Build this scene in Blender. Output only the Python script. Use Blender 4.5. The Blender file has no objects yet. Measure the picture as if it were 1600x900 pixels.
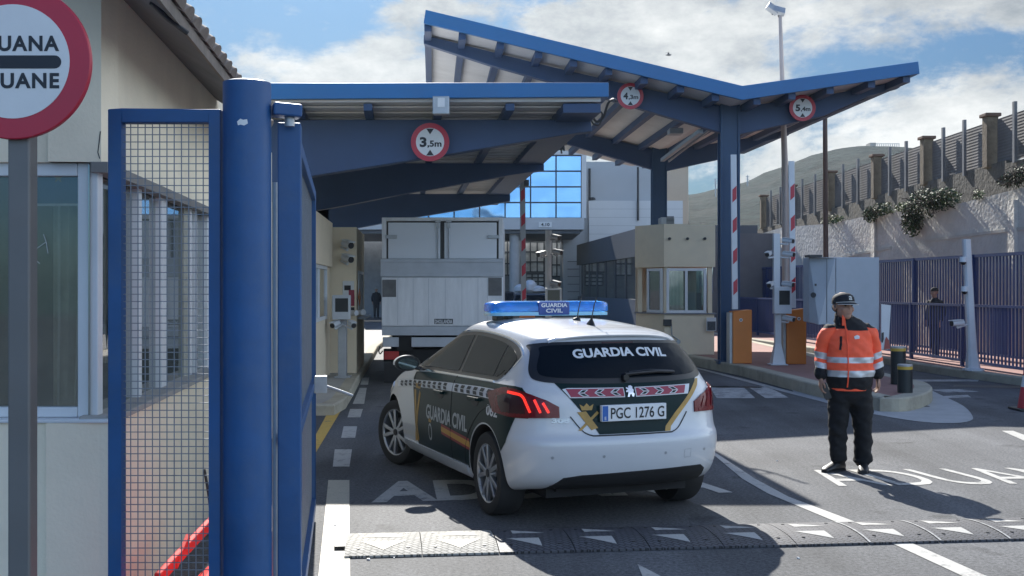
import bpy, bmesh, math, random
from mathutils import Vector, Matrix
from mathutils.bvhtree import BVHTree
random.seed(11)
SC = bpy.context.scene
COL = SC.collection
R = math.radians
V = Vector
H = 1.72            # eye height of the photographer
F = 1750.0          # focal length in photo pixels (photo 1600 wide)
K = F / 1600.0

def P(px, py, z):
    """real place of something the photo shows at px,py standing z metres away"""
    return V(((px - 800) / F * z, z, H + (450 - py) / F * z))
def G(px, py, h=0.0):
    z = (H - h) * F / (py - 450)
    return V(((px - 800) / F * z, z, h))
def X(px, z): return (px - 800) / F * z
def Zh(py, z): return H + (450 - py) / F * z

WM = {}             # world matrices of the empties
def tag(o, label=None, cat=None, group=None, kind=None):
    if label: o['label'] = label
    if cat: o['category'] = cat
    if group: o['group'] = group
    if kind: o['kind'] = kind
    return o
def thing(name, label, cat, loc=(0, 0, 0), rz=0.0, group=None):
    o = bpy.data.objects.new(name, None)
    o.empty_display_size = 0.2
    COL.objects.link(o)
    o.location = loc
    o.rotation_euler = (0, 0, rz)
    WM[o.name] = Matrix.Translation(V(loc)) @ Matrix.Rotation(rz, 4, 'Z')
    tag(o, label, cat, group)
    return o
def copy_tree(o, parent=None, loc=None, rz=None, label=None):
    c = o.copy(); COL.objects.link(c)
    if parent is not None: c.parent = parent
    if loc is not None: c.location = loc
    if rz is not None: c.rotation_euler = (0, 0, rz)
    if label: c['label'] = label
    for ch in list(o.children): copy_tree(ch, c)
    return c

def link_mesh(name, me, parent=None):
    o = bpy.data.objects.new(name, me)
    COL.objects.link(o)
    if parent is not None:
        o.parent = parent
        WM[o.name] = WM[parent.name]
    return o

class MB:
    def __init__(s): s.v = []; s.f = []; s.m = []
    def add(s, vs, fs, mi=0):
        b = len(s.v)
        s.v += [V(p) for p in vs]
        s.f += [[b + i for i in f] for f in fs]
        s.m += [mi] * len(fs)
    def box(s, c, d, M=None, mi=0):
        c = V(c); x, y, z = d[0] / 2, d[1] / 2, d[2] / 2
        vs = [V((a * x, b * y, e * z)) for e in (-1, 1) for b in (-1, 1) for a in (-1, 1)]
        vs = [(M @ p if M is not None else p) + c for p in vs]
        s.add(vs, [(0, 2, 3, 1), (4, 5, 7, 6), (0, 1, 5, 4), (2, 6, 7, 3), (0, 4, 6, 2), (1, 3, 7, 5)], mi)
    def bb(s, x0, x1, y0, y1, z0, z1, mi=0):
        s.box(((x0 + x1) / 2, (y0 + y1) / 2, (z0 + z1) / 2), (x1 - x0, y1 - y0, z1 - z0), None, mi)
    def prism(s, poly, ext, mi=0):
        poly = [V(p) for p in poly]; e = V(ext); n = len(poly)
        vs = poly + [p + e for p in poly]
        fs = [list(range(n))[::-1], list(range(n, 2 * n))]
        fs += [(i, (i + 1) % n, n + (i + 1) % n, n + i) for i in range(n)]
        s.add(vs, fs, mi)
    def hexa(s, a, b, mi=0):
        """solid between two quads a and b"""
        s.add(list(a) + list(b), [(3, 2, 1, 0), (4, 5, 6, 7), (0, 1, 5, 4), (1, 2, 6, 5), (2, 3, 7, 6), (3, 0, 4, 7)], mi)
    def quad(s, a, b, c, d, mi=0): s.add([a, b, c, d], [(0, 1, 2, 3)], mi)
    def poly(s, pts, mi=0): s.add(pts, [tuple(range(len(pts)))], mi)
    def cyl(s, p0, p1, r0, r1=None, n=16, mi=0):
        p0, p1 = V(p0), V(p1); r1 = r0 if r1 is None else r1
        d = (p1 - p0).normalized(); a = d.orthogonal().normalized(); b = d.cross(a)
        vs = []
        for p, r in ((p0, r0), (p1, r1)):
            vs += [p + (a * math.cos(t) + b * math.sin(t)) * r for t in [2 * math.pi * i / n for i in range(n)]]
        fs = [tuple(range(n))[::-1], tuple(range(n, 2 * n))] + [(i, (i + 1) % n, n + (i + 1) % n, n + i) for i in range(n)]
        s.add(vs, fs, mi)
    def tube(s, pts, r, n=8, mi=0):
        for a, b in zip(pts[:-1], pts[1:]): s.cyl(a, b, r, r, n, mi)
    def bar(s, p0, p1, w, h, mi=0, up=V((0, 0, 1))):
        """rectangular bar from p0 to p1, w across, h along up"""
        p0, p1 = V(p0), V(p1); d = (p1 - p0).normalized()
        a = d.cross(up)
        if a.length < 1e-4: a = d.orthogonal()
        a.normalize(); b = a.cross(d)
        q = [a * (i * w / 2) + b * (j * h / 2) for i, j in ((-1, -1), (1, -1), (1, 1), (-1, 1))]
        s.hexa([p0 + t for t in q], [p1 + t for t in q], mi)
    def lathe(s, prof, M=None, n=32, mi=0, closed=False):
        M = M or Matrix()
        k = len(prof); vs = []
        for i in range(n):
            t = 2 * math.pi * i / n
            vs += [M @ V((r * math.cos(t), r * math.sin(t), z)) for r, z in prof]
        fs = []
        for i in range(n):
            j = (i + 1) % n
            for q in range(k - 1 + (1 if closed else 0)):
                w = (q + 1) % k
                fs.append((i * k + q, j * k + q, j * k + w, i * k + w))
        if not closed:
            if prof[0][0] > 1e-5: fs.append(tuple(i * k for i in range(n))[::-1])
            if prof[-1][0] > 1e-5: fs.append(tuple(i * k + k - 1 for i in range(n)))
        s.add(vs, fs, mi)
    def loft(s, rings, mi=0, cap=True):
        n = len(rings[0]); vs = [p for r in rings for p in r]; fs = []
        for k in range(len(rings) - 1):
            fs += [(k * n + i, k * n + (i + 1) % n, (k + 1) * n + (i + 1) % n, (k + 1) * n + i) for i in range(n)]
        if cap:
            fs.append(tuple(range(n))[::-1]); fs.append(tuple((len(rings) - 1) * n + i for i in range(n)))
        s.add(vs, fs, mi)
    def mesh(s, name, parent=None, world=True):
        me = bpy.data.meshes.new(name)
        vs = s.v
        if parent is not None and world:
            inv = WM[parent.name].inverted()
            vs = [inv @ p for p in vs]
        me.from_pydata([tuple(p) for p in vs], [], [tuple(f) for f in s.f])
        for p, i in zip(me.polygons, s.m): p.material_index = i
        bm = bmesh.new(); bm.from_mesh(me)
        bmesh.ops.remove_doubles(bm, verts=bm.verts, dist=1e-6)
        bmesh.ops.recalc_face_normals(bm, faces=bm.faces)
        bm.to_mesh(me); bm.free()
        return me
    def build(s, name, mats, parent=None, smooth=False, bevel=0, world=True, seg=2, recalc=True):
        me = s.mesh(name, parent, world)
        for m in (mats if isinstance(mats, (list, tuple)) else [mats]): me.materials.append(m)
        o = link_mesh(name, me, parent)
        if smooth:
            for p in me.polygons: p.use_smooth = True
            me.set_sharp_from_angle(angle=R(38))
        if bevel:
            b = o.modifiers.new('bevel', 'BEVEL'); b.width = bevel; b.segments = seg
            b.limit_method = 'ANGLE'; b.angle_limit = R(40)
            b.harden_normals = False
        return o

def sheet_up(bmv, name, mats, parent=None):
    """flat sheet whose faces look up"""
    o = bmv.build(name, mats, parent)
    me = o.data
    bm = bmesh.new(); bm.from_mesh(me)
    for f in bm.faces:
        if f.normal.z < 0: f.normal_flip()
    bm.to_mesh(me); bm.free()
    return o

def spline(pts, n=8, closed=False):
    """Catmull-Rom through the points"""
    out = []; k = len(pts)
    rng = range(k if closed else k - 1)
    for i in rng:
        p0 = V(pts[(i - 1) % k] if closed or i > 0 else pts[0]); p1 = V(pts[i]); p2 = V(pts[(i + 1) % k]); p3 = V(pts[(i + 2) % k] if closed or i + 2 < k else pts[-1])
        for j in range(n):
            t = j / n
            out.append(0.5 * ((2 * p1) + (p2 - p0) * t + (2 * p0 - 5 * p1 + 4 * p2 - p3) * t * t + (3 * p1 - p0 - 3 * p2 + p3) * t ** 3))
    if not closed: out.append(V(pts[-1]))
    return out


def evaluated(o, name):
    dg = bpy.context.evaluated_depsgraph_get()
    return bpy.data.meshes.new_from_object(o.evaluated_get(dg), depsgraph=dg)
def drop(o):
    bpy.data.objects.remove(o, do_unlink=True)

_txt = {}
def text2d(txt, bold=0.0, spacing=1.0):
    """triangles of a line of text: 1 unit tall capitals, centred in x, from z=0"""
    key = (txt, bold, spacing)
    if key in _txt: return _txt[key]
    c = bpy.data.curves.new('t', 'FONT'); c.body = txt; c.size = 1.0
    c.offset = bold; c.space_character = spacing; c.resolution_u = 4
    o = bpy.data.objects.new('t', c); COL.objects.link(o)
    me = evaluated(o, 't')
    drop(o)
    vs = [(v.co.x, v.co.y) for v in me.vertices]
    fs = [tuple(p.vertices) for p in me.polygons]
    x0 = min(v[0] for v in vs); x1 = max(v[0] for v in vs)
    vs = [((a - (x0 + x1) / 2) / 0.69, b / 0.69) for a, b in vs]
    w = (x1 - x0) / 0.69
    bpy.data.meshes.remove(me)
    _txt[key] = (vs, fs, w)
    return _txt[key]
def put_text(mb, txt, origin, ux, uy, h, width=None, bold=0.02, mi=0, spacing=1.0):
    """text of cap height h centred on origin (baseline), along ux, up uy"""
    vs, fs, w = text2d(txt, bold, spacing)
    sx = h if width is None else width / w
    o, ux, uy = V(origin), V(ux), V(uy)
    mb.add([o + ux * (a * sx) + uy * (b * h) for a, b in vs], fs, mi)

# ------------------------------------------------------------------ materials
_m = {}
def mat(name, col, rough=0.6, metal=0.0, var=0.12, scale=3.0, bump=0.0, bscale=40.0, spec=0.5, coat=0.0,
        stain=0.0, stain_col=(0.05, 0.045, 0.04), stain_scale=1.3, stretch=(1, 1, 1), rvar=0.1, emit=0.0, alpha=1.0, bdist=0.01):
    if name in _m: return _m[name]
    m = bpy.data.materials.new(name); m.use_nodes = True; _m[name] = m
    nt = m.node_tree; N = nt.nodes; L = nt.links
    b = N['Principled BSDF']
    b.inputs['Roughness'].default_value = rough
    b.inputs['Metallic'].default_value = metal
    b.inputs['Specular IOR Level'].default_value = spec
    b.inputs['Coat Weight'].default_value = coat
    b.inputs['Coat Roughness'].default_value = 0.05
    c4 = (*col, 1)
    b.inputs['Base Color'].default_value = c4
    tc = N.new('ShaderNodeTexCoord'); mp = N.new('ShaderNodeMapping')
    mp.inputs['Scale'].default_value = stretch
    L.new(tc.outputs['Object'], mp.inputs['Vector'])
    src = None
    if var > 0:
        n = N.new('ShaderNodeTexNoise'); n.inputs['Scale'].default_value = scale
        n.inputs['Detail'].default_value = 7; n.inputs['Roughness'].default_value = 0.62
        L.new(mp.outputs[0], n.inputs['Vector'])
        r = N.new('ShaderNodeValToRGB')
        r.color_ramp.elements[0].position = 0.3; r.color_ramp.elements[1].position = 0.7
        r.color_ramp.elements[0].color = (*[c * (1 - var) for c in col], 1)
        r.color_ramp.elements[1].color = (*[min(1, c * (1 + var)) for c in col], 1)
        L.new(n.outputs['Fac'], r.inputs['Fac']); src = r.outputs['Color']
        if rvar:
            mr = N.new('ShaderNodeMapRange')
            mr.inputs['To Min'].default_value = max(0.0, rough - rvar); mr.inputs['To Max'].default_value = min(1, rough + rvar)
            L.new(n.outputs['Fac'], mr.inputs['Value']); L.new(mr.outputs[0], b.inputs['Roughness'])
    if stain > 0:
        n2 = N.new('ShaderNodeTexNoise'); n2.inputs['Scale'].default_value = stain_scale
        n2.inputs['Detail'].default_value = 9; n2.inputs['Roughness'].default_value = 0.7
        L.new(mp.outputs[0], n2.inputs['Vector'])
        r2 = N.new('ShaderNodeValToRGB')
        r2.color_ramp.elements[0].position = 0.5; r2.color_ramp.elements[1].position = 0.72
        r2.color_ramp.elements[1].color = (stain, stain, stain, 1); r2.color_ramp.elements[0].color = (0, 0, 0, 1)
        L.new(n2.outputs['Fac'], r2.inputs['Fac'])
        mx = N.new('ShaderNodeMix'); mx.data_type = 'RGBA'
        L.new(r2.outputs['Color'], mx.inputs['Factor'])
        if src is not None: L.new(src, mx.inputs['A'])
        else: mx.inputs['A'].default_value = c4
        mx.inputs['B'].default_value = (*stain_col, 1)
        src = mx.outputs['Result']
    if src is not None: L.new(src, b.inputs['Base Color'])
    if bump > 0:
        n3 = N.new('ShaderNodeTexNoise'); n3.inputs['Scale'].default_value = bscale
        n3.inputs['Detail'].default_value = 5
        L.new(mp.outputs[0], n3.inputs['Vector'])
        bp = N.new('ShaderNodeBump'); bp.inputs['Strength'].default_value = bump; bp.inputs['Distance'].default_value = bdist
        L.new(n3.outputs['Fac'], bp.inputs['Height']); L.new(bp.outputs[0], b.inputs['Normal'])
    if emit > 0:
        b.inputs['Emission Color'].default_value = c4; b.inputs['Emission Strength'].default_value = emit
    return m

def glass(name, tint=(0.6, 0.72, 0.7), refl=0.12, rough=0.02, see=0.75):
    """thin window glass: part clear, part mirror"""
    if name in _m: return _m[name]
    m = bpy.data.materials.new(name); m.use_nodes = True; _m[name] = m
    nt = m.node_tree; N = nt.nodes; L = nt.links
    N.remove(N['Principled BSDF'])
    out = N['Material Output']
    tr = N.new('ShaderNodeBsdfTransparent'); tr.inputs['Color'].default_value = (*tint, 1)
    gl = N.new('ShaderNodeBsdfGlossy'); gl.inputs['Roughness'].default_value = rough
    df = N.new('ShaderNodeBsdfDiffuse'); df.inputs['Color'].default_value = (0.22, 0.26, 0.25, 1)
    fr = N.new('ShaderNodeFresnel'); fr.inputs['IOR'].default_value = 1.5
    ad = N.new('ShaderNodeMath'); ad.operation = 'ADD'; ad.use_clamp = True; ad.inputs[1].default_value = refl
    L.new(fr.outputs[0], ad.inputs[0])
    m1 = N.new('ShaderNodeMixShader'); m1.inputs[0].default_value = see
    L.new(df.outputs[0], m1.inputs[1]); L.new(tr.outputs[0], m1.inputs[2])
    m2 = N.new('ShaderNodeMixShader')
    L.new(ad.outputs[0], m2.inputs[0]); L.new(m1.outputs[0], m2.inputs[1]); L.new(gl.outputs[0], m2.inputs[2])
    L.new(m2.outputs[0], out.inputs['Surface'])
    return m

def asphalt(name, lo, hi, patch=0.36):
    m = bpy.data.materials.new(name); m.use_nodes = True
    nt = m.node_tree; N = nt.nodes; L = nt.links; b = N['Principled BSDF']
    tc = N.new('ShaderNodeTexCoord')
    def noise(scale, det=6, ro=0.6, vec=None):
        n = N.new('ShaderNodeTexNoise'); n.inputs['Scale'].default_value = scale
        n.inputs['Detail'].default_value = det; n.inputs['Roughness'].default_value = ro
        L.new(vec or tc.outputs['Object'], n.inputs['Vector']); return n.outputs['Fac']
    g1 = noise(130, 3, 0.8); g2 = noise(38, 4, 0.7)
    ga = N.new('ShaderNodeMath'); ga.operation = 'MULTIPLY_ADD'; ga.inputs[1].default_value = 0.55; L.new(g2, ga.inputs[0])
    gb_ = N.new('ShaderNodeMath'); gb_.operation = 'MULTIPLY'; gb_.inputs[1].default_value = 0.45; L.new(g1, gb_.inputs[0]); L.new(gb_.outputs[0], ga.inputs[2]); grain = ga.outputs[0]
    r = N.new('ShaderNodeValToRGB')
    r.color_ramp.elements[0].position = 0.38; r.color_ramp.elements[1].position = 0.64
    r.color_ramp.elements[0].color = (*lo, 1); r.color_ramp.elements[1].color = (*hi, 1)
    L.new(grain, r.inputs['Fac'])
    big = noise(0.42, 8, 0.62)
    r2 = N.new('ShaderNodeMapRange'); r2.inputs['From Min'].default_value = 0.3; r2.inputs['From Max'].default_value = 0.7
    r2.inputs['To Min'].default_value = 1 - patch; r2.inputs['To Max'].default_value = 1 + patch
    L.new(big, r2.inputs['Value'])
    # tyre-polished streaks along the lanes
    mp = N.new('ShaderNodeMapping'); mp.inputs['Scale'].default_value = (1.6, 0.07, 1); mp.inputs['Rotation'].default_value = (0, 0, R(-6))
    L.new(tc.outputs['Object'], mp.inputs['Vector'])
    st = noise(1.0, 5, 0.6, mp.outputs[0])
    r3 = N.new('ShaderNodeMapRange'); r3.inputs['From Min'].default_value = 0.35; r3.inputs['From Max'].default_value = 0.65
    r3.inputs['To Min'].default_value = 0.72; r3.inputs['To Max'].default_value = 1.16
    L.new(st, r3.inputs['Value'])
    # dark oil spots
    oil = noise(1.7, 3, 0.5)
    r4 = N.new('ShaderNodeMapRange'); r4.inputs['From Min'].default_value = 0.63; r4.inputs['From Max'].default_value = 0.70
    r4.inputs['To Min'].default_value = 1.0; r4.inputs['To Max'].default_value = 0.62
    L.new(oil, r4.inputs['Value'])
    a = N.new('ShaderNodeMath'); a.operation = 'MULTIPLY'; L.new(r2.outputs[0], a.inputs[0]); L.new(r3.outputs[0], a.inputs[1])
    a2 = N.new('ShaderNodeMath'); a2.operation = 'MULTIPLY'; L.new(a.outputs[0], a2.inputs[0]); L.new(r4.outputs[0], a2.inputs[1])
    mx = N.new('ShaderNodeMix'); mx.data_type = 'RGBA'; mx.blend_type = 'MULTIPLY'; mx.inputs['Factor'].default_value = 1
    L.new(r.outputs['Color'], mx.inputs['A']); L.new(a2.outputs[0], mx.inputs['B'])
    L.new(mx.outputs['Result'], b.inputs['Base Color'])
    b.inputs['Roughness'].default_value = 0.8; b.inputs['Specular IOR Level'].default_value = 0.22
    bp = N.new('ShaderNodeBump'); bp.inputs['Strength'].default_value = 0.55; bp.inputs['Distance'].default_value = 0.006
    L.new(grain, bp.inputs['Height']); L.new(bp.outputs[0], b.inputs['Normal'])
    return m

def worn_paint(name, col, under, amount=0.55, scale=6.0):
    """road paint rubbed through to the asphalt in patches"""
    m = bpy.data.materials.new(name); m.use_nodes = True
    nt = m.node_tree; N = nt.nodes; L = nt.links; b = N['Principled BSDF']
    tc = N.new('ShaderNodeTexCoord')
    n = N.new('ShaderNodeTexNoise'); n.inputs['Scale'].default_value = scale; n.inputs['Detail'].default_value = 12; n.inputs['Roughness'].default_value = 0.78
    L.new(tc.outputs['Object'], n.inputs['Vector'])
    r = N.new('ShaderNodeValToRGB'); r.color_ramp.elements[0].position = amount - 0.03; r.color_ramp.elements[1].position = amount + 0.1
    r.color_ramp.elements[0].color = (*col, 1); r.color_ramp.elements[1].color = (*under, 1)
    L.new(n.outputs['Fac'], r.inputs['Fac'])
    n2 = N.new('ShaderNodeTexNoise'); n2.inputs['Scale'].default_value = 70; n2.inputs['Detail'].default_value = 4
    L.new(tc.outputs['Object'], n2.inputs['Vector'])
    mr = N.new('ShaderNodeMapRange'); mr.inputs['To Min'].default_value = 0.7; mr.inputs['To Max'].default_value = 1.25
    L.new(n2.outputs['Fac'], mr.inputs['Value'])
    mx = N.new('ShaderNodeMix'); mx.data_type = 'RGBA'; mx.blend_type = 'MULTIPLY'; mx.inputs['Factor'].default_value = 1
    L.new(r.outputs['Color'], mx.inputs['A']); L.new(mr.outputs[0], mx.inputs['B'])
    L.new(mx.outputs['Result'], b.inputs['Base Color'])
    b.inputs['Roughness'].default_value = 0.65
    bp = N.new('ShaderNodeBump'); bp.inputs['Strength'].default_value = 0.4; bp.inputs['Distance'].default_value = 0.004
    L.new(n2.outputs['Fac'], bp.inputs['Height']); L.new(bp.outputs[0], b.inputs['Normal'])
    return m

BLUE = mat('blue_steel_paint', (0.012, 0.074, 0.215), 0.5, var=0.2, scale=2.2, bump=0.2, bscale=14, stain=0.45, stain_col=(0.065, 0.105, 0.18), stain_scale=2.6, rvar=0.15)
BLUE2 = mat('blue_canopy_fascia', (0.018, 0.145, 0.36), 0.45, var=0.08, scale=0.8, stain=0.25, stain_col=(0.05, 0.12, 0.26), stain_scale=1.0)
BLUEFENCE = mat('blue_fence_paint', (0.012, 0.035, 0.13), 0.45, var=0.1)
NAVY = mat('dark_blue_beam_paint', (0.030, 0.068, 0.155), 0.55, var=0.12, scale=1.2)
CREAM = mat('cream_render', (0.90, 0.79, 0.61), 0.9, var=0.07, scale=1.6, bump=0.25, bscale=55, stain=0.3, stain_col=(0.66, 0.57, 0.44), stain_scale=1.1)
CREAM2 = mat('cream_booth_render', (0.80, 0.675, 0.49), 0.9, var=0.06, scale=1.4, bump=0.15, bscale=60, stain=0.25, stain_col=(0.55, 0.48, 0.39))
WHITEFR = mat('white_window_frame', (0.72, 0.73, 0.74), 0.35, var=0.05)
GREYSTEEL = mat('galvanised_steel', (0.38, 0.40, 0.42), 0.45, 0.5, var=0.15, scale=5)
GREYPOST = mat('grey_sign_post', (0.17, 0.165, 0.16), 0.55, 0.3, var=0.1, scale=6, stain=0.4, stain_col=(0.12, 0.09, 0.07), stain_scale=3)
WHITEPOLE = mat('white_pole_paint', (0.62, 0.64, 0.66), 0.4, var=0.06)
BLACKPL = mat('black_plastic', (0.02, 0.021, 0.023), 0.45, var=0.15)
DARKMET = mat('dark_metal', (0.05, 0.052, 0.056), 0.5, 0.4, var=0.15)
DARKVOID = mat('dark_interior', (0.025, 0.027, 0.03), 0.9, var=0.1)
SIGNRED = mat('sign_red', (0.45, 0.02, 0.045), 0.35, var=0.08)
SIGNWHITE = mat('sign_white', (0.68, 0.69, 0.69), 0.4, var=0.05)
SIGNBLACK = mat('sign_black', (0.018, 0.02, 0.026), 0.5, var=0.05)
UNDERSIDE = mat('canopy_lining', (0.62, 0.62, 0.61), 0.7, var=0.1, scale=0.9, stain=0.4, stain_col=(0.42, 0.41, 0.39))
KERB = mat('kerb_concrete', (0.42, 0.38, 0.29), 0.9, var=0.14, scale=3, bump=0.4, bscale=50, stain=0.5, stain_col=(0.14, 0.125, 0.10), stain_scale=2.2)
CONCRETE = mat('concrete', (0.36, 0.35, 0.33), 0.9, var=0.12, scale=1.5, bump=0.3, bscale=30, stain=0.4, stain_col=(0.19, 0.18, 0.165))
CLEARGLASS = glass('window_glass')
ORANGEBOX = mat('orange_barrier_paint', (0.62, 0.19, 0.03), 0.5, var=0.08, scale=2, stain=0.3, stain_col=(0.4, 0.13, 0.04))
RUBBER = mat('tyre_rubber', (0.018, 0.018, 0.019), 0.75, var=0.2, scale=8)
# ------------------------------------------------------------------ camera, light, sky
cd = bpy.data.cameras.new('camera'); cam = bpy.data.objects.new('camera', cd); COL.objects.link(cam)
cam.location = (0, 0, H); cam.rotation_euler = (R(90), 0, 0)
cd.sensor_width = 36; cd.lens = 36 * F / 1600; cd.clip_start = 0.1; cd.clip_end = 4000
SC.camera = cam
SUN_EL, SUN_AZ = R(34.2), R(-9.5)      # azimuth from straight ahead, negative = left
sd = bpy.data.lights.new('sun', 'SUN'); so = bpy.data.objects.new('sun', sd); COL.objects.link(so)
sdir = V((math.sin(SUN_AZ) * math.cos(SUN_EL), math.cos(SUN_AZ) * math.cos(SUN_EL), math.sin(SUN_EL)))
so.rotation_euler = sdir.to_track_quat('Z', 'Y').to_euler()
sd.energy = 5.0; sd.angle = R(0.5); sd.color = (1, 0.965, 0.90)

w = bpy.data.worlds.new('World'); SC.world = w; w.use_nodes = True
N = w.node_tree.nodes; L = w.node_tree.links
bg = N['Background']; bg.inputs['Strength'].default_value = 0.075
sky = N.new('ShaderNodeTexSky'); sky.sky_type = 'NISHITA'; sky.sun_disc = False
sky.sun_elevation = SUN_EL; sky.sun_rotation = SUN_AZ; sky.air_density = 1.0; sky.dust_density = 0.6; sky.ozone_density = 2.0
tc = N.new('ShaderNodeTexCoord')
mp = N.new('ShaderNodeMapping'); mp.inputs['Scale'].default_value = (1.0, 1.0, 1.9); mp.inputs['Location'].default_value = (9.1, 0.3, 3.3)
L.new(tc.outputs['Generated'], mp.inputs['Vector'])
def wnoise(scale, det, ro, dist=0.0):
    n = N.new('ShaderNodeTexNoise'); n.inputs['Scale'].default_value = scale; n.inputs['Detail'].default_value = det
    n.inputs['Roughness'].default_value = ro; n.inputs['Distortion'].default_value = dist
    L.new(mp.outputs[0], n.inputs['Vector']); return n.outputs['Fac']
shape = wnoise(4.2, 14, 0.62, 0.2)
sep = N.new('ShaderNodeSeparateXYZ'); L.new(tc.outputs['Generated'], sep.inputs[0])
bx = N.new('ShaderNodeMath'); bx.operation = 'MULTIPLY_ADD'; bx.inputs[1].default_value = 0.24; L.new(sep.outputs['X'], bx.inputs[0]); L.new(shape, bx.inputs[2])
bz = N.new('ShaderNodeMath'); bz.operation = 'MULTIPLY_ADD'; bz.inputs[1].default_value = 0.22; L.new(sep.outputs['Z'], bz.inputs[0]); L.new(bx.outputs[0], bz.inputs[2])
cov = N.new('ShaderNodeValToRGB'); cov.color_ramp.interpolation = 'EASE'
cov.color_ramp.elements[0].position = 0.50; cov.color_ramp.elements[1].position = 0.60
L.new(bz.outputs[0], cov.inputs['Fac'])
# clouds thin out away from the sun's half of the sky, the rest stays blue
fy = N.new('ShaderNodeMapRange'); fy.inputs['From Min'].default_value = -0.1; fy.inputs['From Max'].default_value = 0.5
fy.inputs['To Min'].default_value = 0.35; fy.inputs['To Max'].default_value = 0.95
L.new(sep.outputs['Y'], fy.inputs['Value'])
cf = N.new('ShaderNodeMath'); cf.operation = 'MULTIPLY'; L.new(cov.outputs['Color'], cf.inputs[0]); L.new(fy.outputs[0], cf.inputs[1])
body = wnoise(8.0, 12, 0.64)
cc = N.new('ShaderNodeValToRGB')
cc.color_ramp.elements[0].position = 0.33; cc.color_ramp.elements[1].position = 0.66
cc.color_ramp.elements[0].color = (2.5, 2.75, 2.95, 1); cc.color_ramp.elements[1].color = (6.6, 6.6, 6.4, 1)
L.new(body, cc.inputs['Fac'])
hs = N.new('ShaderNodeMix'); hs.data_type = 'RGBA'; hs.blend_type = 'MULTIPLY'; hs.inputs['Factor'].default_value = 1.0
hs.inputs['B'].default_value = (0.22, 0.365, 0.50, 1)
hz_ = N.new('ShaderNodeMapRange'); hz_.inputs['From Min'].default_value = 0.0; hz_.inputs['From Max'].default_value = 0.28; hz_.inputs['To Min'].default_value = 0.42; hz_.inputs['To Max'].default_value = 1.0
L.new(sep.outputs['Z'], hz_.inputs['Value'])
dk = N.new('ShaderNodeMix'); dk.data_type = 'RGBA'; dk.blend_type = 'MULTIPLY'; dk.inputs['Factor'].default_value = 1.0
L.new(sky.outputs[0], dk.inputs['A']); L.new(hz_.outputs[0], dk.inputs['B']); L.new(dk.outputs['Result'], hs.inputs['A'])
mx = N.new('ShaderNodeMix'); mx.data_type = 'RGBA'
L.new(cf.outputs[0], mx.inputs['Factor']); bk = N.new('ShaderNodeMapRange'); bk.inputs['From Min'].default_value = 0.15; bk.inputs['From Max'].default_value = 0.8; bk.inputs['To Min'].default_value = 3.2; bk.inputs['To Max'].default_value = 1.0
L.new(sep.outputs['Y'], bk.inputs['Value'])  # blue sky out of frame boosted too, as fill light
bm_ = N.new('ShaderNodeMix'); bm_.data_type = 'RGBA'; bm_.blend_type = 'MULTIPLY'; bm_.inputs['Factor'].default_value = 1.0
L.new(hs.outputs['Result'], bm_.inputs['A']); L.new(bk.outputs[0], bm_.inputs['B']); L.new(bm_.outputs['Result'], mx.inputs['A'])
# clouds behind and beside the photographer, out of frame, boosted to fill the shade
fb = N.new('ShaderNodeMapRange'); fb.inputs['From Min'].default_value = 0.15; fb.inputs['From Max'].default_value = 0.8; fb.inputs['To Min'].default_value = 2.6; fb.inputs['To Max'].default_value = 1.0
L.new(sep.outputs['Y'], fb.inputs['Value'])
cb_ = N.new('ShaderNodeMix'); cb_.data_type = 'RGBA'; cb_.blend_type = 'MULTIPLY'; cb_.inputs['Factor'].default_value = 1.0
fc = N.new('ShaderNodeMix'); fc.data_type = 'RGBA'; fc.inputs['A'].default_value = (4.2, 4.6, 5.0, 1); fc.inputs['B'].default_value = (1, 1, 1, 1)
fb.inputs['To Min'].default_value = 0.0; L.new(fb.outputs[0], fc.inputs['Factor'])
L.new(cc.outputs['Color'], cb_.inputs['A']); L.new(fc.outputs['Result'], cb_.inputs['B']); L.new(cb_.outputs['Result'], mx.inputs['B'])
zn = N.new('ShaderNodeMapRange'); zn.inputs['From Min'].default_value = 0.38; zn.inputs['From Max'].default_value = 0.85; L.new(sep.outputs['Z'], zn.inputs['Value'])
zr_ = N.new('ShaderNodeValToRGB'); zr_.color_ramp.elements[0].color = (1, 1, 1, 1); zr_.color_ramp.elements[1].color = (0.09, 0.15, 0.30, 1); L.new(zn.outputs[0], zr_.inputs['Fac'])
zm_ = N.new('ShaderNodeMix'); zm_.data_type = 'RGBA'; zm_.blend_type = 'MULTIPLY'; zm_.inputs['Factor'].default_value = 1.0
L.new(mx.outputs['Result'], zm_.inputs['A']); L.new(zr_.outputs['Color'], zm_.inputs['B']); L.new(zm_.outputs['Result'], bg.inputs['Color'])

SC.view_settings.view_transform = 'Standard'; SC.view_settings.look = 'None'
SC.view_settings.exposure = 0.95; SC.view_settings.gamma = 1.0
SC.render.engine = 'CYCLES'
try:
    SC.cycles.use_denoising = True; SC.cycles.max_bounces = 8; SC.cycles.transparent_max_bounces = 24
    SC.cycles.sample_clamp_indirect = 6
except Exception: pass

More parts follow.
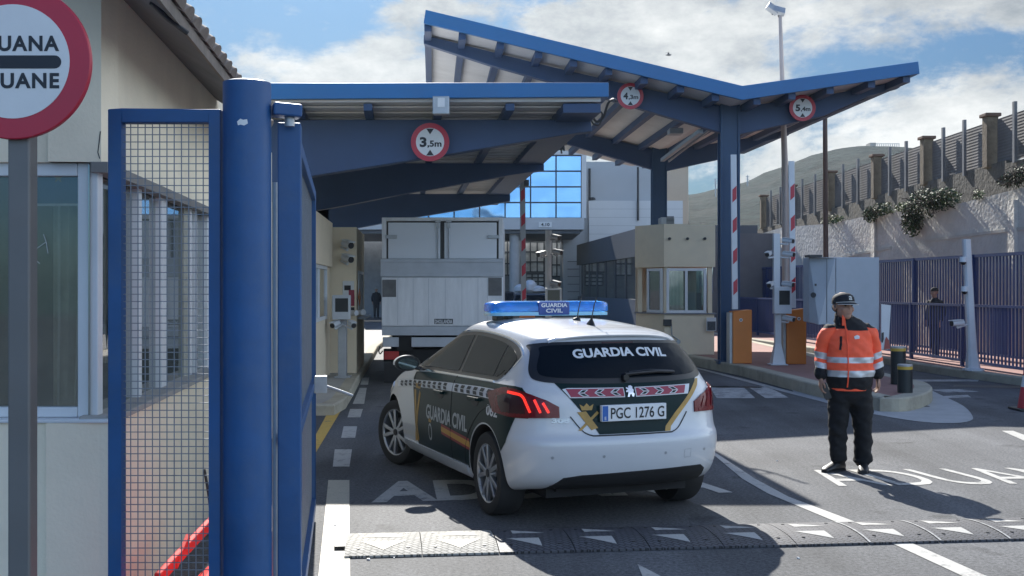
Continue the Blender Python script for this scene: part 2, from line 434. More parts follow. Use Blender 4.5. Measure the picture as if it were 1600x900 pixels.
# ------------------------------------------------------------------ ground, road, pavements
ASPH = asphalt('asphalt', (0.040, 0.042, 0.046), (0.180, 0.182, 0.186))
PAINT = worn_paint('worn_white_paint', (0.43, 0.42, 0.39), (0.14, 0.14, 0.137), 0.55)
PAINTC = worn_paint('worn_cream_paint', (0.44, 0.405, 0.32), (0.24, 0.245, 0.20), 0.58, 9)
PAINTF = worn_paint('faded_white_paint', (0.42, 0.42, 0.41), (0.14, 0.14, 0.14), 0.5, 4)
YEL = worn_paint('worn_yellow_paint', (0.60, 0.38, 0.08), (0.16, 0.15, 0.13), 0.56)
PAVERED = mat('red_paving', (0.30, 0.155, 0.13), 0.85, var=0.18, scale=3, bump=0.3, bscale=40, stain=0.35, stain_col=(0.15, 0.10, 0.09))
PALEAPRON = mat('pale_concrete_apron', (0.40, 0.40, 0.39), 0.85, var=0.12, scale=3, bump=0.3, bscale=60, stain=0.35, stain_col=(0.22, 0.22, 0.21))

g = MB()
xs = [-600, -300, -100, -40, -15, 0, 15, 40, 100, 300, 600]; ys = [-60, -10, 0, 5, 10, 15, 20, 30, 45, 70, 120, 300, 530]
for a in range(len(xs) - 1):
    for b in range(len(ys) - 1):
        g.quad((xs[a], ys[b], 0), (xs[a + 1], ys[b], 0), (xs[a + 1], ys[b + 1], 0), (xs[a], ys[b + 1], 0))
road = sheet_up(g, 'road', ASPH); tag(road, kind='structure')
WM['road'] = Matrix()

def mark(name, pts, m, h=0.004):
    b = MB(); b.poly([G(x, y, h) for x, y in pts]); o = sheet_up(b, name, m, road); return o
def strip(name, left, right, m, h=0.004):
    b = MB()
    for i in range(len(left) - 1):
        b.quad(G(*left[i], h), G(*right[i], h), G(*right[i + 1], h), G(*left[i + 1], h))
    return sheet_up(b, name, m, road)
strip('lane_line', [(513, 750), (508, 800), (497, 905), (470, 1150)], [(546, 750), (546, 800), (547, 905), (549, 1150)], PAINTC)
for q in ([(523, 702), (550, 702), (546, 729), (520, 729)], [(537, 666), (558, 666), (555, 684), (533, 684)],
          [(547, 639), (567, 639), (563, 652), (543, 652)], [(562, 606), (573, 606), (569, 631), (551, 631)]):
    mark('lane_dash', q, PAINT)
mark('hatch_stripe', [(513, 643), (532, 643), (493, 708), (478, 708)], YEL)
strip('lane_line', [(1050, 672), (1118, 713), (1160, 748), (1200, 771), (1313, 818)], [(1058, 671), (1127, 713), (1180, 748), (1232, 776), (1344, 818)], PAINT)
strip('lane_line', [(1392, 848), (1500, 898), (1990, 1130)], [(1424, 848), (1537, 898), (2120, 1130)], PAINT)
mark('lane_dash', [(1565, 673), (1583, 673), (1640, 694), (1606, 691)], PAINT)
strip('lane_line', [(1073, 572), (1150, 592), (1220, 611), (1290, 629), (1330, 640)], [(1079, 571.5), (1158, 591), (1231, 610), (1306, 628), (1350, 638)], PAINT)
mark('lane_line', [(1425, 593), (1530, 593), (1528, 596), (1428, 596)], PAINTF)
mark('faded_lettering', [(1108, 604), (1160, 603), (1180, 622), (1120, 622)], PAINTF)
mark('faded_lettering', [(1170, 605), (1200, 604), (1232, 621), (1196, 622)], PAINTF)
mark('faded_lettering', [(1455, 609), (1500, 608), (1530, 612), (1478, 613)], PAINTF)
mark('faded_lettering', [(1470, 619), (1512, 617), (1518, 621), (1476, 622)], PAINTF)
mark('give_way_triangle', [(996, 881), (1090, 930), (1016, 930)], PAINT)
mark('lane_dash', [(566, 590), (577, 590), (575, 601), (563, 601)], PAINT)
LOOP = mat('black_joint_sealant', (0.02, 0.02, 0.022), 0.5)
mark('cable_slot', [(1080, 603), (1190, 604), (1190, 606), (1080, 605)], LOOP)
mark('cable_slot', [(1490, 601), (1640, 604), (1640, 607), (1490, 604)], LOOP)
b = MB(); put_text(b, 'ADUANA', V((0.36, 9.23, 0.004)), V((1, 0.15, 0)), V((-0.11, 1, 0)), 0.88, 2.98, 0.035)
sheet_up(b, 'road_lettering', PAINT, road)
b = MB(); put_text(b, 'ADUANA', V((4.36, 9.82, 0.004)), V((1, 0.07, 0)), V((-0.24, 1, 0)), 0.84, 3.05, 0.0)
sheet_up(b, 'road_lettering', PAINT, road)
# litter and chips on the asphalt
b = MB()
for i in range(11):
    x, y = random.choice([(random.uniform(500, 620), random.uniform(800, 895)), (random.uniform(1180, 1500), random.uniform(700, 890))])
    p = G(x, y); s = random.uniform(0.006, 0.016)
    b.box(p + V((0, 0, s / 2)), (s * 1.6, s, s), Matrix.Rotation(random.random() * 3, 3, 'Z'))
o = b.build('litter', SIGNWHITE); tag(o, kind='stuff', label='small pale chips and litter scattered on the asphalt', cat='litter')

def inset(poly, d):
    n = len(poly); out = []
    area = sum(poly[i][0] * poly[(i + 1) % n][1] - poly[(i + 1) % n][0] * poly[i][1] for i in range(n))
    s = 1 if area > 0 else -1
    for i in range(n):
        p0, p1, p2 = V(poly[i - 1][:2]), V(poly[i][:2]), V(poly[(i + 1) % n][:2])
        a = (p1 - p0).normalized(); c = (p2 - p1).normalized()
        na = V((-a.y, a.x)) * s; nc = V((-c.y, c.x)) * s
        m = (na + nc); m.normalize(); k = d / max(0.35, m.dot(na))
        out.append(p1 + m * k)
    return out
def island(name, outer, h, kw, top):
    """raised island: kerb round the edge, paving inside"""
    inn = inset(outer, kw); n = len(outer)
    k = MB()
    bev = 0.02; mid = inset(outer, bev)
    z = lambda p, q: V((p[0], p[1], q))
    for i in range(n):
        j = (i + 1) % n
        k.quad(z(outer[i], -0.05), z(outer[j], -0.05), z(outer[j], h - bev), z(outer[i], h - bev))
        k.quad(z(outer[i], h - bev), z(outer[j], h - bev), z(mid[j], h), z(mid[i], h))
        k.quad(z(mid[i], h), z(mid[j], h), z(inn[j], h), z(inn[i], h))
    t = MB(); t.poly([z(p, h - 0.004) for p in inset(outer, kw - 0.02)])
    pav = sheet_up(t, name, top); tag(pav, kind='structure'); WM[pav.name] = Matrix()
    ko = k.build('kerb', KERB, pav)
    return pav
def smooth_poly(pts, it=2):
    for _ in range(it):
        out = []
        for i in range(len(pts)):
            a, b2 = V(pts[i]), V(pts[(i + 1) % len(pts)])
            out += [a.lerp(b2, 0.25), a.lerp(b2, 0.75)]
        pts = out
    return pts
IH = 0.2
o1 = [G(*q, IH).to_2d() for q in ((1065, 554), (1156, 571), (1269, 599), (1340, 613))]
o1 = [V((3.2, 46))] + o1
nose = [p.to_2d() for p in spline([G(*q, IH) for q in ((1375, 621), (1415, 621), (1446, 614), (1457, 605), (1447, 597), (1425, 592))], 4)]
back = [G(*q, IH).to_2d() for q in ((1381, 582), (1330, 569), (1262, 551))] + [V((7.0, 46))]
island_r = island('traffic_island', o1 + nose + back, IH, 0.26, PAVERED)
LH = 0.15
ol = [G(*q, LH).to_2d() for q in ((480, 632), (522, 632), (540, 622), (552, 603), (565, 580), (577, 563), (590, 540))]
ol = [V((-9, ol[0].y))] + ol + [V((-4.3, 42)), V((-9.5, 42))]
island_l = island('pavement', ol, LH, 0.2, CONCRETE)
sw = [G(*q, 0.15).to_2d() for q in ((1600, 590), (1510, 579), (1437, 569), (1390, 560))]
sw = [V((9.9, 10))] + sw + [V((6.0, 48)), V((9.5, 48)), V((14, 10))]
side_r = island('pavement', sw, 0.15, 0.2, PAVERED)
# pale painted apron round the island's nose
ap = [(p.x, p.y) for p in spline([V(q) for q in [(1235, 606), (1300, 632), (1370, 648), (1440, 659), (1490, 661), (1517, 657), (1519, 649), (1505, 634), (1470, 617), (1430, 600), (1380, 600)]], 3, True)]
b = MB(); b.poly([G(x, y, 0.006) for x, y in ap]); apn = sheet_up(b, 'pavement', PALEAPRON); tag(apn, kind='structure')

# ------------------------------------------------------------------ speed bump
def rubber_mat(name, base, groove, spec, rough):
    m = bpy.data.materials.new(name); m.use_nodes = True
    nt = m.node_tree; N = nt.nodes; L = nt.links; b = N['Principled BSDF']
    tc = N.new('ShaderNodeTexCoord'); mp = N.new('ShaderNodeMapping'); mp.inputs['Rotation'].default_value = (0, 0, R(45))
    mp.inputs['Scale'].default_value = (1, 1, 0.001)
    L.new(tc.outputs['Object'], mp.inputs['Vector'])
    br = N.new('ShaderNodeTexBrick'); br.inputs['Scale'].default_value = 1.0
    br.inputs['Brick Width'].default_value = 0.055; br.inputs['Row Height'].default_value = 0.034; br.inputs['Mortar Size'].default_value = 0.004
    br.inputs['Color1'].default_value = (*base, 1); br.inputs['Color2'].default_value = (*[c * 1.25 for c in base], 1); br.inputs['Mortar'].default_value = (*groove, 1)
    L.new(mp.outputs[0], br.inputs['Vector'])
    n = N.new('ShaderNodeTexNoise'); n.inputs['Scale'].default_value = 9; n.inputs['Detail'].default_value = 8
    L.new(tc.outputs['Object'], n.inputs['Vector'])
    mr = N.new('ShaderNodeMapRange'); mr.inputs['To Min'].default_value = 0.6; mr.inputs['To Max'].default_value = 1.5
    L.new(n.outputs['Fac'], mr.inputs['Value'])
    mx = N.new('ShaderNodeMix'); mx.data_type = 'RGBA'; mx.blend_type = 'MULTIPLY'; mx.inputs['Factor'].default_value = 1
    L.new(br.outputs['Color'], mx.inputs['A']); L.new(mr.outputs[0], mx.inputs['B']); L.new(mx.outputs['Result'], b.inputs['Base Color'])
    b.inputs['Roughness'].default_value = rough; b.inputs['Specular IOR Level'].default_value = spec
    bp = N.new('ShaderNodeBump'); bp.inputs['Strength'].default_value = 0.9; bp.inputs['Distance'].default_value = 0.006; bp.invert = True
    L.new(br.outputs['Fac'], bp.inputs['Height']); L.new(bp.outputs[0], b.inputs['Normal'])
    return m
RUB = rubber_mat('black_bump_rubber', (0.065, 0.066, 0.075), (0.008, 0.008, 0.01), 0.5, 0.6)
RUBGLARE = rubber_mat('worn_grey_bump_rubber', (0.30, 0.29, 0.265), (0.10, 0.10, 0.09), 0.3, 0.75)  # sun glare on the left modules put into the rubber colour
DEP, HH = 0.66, 0.042
def hz(t):  # height over the depth t 0..1
    return 0.014 + (HH - 0.014) * max(0.0, 1 - abs(2 * t - 1) ** 2.4)
A0 = G(537, 873); A1 = G(1600, 845); u = (A1 - A0); u.z = 0; u.normalize(); ang = math.atan2(u.y, u.x); MW = 0.497
def bump_module(i, left):
    lab = ['pale worn speed bump module at the left end on the cream line', 'second pale worn speed bump module from the left end'][i] if left else None
    if lab is None:
        lab = 'black rubber speed bump module with white triangles, %s module from the left end' % ['third', 'fourth', 'fifth', 'sixth', 'seventh', 'eighth', 'ninth', 'tenth', 'eleventh', 'twelfth'][i - 2]
    t = thing('speed_bump_module', lab, 'speed bump', tuple(A0 + u * (MW * i) + V((0, 0, 0.002))), ang, 'speed bump modules across the road')
    n = 14; prof = [(0, 0.0)] + [(DEP * k / n, hz(k / n)) for k in range(n + 1)] + [(DEP, 0.0)]
    b = MB(); b.prism([V((0.003, y, z)) for y, z in prof], (MW - 0.006, 0, 0))
    b.build('rubber_pad', RUBGLARE if left else RUB, t, world=False)
    def paint(name, pts, m):
        bm = bmesh.new(); bm.faces.new([bm.verts.new((x, y, 0)) for x, y in pts])
        for k in range(1, n):
            bmesh.ops.bisect_plane(bm, geom=bm.verts[:] + bm.edges[:] + bm.faces[:], plane_co=(0, DEP * k / n, 0), plane_no=(0, 1, 0))
        for v in bm.verts: v.co.z = hz(v.co.y / DEP) + 0.0025
        me = bpy.data.meshes.new(name); bm.to_mesh(me); bm.free(); me.materials.append(m)
        return link_mesh(name, me, t)
    if left:
        paint('diamond_mark', [(0.25, 0.08), (0.40, 0.27), (0.10, 0.27)], PAINTC)
        paint('diamond_mark', [(0.25, 0.58), (0.10, 0.39), (0.40, 0.39)], PAINTC)
    else:
        paint('triangle_mark', [(0.07, 0.26), (0.29, 0.08), (0.29, 0.26)], PAINT)
        paint('triangle_mark', [(0.13, 0.40), (0.35, 0.40), (0.13, 0.54)], PAINT)
    for x, y in ((0.09, 0.12), (0.41, 0.12), (0.09, 0.52), (0.41, 0.52)):
        bolts = MB(); z = hz(y / DEP); bolts.cyl((x, y, z - 0.01), (x, y, z + 0.004), 0.012, n=10)
        bolts.build('bolt_head', BLACKPL, t, world=False)
    if not left and i > 6:
        s = MB()
        for k in range(n):
            y0, y1 = DEP * k / n, DEP * (k + 1) / n
            s.quad((0.004, y0, hz(k / n) + 0.003), (0.018, y0, hz(k / n) + 0.003), (0.018, y1, hz((k + 1) / n) + 0.003), (0.004, y1, hz((k + 1) / n) + 0.003))
        s.build('pale_seam', PAINTF, t, world=False)  # sun glint along the module joint, painted as a pale strip
    return t
for i in range(12): bump_module(i, i < 2)
t = thing('bump_connector', 'short black connector stub sticking out of the bump on the cream line', 'connector', tuple(A0 + u * -0.03 + V((0, 0.26, 0))), ang)
b = MB(); b.bb(-0.07, 0.025, -0.03, 0.03, 0, 0.028); b.build('stub', BLACKPL, t, world=False, bevel=0.004)
# ------------------------------------------------------------------ police car
CARWHITE = mat('white_car_paint', (0.55, 0.565, 0.585), 0.32, var=0.025, scale=1.5, coat=0.8, stain=0.10, stain_col=(0.42, 0.41, 0.40), rvar=0.04)
CARGREEN = mat('dark_green_livery', (0.004, 0.019, 0.020), 0.3, var=0.1, spec=0.12, coat=0.06, rvar=0.03)
CARGLASS = mat('dark_car_glass', (0.004, 0.007, 0.011), 0.03, var=0, spec=0.14)
CARBLACK = mat('black_car_trim', (0.012, 0.012, 0.013), 0.35, var=0.1)
CARUNDER = mat('black_underbody', (0.012, 0.012, 0.013), 0.8, var=0.1)
CHROME = mat('chrome', (0.75, 0.76, 0.78), 0.12, 1.0, var=0)
ALLOY = mat('grey_alloy', (0.46, 0.47, 0.49), 0.3, 0.85, var=0.1, scale=6)
LAMPRED = mat('red_lamp_glass', (0.14, 0.003, 0.008), 0.12, var=0, spec=0.3, coat=0.15)
LAMPDARK = mat('smoked_lamp_glass', (0.035, 0.006, 0.010), 0.1, var=0, spec=0.3, coat=0.15)
LAMPLIT = mat('lit_red_lamp', (1.0, 0.035, 0.02), 0.3, var=0, emit=0.5)
GOLD = mat('gold_livery', (0.42, 0.25, 0.06), 0.5, var=0.2, scale=12)
FLAGRED = mat('flag_red', (0.26, 0.018, 0.02), 0.4, var=0.05)
FLAGYEL = mat('flag_yellow', (0.52, 0.27, 0.04), 0.4, var=0.05)
LIVREDM = mat('livery_red', (0.30, 0.03, 0.06), 0.45, var=0.08)
LIVWHITE = mat('livery_white', (0.66, 0.67, 0.68), 0.45, var=0.05)
LIVGREY = mat('livery_grey_letters', (0.44, 0.46, 0.46), 0.5, var=0.05)
PLATEW = mat('plate_white', (0.74, 0.75, 0.76), 0.35, var=0.04)
PLATEB = mat('plate_blue', (0.02, 0.12, 0.42), 0.35, var=0.04)
INK = mat('black_ink', (0.012, 0.013, 0.016), 0.5, var=0)

CAR = thing('police_car', 'white and dark green police hatchback with blue roof light bar, seen from behind', 'police car', (0.610, 8.81, 0.0), R(21.6))

LV = [  # z, half width, rear y, front y, rear corner length, exponent, front corner length
    (0.20, 0.79, -0.56, 3.28, 0.50, 2.6, 0.7), (0.23, 0.845, -0.66, 3.38, 0.46, 2.6, 0.75), (0.34, 0.872, -0.735, 3.44, 0.42, 2.6, 0.8),
    (0.50, 0.882, -0.775, 3.45, 0.42, 2.6, 0.85), (0.600, 0.884, -0.785, 3.44, 0.42, 2.6, 0.85), (0.640, 0.882, -0.772, 3.43, 0.42, 2.6, 0.85),
    (0.668, 0.881, -0.728, 3.42, 0.42, 2.7, 0.85),
    (0.80, 0.876, -0.712, 3.36, 0.42, 2.7, 0.85), (0.90, 0.866, -0.700, 3.25, 0.40, 2.8, 0.85), (0.965, 0.845, -0.680, 3.05, 0.38, 2.8, 0.8),
    (1.005, 0.812, -0.655, 2.28, 0.36, 2.8, 0.40), (1.05, 0.785, -0.635, 2.15, 0.34, 2.8, 0.36), (1.16, 0.735, -0.575, 1.86, 0.33, 2.8, 0.34),
    (1.27, 0.680, -0.515, 1.60, 0.33, 2.8, 0.33), (1.36, 0.635, -0.478, 1.42, 0.33, 2.8, 0.33), (1.395, 0.612, -0.475, 1.35, 0.34, 2.8, 0.33),
    (1.43, 0.560, -0.440, 1.24, 0.36, 2.7, 0.33), (1.46, 0.42, -0.28, 1.08, 0.30, 2.5, 0.3), (1.475, 0.20, 0.0, 0.80, 0.20, 2.3, 0.2)]
def sstep(a, b, x):
    t = max(0, min(1, (x - a) / (b - a))); return t * t * (3 - 2 * t)
def ring(l):
    z, w, r, f, br, p, bf = l
    h = []
    for i in range(8):
        a = math.pi / 2 * i / 7
        h.append((w * math.sin(a) ** (2 / p), r + br * (1 - max(0, math.cos(a)) ** (2 / p))))
    y0, y1 = r + br, f - bf
    for i in range(1, 9): h.append((w, y0 + (y1 - y0) * i / 9))
    for i in range(7):
        a = math.pi / 2 * (1 - i / 6)
        h.append((w * math.sin(a) ** (2 / 2.4), f - bf * (1 - max(0, math.cos(a)) ** (2 / 2.4))))
    h[0] = (0, r); h[-1] = (0, f)
    out = []
    def place(x, y):
        x *= 1 - 0.035 * (max(0, (y - 1.2)) / 2.2) ** 2 - 0.02 * (max(0, 0.9 - y) / 1.6) ** 2
        zz = z
        if z > 1.2: zz -= 0.062 * sstep(0.75, -0.55, y) * sstep(1.2, 1.36, z)
        if 0.7 < z < 1.03: zz -= 0.17 * sstep(2.0, 3.4, y) * sstep(0.7, 0.95, z)
        if z < 0.3: zz += 0.05 * sstep(-0.2, -0.6, y)
        return V((x, y, zz))
    out = [place(x, y) for x, y in h] + [place(-x, y) for x, y in h[1:-1][::-1]]
    return out
b = MB(); b.loft([ring(l) for l in LV])
raw = b.build('car_raw', CARWHITE)
for p in raw.data.polygons: p.use_smooth = True
sm = raw.modifiers.new('s', 'SUBSURF'); sm.levels = 2; sm.render_levels = 2
me0 = evaluated(raw, 'car_smooth')
bm = bmesh.new(); bm.from_mesh(me0); CARBVH = BVHTree.FromBMesh(bm); bm.free()
# wheel arches
FAXLE, WR = 2.62, 0.316
cut = MB()
for y in (0.0, FAXLE):
    for s in (-1, 1):
        cut.cyl((s * 0.52, y, WR + 0.01), (s * 1.2, y, WR + 0.01), 0.362, n=48)
cut.bb(-0.60, 0.60, -1.2, -0.50, -0.1, 0.30)
co = cut.build('car_cut', CARUNDER)
bo = raw.modifiers.new('b', 'BOOLEAN'); bo.operation = 'DIFFERENCE'; bo.object = co; bo.solver = 'EXACT'
try: bo.material_mode = 'TRANSFER'
except Exception: pass
mb_ = evaluated(raw, 'body')
drop(raw); drop(co)
body = link_mesh('body', mb_, CAR)
for p in mb_.polygons: p.use_smooth = True
mb_.set_sharp_from_angle(angle=R(40))

DIRS = {
    'L': lambda a, c: (V((-3, a, c)), V((1, 0, 0))),
    'R': lambda a, c: (V((3, a, c)), V((-1, 0, 0))),
    'B': lambda a, c: (V((a, -4, c)), V((0, 1, 0))),
    'F': lambda a, c: (V((a, 6, c)), V((0, -1, 0))),
    'T': lambda a, c: (V((a, c, 4)), V((0, 0, -1))),
}
def diag(side, deg):
    """projection from the corner: s=-1 left. a measured along the picture plane from the body's centre line corner"""
    t = R(deg); d = V((-side * math.sin(t), math.cos(t), 0)); ax = V((math.cos(t), side * math.sin(t), 0))
    def f(a, c): return (V((side * 0.6, -0.3, c)) + ax * a - d * 3, d)
    return f
def shrink(mesh2, direction, off):
    fn = DIRS[direction] if isinstance(direction, str) else direction
    out = []
    for a, c in mesh2:
        o, d = fn(a, c)
        h = CARBVH.ray_cast(o, d)
        if h[0] is None:
            h = CARBVH.find_nearest(o + d * 3)
        nrm = h[1] if h[1].dot(d) < 0 else -h[1]
        out.append(h[0] + nrm * off)
    return out
def decal(name, poly, direction, m, off=0.004, parent=None, cell=0.035, hole=None):
    bm = bmesh.new()
    bm.faces.new([bm.verts.new((p[0], p[1], 0)) for p in poly])
    for ax in (0, 1):
        lo = min(p[ax] for p in poly); hi = max(p[ax] for p in poly); n = max(1, int((hi - lo) / cell))
        for k in range(1, n):
            q = lo + (hi - lo) * k / n
            bmesh.ops.bisect_plane(bm, geom=bm.verts[:] + bm.edges[:] + bm.faces[:], plane_co=(q, 0, 0) if ax == 0 else (0, q, 0),
                                   plane_no=(1, 0, 0) if ax == 0 else (0, 1, 0))
    bmesh.ops.triangulate(bm, faces=[f for f in bm.faces if len(f.verts) > 4])
    bm.verts.ensure_lookup_table()
    pts = shrink([(v.co.x, v.co.y) for v in bm.verts], direction, off)
    for v, p in zip(bm.verts, pts): v.co = p
    if off > 0.005:      # thickness at the rim
        ed = [e for e in bm.edges if e.is_boundary]
        r = bmesh.ops.extrude_edge_only(bm, edges=ed)
        vs = [x for x in r['geom'] if isinstance(x, bmesh.types.BMVert)]
        for v in vs:
            h = CARBVH.find_nearest(v.co); v.co = h[0] - (v.co - h[0]).normalized() * 0.002
    bmesh.ops.recalc_face_normals(bm, faces=bm.faces)
    me = bpy.data.meshes.new(name); bm.to_mesh(me); bm.free(); me.materials.append(m)
    for p in me.polygons: p.use_smooth = True
    me.set_sharp_from_angle(angle=R(35))
    return link_mesh(name, me, parent or CAR)
def decal_text(name, txt, centre, ax, up, h, width, direction, m, off=0.006, bold=0.03, parent=None, bow=0.0, spacing=1.0):
    vs, fs, w = text2d(txt, bold, spacing)
    sx = width / w
    pts = []
    for a, c in vs:
        da = a * sx; dc = c * h - bow * (da / (width / 2)) ** 2
        pts.append((centre[0] + ax[0] * da + up[0] * dc, centre[1] + ax[1] * da + up[1] * dc))
    q = shrink(pts, direction, off)
    me = bpy.data.meshes.new(name); me.from_pydata([tuple(p) for p in q], [], [tuple(f) for f in fs]); me.materials.append(m)
    return link_mesh(name, me, parent or CAR)
def strip_poly(pts, w):
    """thin closed outline either side of a 2D polyline"""
    a, c = [], []
    for i, p in enumerate(pts):
        p = V(p); t = (V(pts[min(i + 1, len(pts) - 1)]) - V(pts[max(i - 1, 0)])).normalized(); n = V((-t.y, t.x)) * w / 2
        a.append(p + n); c.append(p - n)
    return a + c[::-1]
def line(name, pts, w, direction, m, off=0.0015, parent=None):
    out = None
    for i in range(len(pts) - 1):
        pass
    return decal(name, strip_poly(pts, w), direction, m, off, parent, 0.05)
for side in ('L', 'R'):
    sx = -1 if side == 'L' else 1
    # green doors and rear quarter
    arch = [(0.374 * math.cos(t), 0.326 + 0.374 * math.sin(t)) for t in [R(-4 + (148 + 4) * i / 22) for i in range(23)]]
    g = [(1.74, 0.30)] + [(0.376, 0.30)] + arch[1:] + [(-0.40, 0.60), (-0.46, 0.74), (-0.48, 0.785), (-0.56, 0.785)] + \
        [(-0.54, 0.95), (-0.47, 0.998), (-0.40, 1.005), (0.0, 1.0), (0.5, 0.993), (1.0, 0.985), (1.5, 0.975), (1.90, 0.955), (1.93, 0.90), (1.80, 0.5)]
    decal('green_door_panel', g, side, CARGREEN, 0.003)
    # glasshouse
    gl = [(1.98, 0.985), (1.78, 1.09), (1.56, 1.20), (1.36, 1.285), (1.14, 1.335), (0.85, 1.355), (0.5, 1.35), (0.15, 1.325), (-0.10, 1.285), (-0.24, 1.235), (-0.265, 1.20),
          (-0.22, 1.135), (-0.13, 1.06), (-0.07, 1.03), (0.0, 1.018), (0.5, 1.01), (1.0, 1.002), (1.5, 0.994)]
    gl0 = gl; gl = [(p.x, p.y) for p in spline(gl, 4, True)]; gl0 = gl
    fr = decal('window_surround', gl, side, CARBLACK, 0.0045)
    def sub(lo, hi, m=0.028):
        cx = 0.9
        q = []
        for y, z in gl0:
            yy = y + (-m if y > cx else m); zz = z + (m if z < 1.08 else -m)
            q.append((yy, zz))
        return q
    bmw = sub(0, 0)
    def clip(poly, lo, hi):
        bm = bmesh.new(); bm.faces.new([bm.verts.new((p[0], p[1], 0)) for p in poly])
        for q, s in ((lo, -1), (hi, 1)):
            bmesh.ops.bisect_plane(bm, geom=bm.verts[:] + bm.edges[:] + bm.faces[:], plane_co=(q, 0, 0), plane_no=(s, 0, 0), clear_outer=True)
        f = max(bm.faces, key=lambda f: f.calc_area()); r = [(v.co.x, v.co.y) for v in f.verts]; bm.free(); return r
    decal('side_window', clip(bmw, 0.83, 1.88), side, CARGLASS, 0.0075, fr)
    decal('side_window', clip(bmw, 0.05, 0.76), side, CARGLASS, 0.0075, fr)
    decal('side_window', clip(bmw, -0.24, 0.02), side, CARGLASS, 0.0075, fr)
    line('chrome_strip', [(1.93, 0.978), (1.5, 0.987), (1.0, 0.995), (0.5, 1.003), (0.0, 1.010)], 0.013, side, CHROME, 0.008, fr)
    line('chrome_strip', spline([(1.97, 1.0), (1.56, 1.212), (1.36, 1.295), (1.14, 1.345), (0.85, 1.366), (0.5, 1.362), (0.15, 1.337), (-0.12, 1.297), (-0.26, 1.243), (-0.285, 1.20), (-0.24, 1.13)], 4), 0.010, side, CHROME, 0.006, fr)
    # checker band
    band = [(2.45, 0.775), (2.0, 0.815), (1.0, 0.862), (0.2, 0.884), (-0.55, 0.888), (-0.55, 0.965), (0.2, 0.955), (1.0, 0.928), (2.0, 0.877), (2.45, 0.835)]
    bd = decal('livery_band', band, side, LIVWHITE, 0.0045)
    def bz(y):
        lo = [(2.45, 0.775), (2.0, 0.815), (1.0, 0.862), (0.2, 0.884), (-0.55, 0.888)]; hi = [(2.45, 0.835), (2.0, 0.877), (1.0, 0.928), (0.2, 0.955), (-0.55, 0.965)]
        def at(t):
            for (a, za), (c, zc) in zip(t[:-1], t[1:]):
                if c <= y <= a: return za + (zc - za) * (y - a) / (c - a)
        return at(lo), at(hi)
    ck = MB()
    for k in range(17):
        y = 2.30 - k * 0.145
        if y < -0.1: break
        if any(abs(y - q) < 0.09 for q in (0.86,)): continue
        l, h = bz(y); m = (l + h) / 2; hgt = (h - l)
        for s2 in (1, -1):
            za = m + s2 * 0.003; zb = m + s2 * hgt * 0.40
            quad = [(y + 0.045, za), (y - 0.035, za), (y - 0.055, zb), (y + 0.025, zb)]
            ck.add(shrink(quad, side, 0.0075), [(0, 1, 2, 3)])
    ck.build('chevron_marks', DARKMET, bd, world=False)
    bx_ = MB(); bx_.add(shrink([(-0.25, 0.905), (-0.47, 0.908), (-0.47, 0.95), (-0.25, 0.945)], side, 0.0058), [(0, 1, 2, 3)])
    bx_.build('red_label', LIVREDM, bd, world=False)
    ax = (-1, 0) if side == 'L' else (1, 0)
    decal_text('door_lettering', 'GUARDIA CIVIL', (0.93, 0.585), (ax[0], 0.0), (0, 1), 0.115, 1.08, side, LIVGREY, 0.0055, 0.03)
    decal_text('phone_lettering', '062', (-0.13, 0.765), ax, (0, 1), 0.075, 0.22, side, LIVWHITE, 0.0055, 0.03)
    fl = [(1.04, 0.49), (0.34, 0.445), (0.34, 0.535), (1.04, 0.575)]
    f0 = decal('flag', fl, side, FLAGRED, 0.0045)
    decal('flag_stripe', [(1.04, 0.512), (0.34, 0.467), (0.34, 0.513), (1.04, 0.553)], side, FLAGYEL, 0.0062, f0)
    # shield under the lettering: crowned oval
    sh = decal('shield_emblem', [(1.36 + 0.05 * math.cos(t), 0.47 + 0.075 * math.sin(t)) for t in [2 * math.pi * i / 16 for i in range(16)]], side, LIVGREY, 0.0045)
    decal('shield_field', [(1.36 + 0.034 * math.cos(t), 0.47 + 0.055 * math.sin(t)) for t in [2 * math.pi * i / 16 for i in range(16)]], side, CARGREEN, 0.006, sh)
    decal('shield_crown', [(1.395, 0.552), (1.325, 0.552), (1.315, 0.585), (1.34, 0.572), (1.36, 0.592), (1.38, 0.572), (1.405, 0.585)], side, GOLD, 0.0045)
    # gold sword and fasces along the door's front edge, crown above
    ge = decal('gold_crossed_emblem', [(1.86, 0.80), (1.80, 0.80), (1.72, 0.36), (1.76, 0.33), (1.80, 0.36)], side, GOLD, 0.005)
    decal('gold_sword', [(1.70, 0.80), (1.66, 0.78), (1.80, 0.34), (1.85, 0.33)], side, GOLD, 0.0055, ge)
    decal('gold_crown', [(1.82, 0.815), (1.68, 0.815), (1.65, 0.875), (1.71, 0.85), (1.75, 0.885), (1.79, 0.85), (1.85, 0.875)], side, GOLD, 0.005, ge)
    # door gaps
    line('door_gap', [(0.80, 1.0), (0.80, 0.6), (0.79, 0.30)], 0.008, side, INK, 0.0065)
    line('door_gap', [(1.88, 0.95), (1.90, 0.85), (1.80, 0.55), (1.74, 0.29)], 0.007, side, INK, 0.0065)
    line('door_gap', spline([(-0.30, 1.0), (-0.27, 0.93), (-0.13, 0.86), (0.12, 0.77), (0.34, 0.60), (0.45, 0.42), (0.46, 0.30)], 3), 0.008, side, INK, 0.0065)
    # sill
    decal('sill', [(2.20, 0.225), (0.43, 0.225), (0.412, 0.315), (2.22, 0.315)], side, CARWHITE, 0.016)
